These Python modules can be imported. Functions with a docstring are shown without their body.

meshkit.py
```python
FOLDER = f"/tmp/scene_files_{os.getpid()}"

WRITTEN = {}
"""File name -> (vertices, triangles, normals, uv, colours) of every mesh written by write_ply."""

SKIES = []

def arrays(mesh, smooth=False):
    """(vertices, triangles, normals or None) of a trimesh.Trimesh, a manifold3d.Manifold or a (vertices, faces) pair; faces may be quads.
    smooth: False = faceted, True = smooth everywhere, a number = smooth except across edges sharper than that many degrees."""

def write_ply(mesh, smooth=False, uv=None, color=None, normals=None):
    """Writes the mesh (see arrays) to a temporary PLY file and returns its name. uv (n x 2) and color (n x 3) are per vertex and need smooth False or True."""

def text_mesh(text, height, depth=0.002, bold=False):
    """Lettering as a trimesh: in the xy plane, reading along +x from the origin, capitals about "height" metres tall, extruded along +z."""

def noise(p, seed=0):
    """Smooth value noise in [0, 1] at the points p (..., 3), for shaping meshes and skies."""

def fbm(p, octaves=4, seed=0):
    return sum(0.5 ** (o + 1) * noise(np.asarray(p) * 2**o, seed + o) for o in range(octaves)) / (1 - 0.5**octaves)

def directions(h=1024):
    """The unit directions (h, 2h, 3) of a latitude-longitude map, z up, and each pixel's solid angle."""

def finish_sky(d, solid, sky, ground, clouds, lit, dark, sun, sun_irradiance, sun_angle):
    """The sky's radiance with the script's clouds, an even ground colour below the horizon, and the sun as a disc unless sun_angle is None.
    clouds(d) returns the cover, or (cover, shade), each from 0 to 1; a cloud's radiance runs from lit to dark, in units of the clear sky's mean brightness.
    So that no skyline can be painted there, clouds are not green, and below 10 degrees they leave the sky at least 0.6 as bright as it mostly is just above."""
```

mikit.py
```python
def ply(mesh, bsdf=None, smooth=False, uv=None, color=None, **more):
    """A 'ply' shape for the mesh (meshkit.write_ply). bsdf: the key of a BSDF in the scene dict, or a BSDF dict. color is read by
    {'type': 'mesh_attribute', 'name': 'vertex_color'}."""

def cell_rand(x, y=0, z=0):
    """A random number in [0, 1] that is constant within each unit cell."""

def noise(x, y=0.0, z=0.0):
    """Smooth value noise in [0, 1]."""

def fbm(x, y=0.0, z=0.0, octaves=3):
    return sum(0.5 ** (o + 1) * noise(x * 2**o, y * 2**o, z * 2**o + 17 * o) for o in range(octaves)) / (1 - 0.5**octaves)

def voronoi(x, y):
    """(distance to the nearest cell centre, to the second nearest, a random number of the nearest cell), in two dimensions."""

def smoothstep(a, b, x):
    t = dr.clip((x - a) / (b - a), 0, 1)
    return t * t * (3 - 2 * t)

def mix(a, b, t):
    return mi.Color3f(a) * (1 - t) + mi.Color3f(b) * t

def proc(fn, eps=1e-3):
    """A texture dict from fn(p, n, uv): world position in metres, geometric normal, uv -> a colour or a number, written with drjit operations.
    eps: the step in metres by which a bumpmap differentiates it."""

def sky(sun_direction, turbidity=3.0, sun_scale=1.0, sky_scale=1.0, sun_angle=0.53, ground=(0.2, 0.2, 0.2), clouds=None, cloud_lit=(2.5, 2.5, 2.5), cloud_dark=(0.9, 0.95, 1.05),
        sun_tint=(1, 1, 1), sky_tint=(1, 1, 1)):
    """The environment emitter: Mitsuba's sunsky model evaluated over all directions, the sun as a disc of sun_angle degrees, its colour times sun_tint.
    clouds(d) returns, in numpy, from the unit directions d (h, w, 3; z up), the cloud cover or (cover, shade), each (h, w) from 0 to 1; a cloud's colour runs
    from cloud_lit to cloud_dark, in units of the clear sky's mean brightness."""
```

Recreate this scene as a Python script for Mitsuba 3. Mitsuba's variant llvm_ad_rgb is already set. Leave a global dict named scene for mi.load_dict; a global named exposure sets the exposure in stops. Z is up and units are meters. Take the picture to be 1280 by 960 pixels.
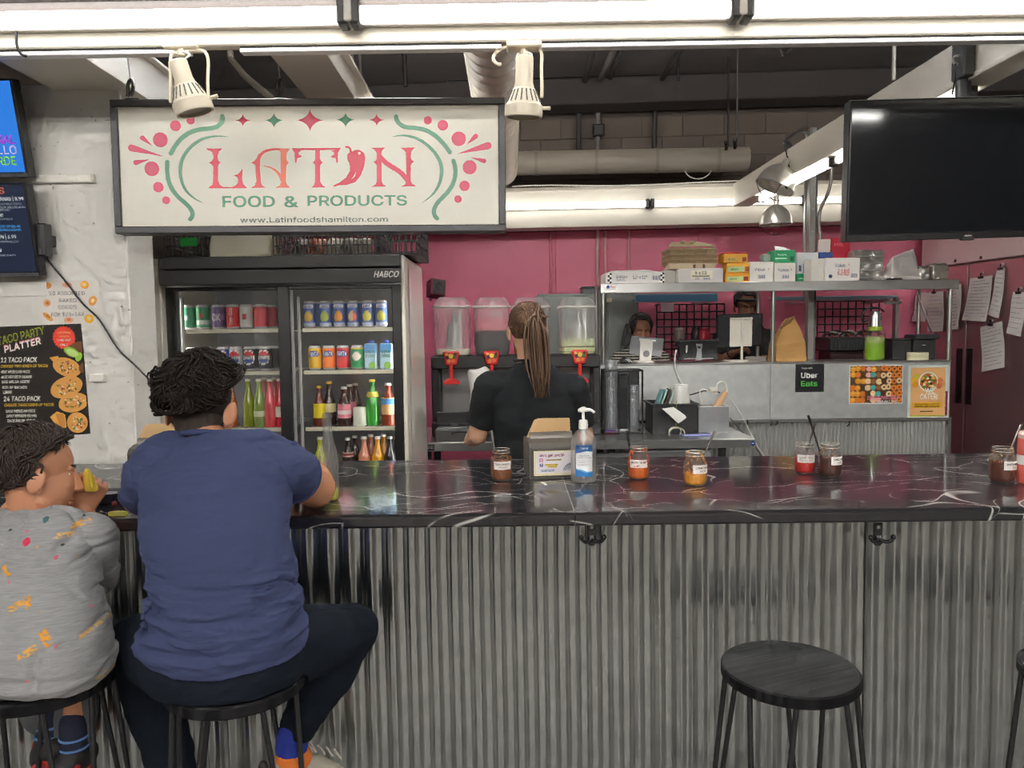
import math, random
import numpy as np, trimesh, mitsuba as mi, drjit as dr, mikit, meshkit
import manifold3d as m3
from mikit import noise, fbm, smoothstep, mix, cell_rand
from shapely.geometry import Polygon, Point, LineString, box as sbox
from shapely.ops import unary_union
from scipy.interpolate import PchipInterpolator, CubicSpline

rng = np.random.default_rng(7)
scene, labels = {'type': 'scene'}, {}
# ---------------------------------------------------------------- camera
EYE, FPX, PITCH, ROLL = np.array([0, 0, 1.57]), 961.0, math.radians(3.99), 0.012
_f = np.array([0, math.cos(PITCH), -math.sin(PITCH)]); _u0 = np.array([0, math.sin(PITCH), math.cos(PITCH)]); _r0 = np.array([1.0, 0, 0])
_up = math.cos(ROLL) * _u0 + math.sin(ROLL) * _r0
_rt = math.cos(ROLL) * _r0 - math.sin(ROLL) * _u0
scene['camera'] = {'type': 'perspective', 'fov': math.degrees(2 * math.atan(640 / FPX)), 'fov_axis': 'x', 'near_clip': 0.05, 'far_clip': 100.0,
                   'to_world': mi.ScalarTransform4f().look_at(origin=EYE.tolist(), target=(EYE + _f).tolist(), up=_up.tolist())}
exposure = 0.0
# ---------------------------------------------------------------- light levels (the lamps are built with their holders below)
TUBE = 5.5         # radiance of the fluorescent tubes over the counter
TUBE_BACK = 4.0    # of the tubes on the far beam
TUBE_HALL = 57.0    # of the tube rows in the hall behind the viewer
KITCHEN_FILL = 130.0  # of the added fill tubes over the kitchen, unseen above the front beam
TUBE_COL = (1.0, 0.975, 0.925)
HALL_COL = (0.97, 1.0, 0.985)
scene['hall_daylight'] = {'type': 'constant', 'radiance': {'type': 'rgb', 'value': [0.25, 0.25, 0.25]}}


def ray(px, py):
    return _f + _rt * (px - 640) / FPX - _up * (py - 480) / FPX


def P(px, py, Y):
    """the point at depth Y seen at a pixel of the photograph"""
    d = ray(px, py); return EYE + d * (Y / d[1])


def Pz(px, py, z):
    d = ray(px, py); return EYE + d * ((z - EYE[2]) / d[2])


RB = 0.066      # the far wall and beam stand turned by this angle


def Pb(px, py, Y0):
    """on the turned upright plane through (1.3, Y0)"""
    n = np.array([math.tan(RB), 1, 0]); d = ray(px, py); o = np.array([1.3, Y0, 0])
    return EYE + d * (n @ (o - EYE)) / (n @ d)


# ---------------------------------------------------------------- materials
def lin(h):
    if not isinstance(h, str): return list(h)
    h = h.lstrip('#'); c = [int(h[i:i + 2], 16) / 255 for i in (0, 2, 4)]
    return [x / 12.92 if x <= .04045 else ((x + .055) / 1.055) ** 2.4 for x in c]


def rgb(c): return {'type': 'rgb', 'value': [float(x) for x in lin(c)]}


_mats = {}


def M(c, r=.5, met=0.0, cc=0.0, spec=.5, two=True):
    k = (str(c), r, met, cc, spec)
    if k not in _mats:
        name = 'material_%03d' % len(_mats)
        b = {'type': 'principled', 'base_color': rgb(c), 'roughness': float(r), 'metallic': float(met), 'specular': float(spec)}
        if cc: b['clearcoat'] = float(cc); b['clearcoat_gloss'] = .9
        scene[name] = {'type': 'twosided', 'bsdf': b}
        _mats[k] = name
    return _mats[k]


def mat(name, d):
    scene[name] = d; return name


mat('m_glass', {'type': 'thindielectric', 'int_ior': 1.5})
def hazed(w, col, ior=1.5):  # pale haze mixed into the clear sheet stands in for glints
    return {'type': 'blendbsdf', 'weight': w, 'a': {'type': 'thindielectric', 'int_ior': ior}, 'b': {'type': 'twosided', 'bsdf': {'type': 'principled', 'base_color': rgb(col), 'roughness': .3, 'specular': .5}}}


mat('m_plastic_clear', hazed(.11, '#e6e6e4', 1.4))
mat('m_jar', hazed(.025, '#c9c4ba'))
mat('m_vertex', {'type': 'twosided', 'bsdf': {'type': 'principled', 'base_color': {'type': 'mesh_attribute', 'name': 'vertex_color'}, 'roughness': .45, 'specular': .5}})
mat('m_vertex_rough', {'type': 'twosided', 'bsdf': {'type': 'principled', 'base_color': {'type': 'mesh_attribute', 'name': 'vertex_color'}, 'roughness': .9, 'specular': .15}})
STEEL = M((.56, .56, .55), .3, 1.0)
STEEL_D = M((.36, .36, .36), .32, 1.0)
GALV = M((.60, .61, .60), .36, 1.0)
CHROME = M((.75, .75, .75), .12, 1.0)
BLACK = M('#141416', .45)
BLACK_M = M('#17181a', .35, 0, 0, .6)
WHITE = M('#e9e6dc', .5)
WHITE_P = M('#f2f1ec', .4)
BEAM = M('#d6d0c2', .55)
PAPER = M('#eceae4', .8)


def marble(p, n, uv):
    x, y, z = p.x, p.y, p.z
    w = fbm(x * 2.1 + 3, y * 2.1 + z * 2, 5.0) - .5
    f1, s1, _ = mikit.voronoi(x * 2.6 + w * 2.2, (y + z) * 5.2 + x * 1.1 + w * 2.6)
    f2, s2, _ = mikit.voronoi(x * 4.6 - (y + z) * 2 + w * 3.0 + 9, (y + z) * 10 + w * 3.4)
    mask = smoothstep(.45, .56, fbm(x * 4.5 + 20, y * 5.0 + z * 6, 2.0))
    mask2 = smoothstep(.46, .56, fbm(x * 7.2 + 50, y * 8.3 + z * 6, 8.0))
    v = (1 - smoothstep(.0, .028, s1 - f1)) * mask + .75 * (1 - smoothstep(.0, .036, s2 - f2)) * mask2
    base = mix((.007, .007, .009), (.019, .018, .021), fbm(x * 5, y * 7 + z * 5, 1.0))
    return mix(base, (.50, .49, .47), dr.clip(v, 0, 1))


mat('m_marble', {'type': 'twosided', 'bsdf': {'type': 'principled', 'base_color': mikit.proc(marble), 'roughness': .08, 'specular': 1.0}})


def stucco(p, n, uv):
    q = fbm(p.x * 38, p.y * 38, p.z * 26, 2)
    return q * .8 + .5 * smoothstep(.55, .75, noise(p.x * 90, p.y * 90, p.z * 55))


def stucco_col(p, n, uv):
    pit = smoothstep(.86, .9, noise(p.x * 75 + 3, p.y * 75, p.z * 75)) * smoothstep(.55, .7, noise(p.x * 9, p.y * 9, p.z * 9 + 4))
    return mix(mix((.76, .74, .70), (.70, .68, .64), fbm(p.x * 3, p.y * 3, p.z * 3)), (.2, .19, .17), pit * .8)


mat('m_stucco', {'type': 'twosided', 'bsdf': {'type': 'bumpmap', 'arbitrary': mikit.proc(stucco, eps=2e-3), 'scale': .011,
    'bsdf': {'type': 'principled', 'base_color': mikit.proc(stucco_col), 'roughness': .6, 'specular': .4}}})


def seat_wood(p, n, uv):
    g = noise((p.x * .92 + p.y * .38) * 7, (p.y * .92 - p.x * .38) * 150, 3.0)
    return mix((.002, .002, .003), (.016, .016, .018), g * g)


def seat_bump(p, n, uv):
    return noise((p.x * .92 + p.y * .38) * 7, (p.y * .92 - p.x * .38) * 150, 3.0)


mat('m_seat', {'type': 'twosided', 'bsdf': {'type': 'bumpmap', 'arbitrary': mikit.proc(seat_bump, eps=1e-3), 'scale': .004,
    'bsdf': {'type': 'principled', 'base_color': mikit.proc(seat_wood), 'roughness': .5, 'specular': .15}}})


def galv(p, n, uv):
    s = fbm(p.x * 26, p.y * 26, p.z * 20, 2)
    return mix((.50, .515, .51), (.64, .655, .65), s) * (.92 + .16 * noise(p.x * 1.6, p.y, p.z * 3))


mat('m_galv', {'type': 'twosided', 'bsdf': {'type': 'principled', 'base_color': mikit.proc(galv), 'metallic': 1.0, 'roughness': .2}})


def dark_ceiling(p, n, uv):
    return mix((.15, .138, .135), (.20, .185, .18), fbm(p.x * 1.5, p.y * 6, p.z))


mat('m_dark_ceiling', {'type': 'twosided', 'bsdf': {'type': 'diffuse', 'reflectance': mikit.proc(dark_ceiling)}})


# ---------------------------------------------------------------- names and labels
def fresh(name):
    ks = set(scene) | set(labels)
    def taken(k): return k in ks or any(x.startswith(k + '__') for x in ks)
    if not taken(name): return name
    i = 1
    while taken('%s_%03d' % (name, i)): i += 1
    return '%s_%03d' % (name, i)


def thing(name, label, cat, group=None):
    k = fresh(name); labels[k] = {'label': label, 'category': cat}
    if group: labels[k]['group'] = group
    return k


_cnt = {}


def part(parent, name, mesh, m, smooth=30, label=None, **kw):
    base = parent + '__' + name
    i = _cnt.get(base, 0); _cnt[base] = i + 1
    k = base if i == 0 else '%s_%03d' % (base, i)
    scene[k] = mesh_shape(mesh, m, smooth, **kw)
    if label: labels[k] = {'label': label}
    return k


def mesh_shape(mesh, m, smooth=30, **kw):
    return dict(mesh) if isinstance(mesh, dict) else mikit.ply(mesh, m, smooth, **kw)


def single(name, mesh, m, label, cat, group=None, smooth=30, **kw):
    k = thing(name, label, cat, group); scene[k] = mesh_shape(mesh, m, smooth, **kw); return k


def struct(name, mesh, m, label=None, smooth=False):
    scene[name] = mikit.ply(mesh, m, smooth); labels[name] = {'kind': 'structure'}
    if label: labels[name]['label'] = label
    return name


def emit(mesh, col, L, m=None):
    s = mikit.ply(mesh, m or M('#ffffff', .5), False)
    s['emitter'] = {'type': 'area', 'radiance': {'type': 'rgb', 'value': [float(c * L) for c in col]}}
    return s


# ---------------------------------------------------------------- mesh helpers
def cat(*ms):
    ms = [x for m in ms for x in (m if isinstance(m, (list, tuple)) else [m])]
    return trimesh.util.concatenate(ms)


def box(x0, x1, y0, y1, z0, z1, c=0.0):
    x0, x1 = sorted((x0, x1)); y0, y1 = sorted((y0, y1)); z0, z1 = sorted((z0, z1))
    if c <= 0:
        m = trimesh.creation.box((x1 - x0, y1 - y0, z1 - z0)); m.apply_translation(((x0 + x1) / 2, (y0 + y1) / 2, (z0 + z1) / 2)); return m
    c = min(c, .45 * min(x1 - x0, y1 - y0, z1 - z0)); pts = []
    for x, sx in ((x0, 1), (x1, -1)):
        for y, sy in ((y0, 1), (y1, -1)):
            for z, sz in ((z0, 1), (z1, -1)):
                pts += [(x, y + sy * c, z + sz * c), (x + sx * c, y, z + sz * c), (x + sx * c, y + sy * c, z)]
    return trimesh.convex.convex_hull(np.array(pts))


def bx(cx, cy, cz, w, d, h, c=0.0, rz=0.0):
    m = box(-w / 2, w / 2, -d / 2, d / 2, -h / 2, h / 2, c)
    if rz: m.apply_transform(trimesh.transformations.rotation_matrix(rz, (0, 0, 1)))
    m.apply_translation((cx, cy, cz)); return m


def rotz(m, a, o=(0, 0, 0)):
    m = m.copy(); m.apply_transform(trimesh.transformations.rotation_matrix(a, (0, 0, 1), o)); return m


def rot(m, a, ax, o=(0, 0, 0)):
    m = m.copy(); m.apply_transform(trimesh.transformations.rotation_matrix(a, ax, o)); return m


def mv(m, *t):
    m = m.copy(); m.apply_translation(t if len(t) == 3 else t[0]); return m


def lathe(prof, n=32, o=(0, 0, 0), sx=1.0, sy=1.0):
    """prof: (r, z) from bottom to top; a shell, closed where r = 0"""
    prof = np.array(prof, float); a = np.arange(n) * 2 * np.pi / n
    v = np.stack([prof[:, :1] * np.cos(a) * sx, prof[:, :1] * np.sin(a) * sy, np.repeat(prof[:, 1:], n, 1)], -1).reshape(-1, 3)
    k = len(prof); i, j = np.meshgrid(np.arange(k - 1), np.arange(n), indexing='ij'); j2 = (j + 1) % n
    q = np.stack([i * n + j, i * n + j2, (i + 1) * n + j2, (i + 1) * n + j], -1).reshape(-1, 4)
    m = trimesh.Trimesh(v, np.vstack([q[:, [0, 1, 2]], q[:, [0, 2, 3]]]), process=False)
    m.merge_vertices(); m.update_faces(m.nondegenerate_faces()); m.apply_translation(o); return m


def rings_mesh(R, cap=True, closed=False):
    """R: (k, n, 3) rings"""
    k, n = R.shape[:2]; v = R.reshape(-1, 3); kk = k if closed else k - 1
    i, j = np.meshgrid(np.arange(kk), np.arange(n), indexing='ij'); j2 = (j + 1) % n; i2 = (i + 1) % k
    q = np.stack([i * n + j, i * n + j2, i2 * n + j2, i2 * n + j], -1).reshape(-1, 4)
    f = [q[:, [0, 1, 2]], q[:, [0, 2, 3]]]
    if cap and not closed:
        v = np.vstack([v, R[0].mean(0), R[-1].mean(0)]); a = np.arange(n); b = (a + 1) % n
        f += [np.stack([np.full(n, k * n), b, a], -1), np.stack([np.full(n, k * n + 1), (k - 1) * n + a, (k - 1) * n + b], -1)]
    return trimesh.Trimesh(v, np.vstack(f), process=False)


def spline(pts, m):
    pts = np.array(pts, float); t = np.r_[0, np.cumsum(np.linalg.norm(np.diff(pts, axis=0), axis=1))]
    s = np.linspace(0, t[-1], m)
    return CubicSpline(t, pts)(s) if len(pts) > 2 else np.array([np.interp(s, t, pts[:, i]) for i in range(pts.shape[1])]).T


def frames(p):
    t = np.gradient(p, axis=0); t /= np.linalg.norm(t, axis=1, keepdims=True) + 1e-12
    a = np.cross(t[0], [0, 0, 1.0]); a = a if np.linalg.norm(a) > 1e-3 else np.cross(t[0], [0, 1.0, 0]); a /= np.linalg.norm(a)
    A = [a]
    for i in range(1, len(p)):
        a = A[-1] - t[i] * (A[-1] @ t[i]); A.append(a / (np.linalg.norm(a) + 1e-12))
    A = np.array(A); return t, A, np.cross(t, A)


def tube(pts, r, n=8, m=None, closed=False):
    p = spline(pts, m) if m else np.array(pts, float)
    r = np.broadcast_to(np.asarray(r, float), (len(p),)) if np.ndim(r) == 0 or len(r) == len(p) else np.interp(np.linspace(0, 1, len(p)), np.linspace(0, 1, len(r)), r)
    t, A, B = frames(p); a = np.arange(n) * 2 * np.pi / n
    R = p[:, None] + r[:, None, None] * (np.cos(a)[None, :, None] * A[:, None] + np.sin(a)[None, :, None] * B[:, None])
    return rings_mesh(R, cap=not closed, closed=closed)


def rod(a, b, r, n=10): return tube([a, b], r, n)


def ring(c, R, r, n=32, k=8, axis=2):
    a = np.arange(n) * 2 * np.pi / n; p = np.zeros((n, 3)); i, j = [x for x in range(3) if x != axis]
    p[:, i], p[:, j] = R * np.cos(a), R * np.sin(a); c = np.array(c)
    t = np.roll(p, -1, 0) - np.roll(p, 1, 0); t /= np.linalg.norm(t, axis=1, keepdims=True)
    ax = np.zeros(3); ax[axis] = 1; B = np.cross(t, ax); b = np.arange(k) * 2 * np.pi / k
    Rr = c + p[:, None] + r * (np.cos(b)[None, :, None] * ax + np.sin(b)[None, :, None] * B[:, None])
    m = rings_mesh(Rr, cap=False, closed=True); m.fix_normals(); return m


def ell(c, s, sub=3):
    m = trimesh.creation.icosphere(subdivisions=sub); m.apply_scale(s); m.apply_translation(c); return m


def ex(poly, d=.001):
    ps = getattr(poly, 'geoms', [poly])
    return cat([trimesh.creation.extrude_polygon(g, d, engine='earcut') for g in ps if g.area > 1e-9])


def txt(s, h, w=None, d=.0006, bold=True, center=True, slant=0.0):
    m = meshkit.text_mesh(s, h, d, bold)
    b = m.bounds
    if w: m.vertices[:, 0] = (m.vertices[:, 0] - b[0, 0]) * (w / (b[1, 0] - b[0, 0]))
    if slant: m.vertices[:, 0] += slant * m.vertices[:, 1]
    if center: m.vertices[:, :2] -= m.bounds[:, :2].mean(0)
    return m


class Fr:
    """a flat frame: local x, y in the plane, local z towards its front"""
    def __init__(s, O, ux=(1, 0, 0), uy=(0, 0, 1)):
        s.O = np.array(O, float); s.x = np.array(ux, float) / np.linalg.norm(ux); y = np.array(uy, float); y -= s.x * (y @ s.x); s.y = y / np.linalg.norm(y); s.n = np.cross(s.x, s.y)
    def put(s, m, u=0, v=0, w=0):
        m = m.copy(); q = m.vertices + np.array([u, v, w]); m.vertices = s.O + q[:, :1] * s.x + q[:, 1:2] * s.y + q[:, 2:] * s.n; return m
    def at(s, u, v, w=0): return s.O + u * s.x + v * s.y + w * s.n
    def px(s, px, py):
        d = ray(px, py); q = EYE + d * (s.n @ (s.O - EYE)) / (s.n @ d) - s.O; return np.array([q @ s.x, q @ s.y])


def slab(u0, u1, v0, v1, w0, w1, c=0): return box(u0, u1, v0, v1, w0, w1, c)


def stroke(pts, w, m=40):
    """a variable-width stroke as a polygon"""
    p = spline(pts, m); w = np.interp(np.linspace(0, 1, m), np.linspace(0, 1, len(np.atleast_1d(w))), np.atleast_1d(w)) if np.ndim(w) else np.full(m, w)
    t = np.gradient(p, axis=0); t /= np.linalg.norm(t, axis=1, keepdims=True); nn = np.stack([-t[:, 1], t[:, 0]], 1)
    return Polygon(np.vstack([p + nn * w[:, None] / 2, (p - nn * w[:, None] / 2)[::-1]])).buffer(0)


# ---- solids for bodies
def man(m): return m3.Manifold(m3.Mesh(np.asarray(m.vertices, np.float32), np.asarray(m.faces, np.uint32)))


def unman(m):
    q = m.to_mesh(); return trimesh.Trimesh(np.array(q.vert_properties[:, :3], float), np.array(q.tri_verts), process=False)


def limb(pts, rad, n=20, m=14):
    """a tapered limb with rounded ends, watertight"""
    pts = np.array(pts, float); rad = np.array(rad, float)
    t = np.r_[0, np.cumsum(np.linalg.norm(np.diff(pts, axis=0), axis=1))]; s = np.linspace(0, t[-1], m * (len(pts) - 1) + 1)
    p = PchipInterpolator(t, pts)(s) if len(pts) > 2 else np.array([np.interp(s, t, pts[:, i]) for i in range(3)]).T
    r = PchipInterpolator(t, rad)(s) if len(pts) > 2 else np.interp(s, t, rad)
    tt, A, B = frames(p); e = np.linspace(.06, .5, 5) * np.pi
    p0 = [p[0] - tt[0] * r[0] * math.cos(x) for x in e[:-1]]; r0 = [r[0] * math.sin(x) for x in e[:-1]]
    p1 = [p[-1] + tt[-1] * r[-1] * math.cos(x) for x in e[:-1][::-1]]; r1 = [r[-1] * math.sin(x) for x in e[:-1][::-1]]
    A = np.vstack([[A[0]] * 4, A, [A[-1]] * 4]); B = np.vstack([[B[0]] * 4, B, [B[-1]] * 4]); p = np.vstack([p0, p, p1]); r = np.r_[r0, r, r1]
    a = np.arange(n) * 2 * np.pi / n
    return rings_mesh(p[:, None] + r[:, None, None] * (np.cos(a)[None, :, None] * A[:, None] + np.sin(a)[None, :, None] * B[:, None]))


def loft(rings, n=40, m=48, e=2.3):
    """rings: (centre xyz, half width, half depth, turn) from bottom to top; a trunk with rounded-box sections"""
    C = np.array([r[0] for r in rings], float); W = np.array([r[1:4] if len(r) > 3 else (*r[1:3], 0) for r in rings], float)
    t = np.r_[0, np.cumsum(np.linalg.norm(np.diff(C, axis=0), axis=1))]; s = np.linspace(0, t[-1], m)
    C, W = PchipInterpolator(t, C)(s), PchipInterpolator(t, W)(s)
    a = np.arange(n) * 2 * np.pi / n; ca = np.sign(np.cos(a)) * np.abs(np.cos(a)) ** (2 / e); sa = np.sign(np.sin(a)) * np.abs(np.sin(a)) ** (2 / e)
    tt = np.gradient(C, axis=0); tt /= np.linalg.norm(tt, axis=1, keepdims=True)
    X = np.stack([np.cos(W[:, 2]), np.sin(W[:, 2]), 0 * W[:, 2]], 1); X -= tt * (X * tt).sum(1, keepdims=True); X /= np.linalg.norm(X, axis=1, keepdims=True); Yv = np.cross(tt, X)
    return rings_mesh(C[:, None] + (W[:, 0, None] * ca)[..., None] * X[:, None] + (W[:, 1, None] * sa)[..., None] * Yv[:, None])


def fuse(ms, length=.012, it=12, cut=None):
    m = m3.Manifold.batch_boolean([x if isinstance(x, m3.Manifold) else man(x) for x in ms], m3.OpType.Add)
    if cut is not None:
        for c in cut: m = m - (c if isinstance(c, m3.Manifold) else man(c))
    m = m.refine_to_length(length); t = unman(m); t.merge_vertices()
    if it: trimesh.smoothing.filter_taubin(t, lamb=.5, nu=.51, iterations=it)
    return t


def hull(pts_r, sub=2):
    return trimesh.convex.convex_hull(np.vstack([trimesh.creation.icosphere(subdivisions=sub, radius=r).vertices + np.array(c) for c, r in pts_r]))


def unit(v): v = np.array(v, float); return v / np.linalg.norm(v)
# ================================================================ the hall and the setting
struct('floor', box(-8, 8, -5.5, 9, -.1, 0), M('#6f6c68', .45), 'grey floor')
struct('ceiling', box(-8, 8, -5.5, 9, 3.92, 4.02), 'm_dark_ceiling', 'dark concrete ceiling high above the stall')
struct('wall_front', box(-8, 8, -5.6, -5.5, 0, 4), M('#8d8880', .8))
struct('wall_side', box(-8.1, -8, -5.5, 9, 0, 4), M('#8d8880', .8))
struct('wall_right', box(8, 8.1, -5.5, 9, 0, 4), M('#8d8880', .8))
RBX = lambda m: rotz(m, -RB, (1.3, 0, 0))
# far wall of painted blocks, above the pink boards
FB = 7.75
wb = struct('wall_back', RBX(box(-8, 9, FB, FB + .2, 0, 3.95)), M('#5b524b', .85), 'far wall of brown painted blocks')
for row in range(4):
    z0 = 2.86 + .2 * row
    for i in range(-3, 14):
        x0 = -.2 + .4 * i + (.2 if row % 2 else 0)
        part(wb, 'block', RBX(box(x0 + .003, x0 + .397, FB - .012, FB + .01, z0 + .004, z0 + .196, .003)), M(['#6b6058', '#665b53', '#6e635a'][(i * 7 + row * 3) % 3], .8), False)
sill = box(-1.6, 4.2, FB - .07, FB - .005, 2.80, 2.845, .004)
single('wall_ledge', RBX(sill), M('#b5ac9e', .6), 'pale ledge running along the far block wall above the grey duct', 'ledge', smooth=False)
single('ceiling_girder', RBX(box(-8, 9, FB - .5, FB - .2, 3.66, 3.9, .01)), M('#3a3534', .8), 'dark girder where the ceiling meets the far block wall', 'girder', smooth=False)
# pink boards of the kitchen's back wall
PK = 6.68
pw = struct('wall_kitchen', RBX(box(-2.6, 4.3, PK + .02, PK + .1, 0, 2.75)), M('#8f3350', .6), 'pink kitchen wall')
seams = [-2.6, -1.25, -.05, 1.17, 2.39, 3.61, 4.3]
for a, b in zip(seams[:-1], seams[1:]):
    part(pw, 'board', RBX(box(a + .001, b - .001, PK, PK + .03, 0, 2.44, .002)), M('#e87a98', .38), False)
part(pw, 'top_trim', RBX(box(-2.6, 4.3, PK - .02, PK + .03, 2.42, 2.5, .003)), M('#54202e', .6), False, label='dark maroon trim under the beam')  # dark strip paints the shadow of the far beam on the wall top


def conduit(px, y0, y1, Y, r, label, col='#d77a8c', m=None):
    a, b = Pb(px, y0, Y), Pb(px, y1, Y); b[:2] = a[:2]
    k = thing('conduit_pipe', label, 'pipe')
    part(k, 'pipe', rod(a, b, r), m or M(col, .4))
    for t in (.12, .55): part(k, 'clamp', rod(a + (b - a) * t - [0, 0, .012], a + (b - a) * t + [0, 0, .012], r * 1.35), m or M(col, .4))


conduit(688, 290, 470, PK - .025, .010, 'thin pink painted conduit left of the grey cabinet on the pink wall')
conduit(747, 288, 470, PK - .03, .014, 'pale conduit on the pink wall just left of the steel shelf end', '#e0b5b5')
conduit(757, 288, 470, PK - .03, .010, 'thin pale conduit, second from the left end of the steel shelf', '#dda0a8')
conduit(786, 288, 470, PK - .03, .010, 'thin pale conduit running down behind the white pizza box', '#dda0a8')

# stub wall of white painted block at the left
WX, WY = -1.475, 2.99
struct('wall_left', box(-5, WX, WY, WY + .22, 0, 2.52, .006), 'm_stucco', 'white painted block wall with thick lumpy paint')
part('wall_left', 'joint_band', box(-5, P(60, 370, WY)[0], WY - .004, WY + .02, P(30, 371, WY)[2], P(30, 352, WY)[2], .003), 'm_stucco', False)
tr = thing('cable_trunking', 'white plastic cable trunking on the block wall beside the two screens', 'trunking')
a, b = P(30, 230, WY), P(119, 219, WY)
part(tr, 'channel', box(a[0] - .3, b[0], WY - .022, WY, a[2], b[2], .003), WHITE, False)
part(tr, 'end_cap', box(b[0] - .006, b[0] + .004, WY - .024, WY, a[2] - .002, b[2] + .002, .002), M('#cfcabf', .5), False)
part(tr, 'joint_cover', box(b[0] - .10, b[0] - .055, WY - .026, WY, a[2] + .004, b[2] - .008, .002), WHITE, False)
tr = thing('cable_trunking', 'short white trunking piece low on the block wall, right of the taco poster', 'trunking')
a, b = P(115, 477, WY), P(133, 467, WY)
part(tr, 'channel', box(a[0], b[0], WY - .022, WY, a[2], b[2], .003), WHITE, False)

# the white framing of the stall
def turned(m, a, o): return rotz(m, a, o)


BF, TF = 2.46, 2.405      # front beam face, tube axis
fb = thing('front_beam', 'long white steel beam across the top carrying the fluorescent tubes', 'beam')
FT = lambda m: rotz(m, -.010, (0, BF, 0))
zb = P(640, 51, BF)[2]
part(fb, 'beam', FT(box(-3.2, 3.2, BF, BF + .045, zb, zb + .118, .004)), BEAM, False)
part(fb, 'upper_channel', FT(box(-3.2, 3.2, BF + .002, BF + .045, zb + .119, zb + .34, .004)), M('#6a6462', .6), False, label='grey upper channel')  # grey colour paints in the shade above the tubes
part(fb, 'seam_cover', FT(box(.595, .60, BF - .0015, BF + .01, zb + .004, zb + .2)), M('#cfc9ba', .5), False)
part(fb, 'seam_cover', FT(box(-2.42, -2.415, BF - .0015, BF + .01, zb + .004, zb + .2)), M('#cfc9ba', .5), False)
lt = thing('lighting_track', 'white lighting track with a dark slot along the underside of the front beam', 'lighting track')
for x0, x1 in ((-3.2, -1.0), (-.84, -.02), (.10, 3.2)):
    part(lt, 'track', FT(box(x0, x1, BF + .005, BF + .04, zb - .020, zb - .007, .002)), WHITE_P, False)
    part(lt, 'slot', FT(box(x0, x1, BF + .009, BF + .04, zb - .007, zb - .0005)), M('#1b1a19', .6), False)
cb = thing('lamp_cable', 'black cable hanging over the front beam at its left end', 'cable')
q = [P(x, y, BF - .006) for x, y in ((20, 36), (20.5, 50), (22, 60), (26, 67), (33, 70))]
part(cb, 'cable', tube(q, .004, 8, 30), BLACK)


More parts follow.
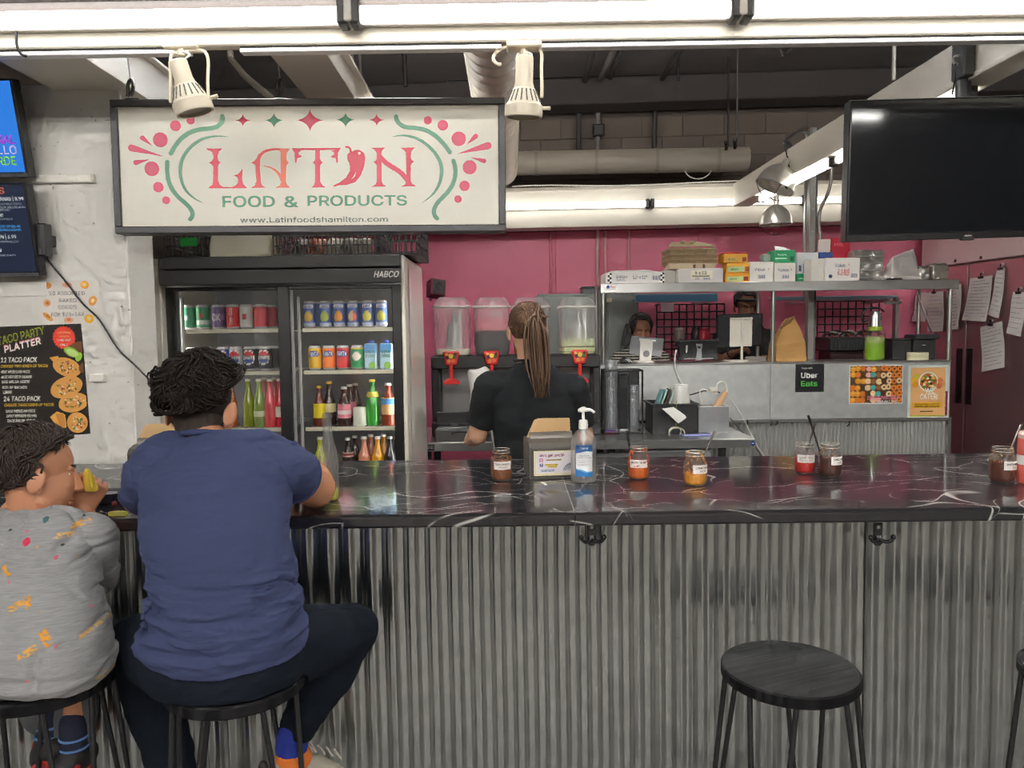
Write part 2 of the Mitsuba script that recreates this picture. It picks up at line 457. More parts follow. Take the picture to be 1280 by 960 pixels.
def tube_lamp(x0, x1, Y, z, L, frame, label, group, hood=False):
    k = thing('fluorescent_lamp', label, 'fluorescent lamp', group)
    scene[k + '__tube'] = emit(frame(rod((x0 + .03, Y, z), (x1 - .03, Y, z), .026, 14)), TUBE_COL, L)
    for x, s in ((x0, 1), (x1, -1)):
        part(k, 'socket', frame(box(x + s * .004, x + s * .034, Y - .034, Y + .035, z - .037, z + .037, .006)), M('#2c2b29', .5), False, label='dark lamp holder')
    part(k, 'batten', frame(box(x0, x1, Y + .028, Y + .05, z - .02, z + .02, .003)), M('#b9b3ab', .5), False)
    if hood: part(k, 'hood', frame(box(x0, x1, Y - .036, Y + .054, z + .036, z + .042, .001)), M('#5f5957', .6), False)  # dark grey puts the shade above the tube into the hood colour


zt = P(640, 15.5, TF)[2]
x_j = P(437, 17, TF)[0]; x_k = P(925, 8, TF)[0]; wl = x_k - x_j
names = ['first fluorescent tube from the left on the front beam', 'second fluorescent tube from the left on the front beam, above the sign', 'third fluorescent tube from the left on the front beam, above the kitchen', 'rightmost fluorescent tube on the front beam']
for i, nm in enumerate(names):
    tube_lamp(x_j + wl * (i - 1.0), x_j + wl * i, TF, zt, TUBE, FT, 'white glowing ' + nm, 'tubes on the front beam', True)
for x in (x_j, x_k):
    single('tube_joint_clip', FT(box(x - .014, x + .014, TF - .036, TF + .05, zt - .03, zt + .04, .004)), M('#b7b2a8', .5), 'pale clip between two tubes on the front beam, %s' % ('above the sign' if x == x_j else 'above the big black screen side'), 'clip', smooth=False)

for i, nm in enumerate(('nearer', 'farther')):  # unseen tubes, added to brighten the kitchen from behind the sign
    k = thing('fluorescent_lamp', 'tube on the middle cross beam behind the sign, %s one' % nm, 'fluorescent lamp')
    y = 3.75 + 1.24 * i
    scene[k + '__tube'] = emit(rod((-.57, y, zb + .12), (-.57, y + 1.15, zb + .12), .02, 12), TUBE_COL, 26.0)
    for t in (-.02, 1.15): part(k, 'socket', box(-.625, -.54, y + t, y + t + .02, zb + .09, zb + .15, .004), M('#2c2b29', .5), False)
# the far beam with its tubes
BB = 6.30
bb = thing('far_beam', 'long white beam with glowing tubes above the pink wall', 'beam')
z1 = Pb(850, 281, BB)[2]; z0t = Pb(850, 232, BB)[2]
part(bb, 'beam', RBX(box(-3.4, 4.2, BB, BB + .2, z1, z0t, .005)), M('#cdc8bb', .55), False)
part(bb, 'lip', RBX(box(-3.4, 4.2, BB - .02, BB + .02, z0t - .02, z0t + .012, .003)), M('#bdb6aa', .5), False)
zt2 = Pb(850, 253.5, BB - .06)[2]
xa = [Pb(748, 256, BB - .06)[0], Pb(937, 251, BB - .06)[0]]; w2 = 1.225
for i, nm in enumerate(['leftmost visible tube on the far beam, half behind the big sign', 'middle tube on the far beam above the pink wall', 'right tube on the far beam behind the steel pole']):
    x0 = 1.3 + (xa[0] - 1.3) / math.cos(RB) + w2 * (i - 1)
    tube_lamp(x0, x0 + w2, BB - .055, zt2, TUBE_BACK, RBX, 'white glowing ' + nm, 'tubes on the far beam')
cord = [Pb(x, y, BB - .03) for x, y in ((640, 233), (700, 231.5), (760, 232), (850, 229), (925, 226))]
single('white_cable', tube(cord, .006, 6, 40), WHITE, 'white cable lying along the top of the far beam', 'cable')
cord = [Pb(x, y, 7.0) for x, y in ((856, 213), (861, 220), (870, 223.5), (882, 221), (889, 213))]
single('white_cable', tube(cord, .006, 6, 30), WHITE, 'loop of white cable hanging under the grey duct', 'cable')


def depth_beam(x0, x1, z0, z1, y0, y1, label, col=None):
    k = thing('cross_beam', label, 'beam')
    f = lambda m: rotz(m, .0105, (x0, 2.6, 0))
    part(k, 'web', f(box(x0 + .03, x1 - .03, y0, y1, z0 + .012, z1 - .012)), col or BEAM, False)
    part(k, 'flange', f(box(x0, x1, y0, y1, z0, z0 + .014, .002)), col or BEAM, False)
    part(k, 'flange', f(box(x0, x1, y0, y1, z1 - .014, z1, .002)), col or BEAM, False)


depth_beam(-1.72, -1.42, zb + .03, zb + .22, 2.64, 6.1, 'white cross beam running back over the white block wall')
depth_beam(-.83, -.63, zb + .07, zb + .22, 2.64, 6.1, 'white cross beam running back above the middle of the sign', M('#cfc8bb', .55))
# right cross beam: a deep box with lit tubes under its far side
rb = thing('cross_beam', 'deep white box beam running back above the big black screen', 'beam')
a = P(1204, 47, 3.16); X0 = a[0]; zt_ = a[2]; zl = P(1210, 101, X0 / (P(1210, 101, 1)[0]))[2]
f = lambda m: rotz(m, .0115, (X0, 3.16, 0))
part(rb, 'web', f(box(X0, X0 + .05, 2.64, 6.235, zl + .02, zt_, .003)), BEAM, False)
part(rb, 'flange', f(box(X0 - .005, X0 + .13, 2.64, 6.225, zl, zl + .022, .003)), BEAM, False)
for i in range(2):
    k = thing('fluorescent_lamp', 'glowing tube under the right cross beam, %s' % ('left of the big black screen' if i else 'hidden mostly by the big black screen'), 'fluorescent lamp', None)
    scene[k + '__tube'] = emit(f(rod((X0 + .055, 3.2 + 1.3 * i, zl - .025), (X0 + .055, 4.42 + 1.3 * i, zl - .025), .02, 12)), TUBE_COL, 12.0)
    for y in (3.18 + 1.3 * i, 4.42 + 1.3 * i):
        part(k, 'socket', f(box(X0 + .03, X0 + .08, y, y + .02, zl - .05, zl, .003)), M('#3b3937', .5), False)
single('ceiling_soffit', box(-5, -1.5, 2.66, 3.6, zb + .235, zb + .27, .004), M('#bdb8b0', .7), 'pale soffit board above the white block wall at the top left', 'soffit', smooth=False)

for i, x in enumerate((-.9, .7, 2.3)):  # fill lamps added out of view to brighten kitchen and pink wall
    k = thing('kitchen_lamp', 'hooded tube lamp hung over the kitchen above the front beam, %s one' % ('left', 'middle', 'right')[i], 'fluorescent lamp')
    scene[k + '__tube'] = emit(rod((x - .6, 3.15, 2.86), (x + .6, 3.15, 2.86), .022, 12), TUBE_COL, KITCHEN_FILL)
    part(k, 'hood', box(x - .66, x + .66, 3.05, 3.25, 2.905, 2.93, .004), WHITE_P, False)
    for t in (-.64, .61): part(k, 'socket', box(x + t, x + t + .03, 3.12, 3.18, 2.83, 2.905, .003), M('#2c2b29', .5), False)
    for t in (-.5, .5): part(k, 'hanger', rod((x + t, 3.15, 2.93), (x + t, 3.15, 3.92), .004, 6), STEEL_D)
# tube rows of the hall behind the viewer
n = 0
for r, y in enumerate((-.6, -2.2, -3.8)):
    for i, x in enumerate((-3.4, -1.1, 1.2, 3.5)):
        k = thing('hall_lamp', 'long tube lamp of the hall behind the viewer', 'fluorescent lamp', 'hall lamps')
        scene[k + '__tube'] = emit(rod((x - 1.05, y, 3.1), (x + 1.05, y, 3.1), .03, 12), TUBE_COL, TUBE_HALL)
        part(k, 'housing', box(x - 1.1, x + 1.1, y - .05, y + .05, 3.14, 3.19, .005), WHITE_P, False)
        for s in (-.8, .8): part(k, 'hanger', rod((x + s, y, 3.19), (x + s, y, 3.93), .004, 6), STEEL_D)

# ---- pipes, ducts and rods under the dark ceiling
Yp = 7.2
dk = thing('round_duct', 'wide pale grey duct running along under the far block wall', 'duct')
a, b = Pb(560, 206, Yp - .1), Pb(935, 199, Yp - .1)
rr = .108
part(dk, 'duct', rod(a, b, rr, 28), M('#a79e90', .5))
for i in range(5):
    c = a + (b - a) * (i + .5) / 5; d = unit(b - a); part(dk, 'seam_band', rod(c - d * .015, c + d * .015, rr + .004, 28), M('#9a9184', .5))
dk = thing('spiral_duct', 'pale spiral seam duct running back above the right end of the sign', 'duct')
a = P(618, 62, 3.0); prof = []
L = 3.2; nr = 28
for i in range(nr):
    y = L * i / nr; prof += [(.125, y), (.125, y + L / nr * .8), (.129, y + L / nr * .86), (.129, y + L / nr * .94)]
d = lathe([(0, 0)] + prof + [(.125, L), (0, L)], 28); d = rot(d, -math.pi / 2, (1, 0, 0))
dx = P(618, 62, 3.3)
part(dk, 'duct', mv(d, dx[0] - .01, 2.75, dx[2] + .05), M('#c9beac', .45))


def pipe(p, r, label, col='#3a3737', Y=None, back=True):
    q = [(Pb if back else P)(x, y, w) for x, y, w in p]
    single('ceiling_pipe', tube(q, r, 10), M(col, .5), label, 'pipe')


pipe([(560, 103, 7.3), (1010, 92, 7.3), (1200, 87, 7.3)], .022, 'long dark sprinkler pipe running across under the ceiling', '#1d1b1c')
pipe([(723, 188, 7.62), (724, 112, 7.62), (730, 104, 7.5), (744, 55, 5.2)], .026, 'dark conduit going up the far wall and along the ceiling, left of the black speaker')
pipe([(747, 190, 7.6), (748, 104, 7.6), (770, 55, 5.2)], .022, 'grey conduit passing the junction box on the far wall', '#6a6664')
pipe([(757, 112, 7.6), (762, 100, 7.4), (779, 52, 5.2)], .020, 'dark conduit rising beside the black speaker')
pipe([(818, 187, 7.62), (819, 112, 7.62), (826, 102, 7.5), (858, 50, 5.2)], .024, 'dark conduit on the far wall under the slanting ceiling pipe')
pipe([(848, 66, 6.4), (848, 101, 6.4)], .010, 'short dark hanger rod above the sprinkler pipe', '#181717')
pipe([(922, 52, 6.6), (921, 180, 6.6)], .008, 'long thin hanger rod near the middle of the dark ceiling', '#4d4946')
pipe([(911, 68, 6.9), (910, 183, 6.9)], .008, 'thin hanger rod left of the long one under the ceiling', '#23201f')
pipe([(1118, 46, 4.0), (1117, 100, 4.0)], .010, 'thin pale rod hanging above the right cross beam', '#8d8985', back=False)
pipe([(976, 62, 5.2), (978, 70, 5.2), (984, 66, 5.2), (995, 52, 5.0)], .012, 'small hooked dark pipe end under the ceiling', '#2a2828')
pipe([(287, 62, 5.6), (289, 74, 5.6), (306, 95, 5.2), (345, 128, 4.8)], .022, 'pale pipe slanting behind the left part of the sign', '#8e867c', back=False)
pipe([(438, 56, 5.5), (445, 124, 5.5)], .013, 'pale thin pipe, left of a pair behind the sign', '#77716b', back=False)
pipe([(449, 56, 5.5), (452, 124, 5.5)], .010, 'thin dark pipe, right of a pair behind the sign', '#55504c', back=False)
pipe([(505, 65, 6.4), (507, 108, 6.4)], .02, 'dark hanger behind the sign', '#1f1c1c', back=False)
k = thing('speaker', 'black round speaker fixed high on the far wall', 'speaker')
c = Pb(752, 122, 7.55)
part(k, 'body', ell(c, (.125, .09, .065)), BLACK); part(k, 'bracket', bx(c[0], c[1] + .1, c[2] + .03, .05, .16, .05), BLACK, False)
k = thing('junction_box', 'small dark junction box on the grey conduit of the far wall', 'junction box')
c = Pb(748, 163, 7.58); part(k, 'box', bx(*c, .11, .06, .11, .006), M('#242322', .5), False); part(k, 'cover', bx(c[0], c[1] - .034, c[2], .09, .008, .09, .003), M('#2e2c2b', .5), False)
for px, py, Y, nm in ((919, 181, 6.6, 'right of the thin rod'), (908, 183, 6.9, 'small black clamp left of it')):
    c = Pb(px, py, Y); single('pipe_clamp', cat(ring(c, .03, .008, 20, 6, 0), bx(c[0], c[1], c[2] + .03, .03, .03, .03)), BLACK, 'black pipe clamp at the foot of the hanger rods, ' + nm, 'clamp')
# ================================================================ the big sign
SY = 2.92
sc0, sc1 = P(142, 125, SY), P(632, 290, SY)
th = -.006 + .0
FS = Fr(P(146, 292.5, SY), (math.cos(.006), 0, -math.sin(.006)))
tr_ = FS.px(629.5, 123); W_, H_ = FS.px(632.5, 290)[0], FS.px(146, 125.5)[1]
sg = thing('hanging_sign', 'large white framed sign with red and green lettering hanging over the fridge', 'sign')
part(sg, 'panel', FS.put(slab(.01, W_ - .01, .01, H_ - .01, -.06, .006)), M('#cac6b9', .33), False)
fw = .026
fr = [slab(0, W_, 0, fw, -.07, .016, .003), slab(0, W_, H_ - fw, H_, -.07, .016, .003), slab(0, fw, fw, H_ - fw, -.07, .016, .003), slab(W_ - fw, W_, fw, H_ - fw, -.07, .016, .003)]
for m, nm in zip(fr, ('bottom', 'top', 'left', 'right')): part(sg, 'frame_bar', FS.put(m), M('#3a3a3c', .4, .2), False, label='dark grey frame bar')
S1 = lambda x, y: FS.px(140 + x / 4.923, 120 + y / 4.923)
S2 = lambda x, y: FS.px(380 + x / 4.923, 120 + y / 4.923)
PXM = (S1(100, 0)[0] - S1(0, 0)[0]) / 100
RED, GRN, DRD = M('#c9385c', .35), M('#4d8a6b', .35), M('#b51f3c', .35)
DGR = M('#22704a', .35)


def put(poly, m, name, d=.0012, w=.006): part(sg, name, FS.put(ex(poly, d), 0, 0, w), m, False)


def strokeS(S, pts, w, m, name):
    q = [S(*p) for p in pts]
    poly = stroke(q, np.array(w) * PXM if np.ndim(w) else w * PXM)
    if not np.ndim(w): poly = poly.union(Point(q[0]).buffer(w * PXM / 2)).union(Point(q[-1]).buffer(w * PXM / 2))
    put(poly, m, name)


strokeS(S1, [(683, 128), (684, 150), (660, 185), (600, 203), (530, 212), (470, 235), (420, 275), (390, 315), (367, 355)], 26, GRN, 'green_scroll')
strokeS(S1, [(345, 408), (345, 470), (355, 530), (385, 590), (430, 640), (475, 680), (500, 725), (486, 760)], 26, GRN, 'green_scroll')
strokeS(S1, [(720, 254), (640, 250), (560, 268), (490, 315), (445, 375), (425, 450), (432, 520), (465, 590), (510, 630), (570, 664)], [1, 9, 15, 18, 20, 22, 20, 16, 10, 1], GRN, 'green_crescent')
strokeS(S2, [(568, 130), (575, 155), (605, 185), (660, 198), (720, 205), (780, 228), (835, 270), (870, 310), (898, 348)], 26, GRN, 'green_scroll')
strokeS(S2, [(920, 402), (932, 450), (925, 520), (895, 580), (850, 630), (812, 675), (800, 715), (820, 755)], 26, GRN, 'green_scroll')
strokeS(S2, [(546, 254), (620, 246), (690, 262), (760, 305), (815, 365), (845, 430), (845, 500), (820, 570), (780, 620), (730, 658)], [1, 12, 16, 18, 20, 22, 22, 18, 10, 1], GRN, 'green_crescent')
for S, x, y, r in ((S1, 396, 186, 33), (S1, 488, 153, 25), (S1, 302, 272, 45), (S1, 250, 450, 45), (S1, 290, 563, 32), (S1, 338, 643, 24),
                   (S2, 763, 153, 25), (S2, 855, 183, 32), (S2, 953, 266, 44), (S2, 1020, 441, 43), (S2, 989, 555, 32), (S2, 948, 636, 23)):
    put(Point(S(x, y)).buffer(r * PXM), RED, 'red_dot')
for S, tip, end, r in ((S1, (316, 373), (125, 322), 21), (S1, (252, 309), (193, 261), 15), (S1, (231, 394), (152, 412), 15), (S2, (948, 358), (1132, 308), 22), (S2, (1002, 301), (1057, 250), 15), (S2, (1030, 381), (1108, 402), 14)):
    a, b = S(*tip), S(*end); put(unary_union([Point(a).buffer(.0005), Point(b).buffer(r * PXM)]).convex_hull, RED, 'red_drop')


def star(S, x, y, rx, ry, m):
    q = []
    for k in range(4):
        for t in np.linspace(0, 1, 8, endpoint=False):
            a0 = k * math.pi / 2; p0 = np.array([math.cos(a0), math.sin(a0)]); p1 = np.array([math.cos(a0 + math.pi / 2), math.sin(a0 + math.pi / 2)]); c = (p0 + p1) * .16
            v = (1 - t) ** 2 * p0 + 2 * t * (1 - t) * c + t * t * p1; q.append(S(x + v[0] * rx, y + v[1] * ry))
    put(Polygon(q), m, 'star')


for S, *a in ((S1, 809, 153, 43, 36, DRD), (S1, 1000, 153, 54, 44, DGR), (S1, 1221, 152, 80, 68, DRD), (S2, 258, 150, 56, 45, DGR), (S2, 449, 150, 46, 36, DRD)): star(S, *a)
pg = lambda S, pts: Polygon([S(*p) for p in pts]).buffer(0)
sk = lambda S, pts, w: stroke([S(*p) for p in pts], np.array(w) * PXM)
Lp = unary_union([pg(S1, [(628, 330), (655, 330), (657, 555), (626, 555)]), pg(S1, [(585, 326), (680, 326), (678, 332), (662, 343), (655, 370), (628, 370), (618, 345), (590, 333)]),
    pg(S1, [(600, 413), (616, 405), (628, 388), (655, 388), (660, 403), (672, 413), (660, 424), (655, 438), (628, 438), (616, 422)]),
    pg(S1, [(600, 570), (832, 570), (831, 563), (812, 545), (804, 520), (807, 448), (796, 465), (780, 482), (752, 491), (770, 499), (780, 515), (779, 535), (765, 553), (740, 562), (690, 562), (668, 550), (655, 520), (628, 520), (622, 548), (602, 562)])])
put(Lp, M('#cf3449', .35), 'letter')
Ap = unary_union([sk(S1, [(908, 562), (903, 490), (900, 420), (912, 372), (942, 345), (985, 332), (1095, 329)], [26, 28, 26, 20, 14, 11, 9]),
    pg(S1, [(862, 413), (876, 406), (890, 390), (914, 390), (914, 436), (892, 436), (878, 421)]), pg(S1, [(858, 568), (948, 566), (928, 552), (918, 530), (890, 530), (884, 552)])])
Ap2 = unary_union([pg(S1, [(1042, 332), (1078, 329), (1072, 560), (1044, 560)]), pg(S1, [(1010, 567), (1105, 566), (1082, 550), (1072, 530), (1046, 530), (1038, 552)]), pg(S1, [(1060, 393), (1074, 393), (1090, 413), (1074, 432), (1060, 432)]),
    sk(S1, [(933, 433), (965, 438), (1000, 454), (1028, 480), (1052, 525)], [2, 8, 12, 17, 24]), pg(S1, [(1035, 326), (1095, 326), (1085, 345), (1070, 352), (1035, 345)])])
put(Ap, M('#d04a4c', .35), 'letter'); put(Ap2, M('#dc7156', .35), 'letter', w=.0066)
Tp = unary_union([pg(S2, [(-71, 324), (228, 321), (226, 331), (100, 336), (74, 336), (-66, 334)]), pg(S2, [(72, 330), (100, 330), (102, 555), (70, 555)]), pg(S2, [(54, 411), (66, 405), (74, 390), (100, 390), (108, 403), (120, 411), (108, 420), (100, 434), (74, 434), (66, 419)]),
    pg(S2, [(48, 566), (137, 564), (116, 552), (104, 530), (70, 530), (64, 552)]), pg(S2, [(164, 374), (185, 366), (188, 350), (170, 338), (226, 326), (212, 350), (210, 413), (203, 413), (198, 385), (180, 382)]),
    pg(S2, [(-10, 372), (-30, 364), (-32, 350), (-14, 338), (-70, 328), (-56, 352), (-52, 413), (-44, 413), (-40, 386), (-22, 380)])])
put(Tp, M('#c9334d', .35), 'letter')
Np = unary_union([pg(S2, [(448, 330), (478, 330), (480, 550), (450, 550)]), pg(S2, [(628, 330), (660, 330), (658, 550), (632, 550)]), sk(S2, [(452, 335), (480, 388), (530, 430), (590, 468), (625, 505), (648, 552)], [20, 30, 30, 30, 30, 22]),
    pg(S2, [(413, 321), (502, 320), (485, 334), (478, 350), (448, 350), (436, 334)]), pg(S2, [(593, 321), (685, 319), (668, 334), (660, 350), (628, 350), (616, 334)]), pg(S2, [(419, 561), (511, 559), (488, 546), (480, 525), (450, 525), (442, 547)]),
    pg(S2, [(599, 559), (691, 557), (668, 544), (658, 525), (632, 525), (624, 546)]), pg(S2, [(427, 408), (440, 402), (450, 388), (470, 388), (470, 428), (450, 428), (440, 416)]), pg(S2, [(640, 386), (660, 386), (668, 399), (679, 405), (668, 414), (660, 426), (640, 426)])])
put(Np, M('#c82f48', .35), 'letter')
Cp = pg(S2, [(254, 317), (262, 311), (276, 310), (290, 320), (298, 345), (320, 334), (345, 334), (368, 350), (379, 380), (374, 430), (352, 490), (318, 532), (270, 548), (215, 552), (183, 562), (188, 550), (225, 532), (260, 505), (284, 465), (286, 430), (270, 395), (268, 365), (285, 348), (280, 330), (270, 322), (260, 322)])
put(Cp, M('#c4243f', .35), 'chili_pepper')
put(Point(S2(343, 355)).buffer(8 * PXM), M('#f3d9d4', .35), 'highlight', w=.0072)
put(sk(S2, [(320, 472), (312, 495), (295, 512)], [2, 6, 1]), M('#f3d9d4', .35), 'highlight', w=.0072)


def sign_text(s, x0, x1, yb, yt, m, bold, name):
    a, b = FS.px(x0, yb), FS.px(x1, yt); t = txt(s, b[1] - a[1], b[0] - a[0], .0012, bold, False)
    t.vertices[:, 0] -= t.bounds[0, 0]; part(sg, name, FS.put(t, a[0], a[1], .006), m, False)


sign_text('FOOD', 279, 344, 259, 245.5, GRN, True, 'lettering')
sign_text('&', 356, 373, 259, 246, GRN, True, 'lettering')
sign_text('PRODUCTS', 385, 509, 257.5, 244.5, GRN, True, 'lettering')
sign_text('www.Latinfoodshamilton.com', 301, 485, 278.5, 271, M('#4a5a52', .5), False, 'lettering')
# hanging hardware
for px, x_top, nm in ((162, 156, 'left'), (349, 404, 'middle')):
    k = thing('sign_hanger', 'black snap hook and steel cable holding the sign, %s one' % nm, 'hook')
    a = P(px, 122, SY - .01)
    loop = [P(px + dx, y, SY - .012) for dx, y in ((-3, 121), (-2, 113), (-1, 103), (2, 100), (4, 104), (4, 113), (1, 120))]
    part(k, 'hook', tube(loop, .0065, 8, 40), BLACK)
    part(k, 'eye_plate', FS.put(bx(0, 0, 0, .05, .02, .012, .003), *FS.px(px, 124), -.02), BLACK, False)
    part(k, 'cable', rod(P(px + 1, 101, SY - .012), P(px - 4 if px < 200 else px - 3, 60, SY - .012), .0022, 6), STEEL_D)
# ---- adjustable spot lamps on the track
IV = M('#ddd3bd', .45)


def spot(px, label, tilt, side, yk0, yk1, top=.11):
    """yoke lamp: hangs from the track at pixel px"""
    k = thing('track_spotlight', label, 'spotlight')
    Yc = BF + .02; s = Yc / FPX
    c = P(px, 57, Yc)
    part(k, 'mount_plate', FT(box(c[0] - .055, c[0] + .055, Yc - .03, Yc + .03, c[2] - .012, c[2] + .006, .004)), IV, False)
    part(k, 'stem', rod(c + [0, 0, -.03], c, .012), IV)
    pts = [P(x, y, Yc) for x, y in yk0]
    part(k, 'yoke', tube(pts, .0055, 8, 36), IV)
    pivot = P(*yk1, Yc)
    # lamp body along -z, tilted
    f = lambda m: mv(rot(rot(m, tilt[0], (0, 1, 0)), tilt[1], (1, 0, 0)), *pivot)
    part(k, 'can', f(lathe([(0, top), (.024, top), (.028, top - .005), (.028, .03), (.031, .02), (.031, .012)][::-1], 28)), IV)
    part(k, 'flare', f(lathe([(.056, -.055), (.055, -.035), (.034, .012), (.030, .014)], 32)), M('#e6decb', .4))
    for i in range(18):
        a = 2 * math.pi * i / 18; part(k, 'vent_slot', f(rod((.0375 * math.cos(a), .0375 * math.sin(a), .006), (.0535 * math.cos(a), .0535 * math.sin(a), -.03), .0022, 6)), M('#6f6a60', .6))
    part(k, 'rim', f(lathe([(.050, -.075), (.058, -.075), (.060, -.07), (.060, -.04), (.056, -.036)], 36)), IV)
    part(k, 'reflector', f(lathe([(.048, -.066), (0, -.06)], 28)), M('#cfc8ba', .3))
    part(k, 'thumb_screw', f(rod((side * .058, 0, -.045), (side * .085, 0, -.045), .006)), IV)
    part(k, 'wire', tube([P(x, y, Yc - .012) for x, y in ((px + 1, 60), (px + 6, 66), (px + 10, 68), (px + 5, 73), (px - 2, 80))], .003, 6, 24), WHITE_P)


spot(227, 'cream track spotlight with a yoke, tilted, over the left part of the sign', (-.26, .12), 1, ((213, 128), (213, 110), (213, 90), (213.5, 72), (216, 65.5), (222, 63.5), (236, 63), (250, 63), (256, 64.5), (259.5, 71), (260, 90), (260, 112), (260, 134)), (234, 111), .088)
spot(655, 'cream track spotlight hanging straight above the right end of the sign', (0.03, .1), 1, ((627, 80), (619, 78.5), (616.5, 73), (620, 66), (631, 59.5), (645, 57), (660, 57), (671, 58.5), (676, 64), (677, 76), (677, 96), (677, 122)), (655, 116))
# ================================================================ the drinks fridge
FY = 3.75
F = lambda x, y, Y=FY: P(x, y, Y)
fx0, fx1 = F(187, 450)[0], F(508, 450)[0]; fzt = F(350, 320)[2]
fi0, fi1 = F(202, 400)[0], F(502, 400)[0]
D1 = FY + .74
fg = thing('drinks_fridge', 'tall black two-door glass fridge full of drinks beside the white wall', 'fridge')
WFR = M('#e8e4d6', .4)
part(fg, 'side_panel', box(fx0, fi0, FY, D1, .0, fzt - .005, .006), WFR, False, label='white side')
part(fg, 'side_panel', box(fi1, fx1, FY, D1, .0, fzt - .002, .006), WFR, False, label='white side')
z335, z354 = F(350, 336)[2], F(350, 355)[2]
DK = M('#3c3c3d', .42)
part(fg, 'top_panel', box(fi0, fi1, FY - .01, D1, z335 + .003, fzt, .004), DK, False, label='dark grey header')
part(fg, 'header_panel', box(fi0, fi1, FY - .012, FY + .2, z354, z335 - .003, .004), DK, False, label='dark grey header with white maker lettering')
part(fg, 'back_panel', box(fi0, fi1, D1 - .03, D1, 0.0, z335), M('#55565a', .5), False)
part(fg, 'floor_panel', box(fi0, fi1, FY + .1, D1, .0, .26), BLACK, False)
part(fg, 'base_grille', box(fi0, fi1, FY - .005, FY + .1, 0.0, .26, .004), BLACK, False)
part(fg, 'ceiling_panel', box(fi0, fi1, FY + .1, D1 - .03, z354 + .01, z335 - .004), M('#c9cacb', .5), False)
lg = txt('HABCO', .028, .118, .0015, True, False, slant=.25); lg.vertices[:, 0] -= lg.bounds[0, 0]
FH = Fr(F(467, 346.5, FY - .0125)); part(fg, 'maker_lettering', FH.put(lg), M('#f6f6f6', .4), False, label='white lettering')
GY = FY + .035
# frame pixels: opening edges of the two doors
xl0, xl1 = F(215, 450)[0], F(345, 450)[0]; xr0, xr1 = F(363, 450)[0], F(491, 450)[0]
xm = F(351, 450)[0]; zd1 = F(350, 357)[2]; zd0 = .27; zg1 = F(350, 362)[2]
for nm, a0, a1, g0, g1, y in (('left', fi0, xm + .02, xl0, xl1, FY + .05), ('right', xm - .012, fi1, xr0, xr1, FY + .008)):
    d = part(fg, 'door', box(a0, g0, y, y + .03, zd0, zd1, .004), M('#121314', .3), False)
    part(d, 'rail', box(g0, g1, y, y + .03, zg1, zd1, .003), M('#1d1e20', .3), False)
    part(d, 'rail', box(g0, g1, y, y + .03, zd0, zd0 + .06, .003), M('#1d1e20', .3), False)
    part(d, 'stile', box(g1, a1, y, y + .03, zd0, zd1, .004), M('#121314', .3), False)
    part(d, 'pane', box(g0, g1, y + .013, y + .0135, zd0 + .06, zg1), 'm_glass', False)
    part(d, 'gasket', box(g0 - .001, g0 + .012, y + .02, y + .032, zd0 + .06, zg1), M('#8f8f92', .5) if nm == 'right' else M('#5c5d60', .5), False)
# lights inside
for x, nm in ((fi0 + .02, 'l'), (xm, 'm'), (fi1 - .02, 'r')):
    scene[fg + '__inner_lamp' + {'l': '', 'm': '_001', 'r': '_002'}[nm]] = emit(box(x - .008, x + .008, FY + .115, FY + .125, .5, zg1 - .02), (1, .98, .92), 26.0)
SH = [412.5, 465.5, 536.5]
SYF = FY + .12
shz = []
for i, py in enumerate(SH):
    z = F(350, py, SYF)[2]; shz.append(z)
    for x0, x1 in ((F(222, 450)[0], xl1 + .01), (xr0 + .03, xr1 + .005)):
        sh = part(fg, 'shelf', box(x0, x1, SYF, SYF + .012, z - .012, z + .008, .002), M('#cfcbb8', .4), False, label='wire shelf with a pale price rail')
        part(sh, 'wire_grid', cat([box(x0 + (x1 - x0) * t - .002, x0 + (x1 - x0) * t + .002, SYF + .01, D1 - .06, z - .004, z) for t in np.linspace(.02, .98, 18)] + [box(x0, x1, y, y + .005, z - .007, z - .003) for y in (SYF + .2, SYF + .42, D1 - .07)]), M('#a9a8a2', .4), False)
part(fg, 'shelf_post', box(xr0 + .012, xr0 + .024, SYF - .02, SYF, .3, zg1 - .03, .002), M('#a7a7a8', .4, .3), False, label='grey shelf standard')
part(fg, 'shelf_post', box(F(217, 450)[0], F(217, 450)[0] + .012, SYF - .02, SYF, .3, zg1 - .03, .002), M('#a7a7a8', .4, .3), False, label='grey shelf standard')
part(fg, 'divider', box(xm - .012, xm + .012, SYF - .005, SYF + .03, .3, zg1), M('#1a1a1b', .4), False)


# ---- drinks: one lathe per kind with its print as vertex colours
def printed(prof, cols, n=28, o=(0, 0, 0)):
    """prof (r,z); cols(a, z) -> hex or rgb; a: angle, 0 towards the viewer"""
    m = lathe(prof, n); v = m.vertices; a = np.arctan2(v[:, 0], -v[:, 1])
    col = np.array([lin(cols(ai, zi)) for ai, zi in zip(a, v[:, 2])]); m.apply_translation(o); return m, col


def wrap_txt(s, h, w, R, z, o, d=.0005, bold=True, ang=0.0):
    t = txt(s, h, w, d, bold); v = t.vertices; th = v[:, 0] / R + ang; r = R + .0004 + v[:, 2]
    t.vertices = np.stack([r * np.sin(th), -r * np.cos(th), v[:, 1] + z], 1) + np.array(o); return t


def can_prof(R=.033, H=.122):
    zz = np.linspace(.012, H - .014, 14)
    return [(0, .004), (R * .72, .004), (R * .76, 0), (R * .9, .006)] + [(R, z) for z in zz] + [(R * .93, H - .009), (R * .83, H - .003), (R * .82, H), (R * .78, H), (R * .76, H - .004), (0, H - .004)]


AL = '#c9c9c8'


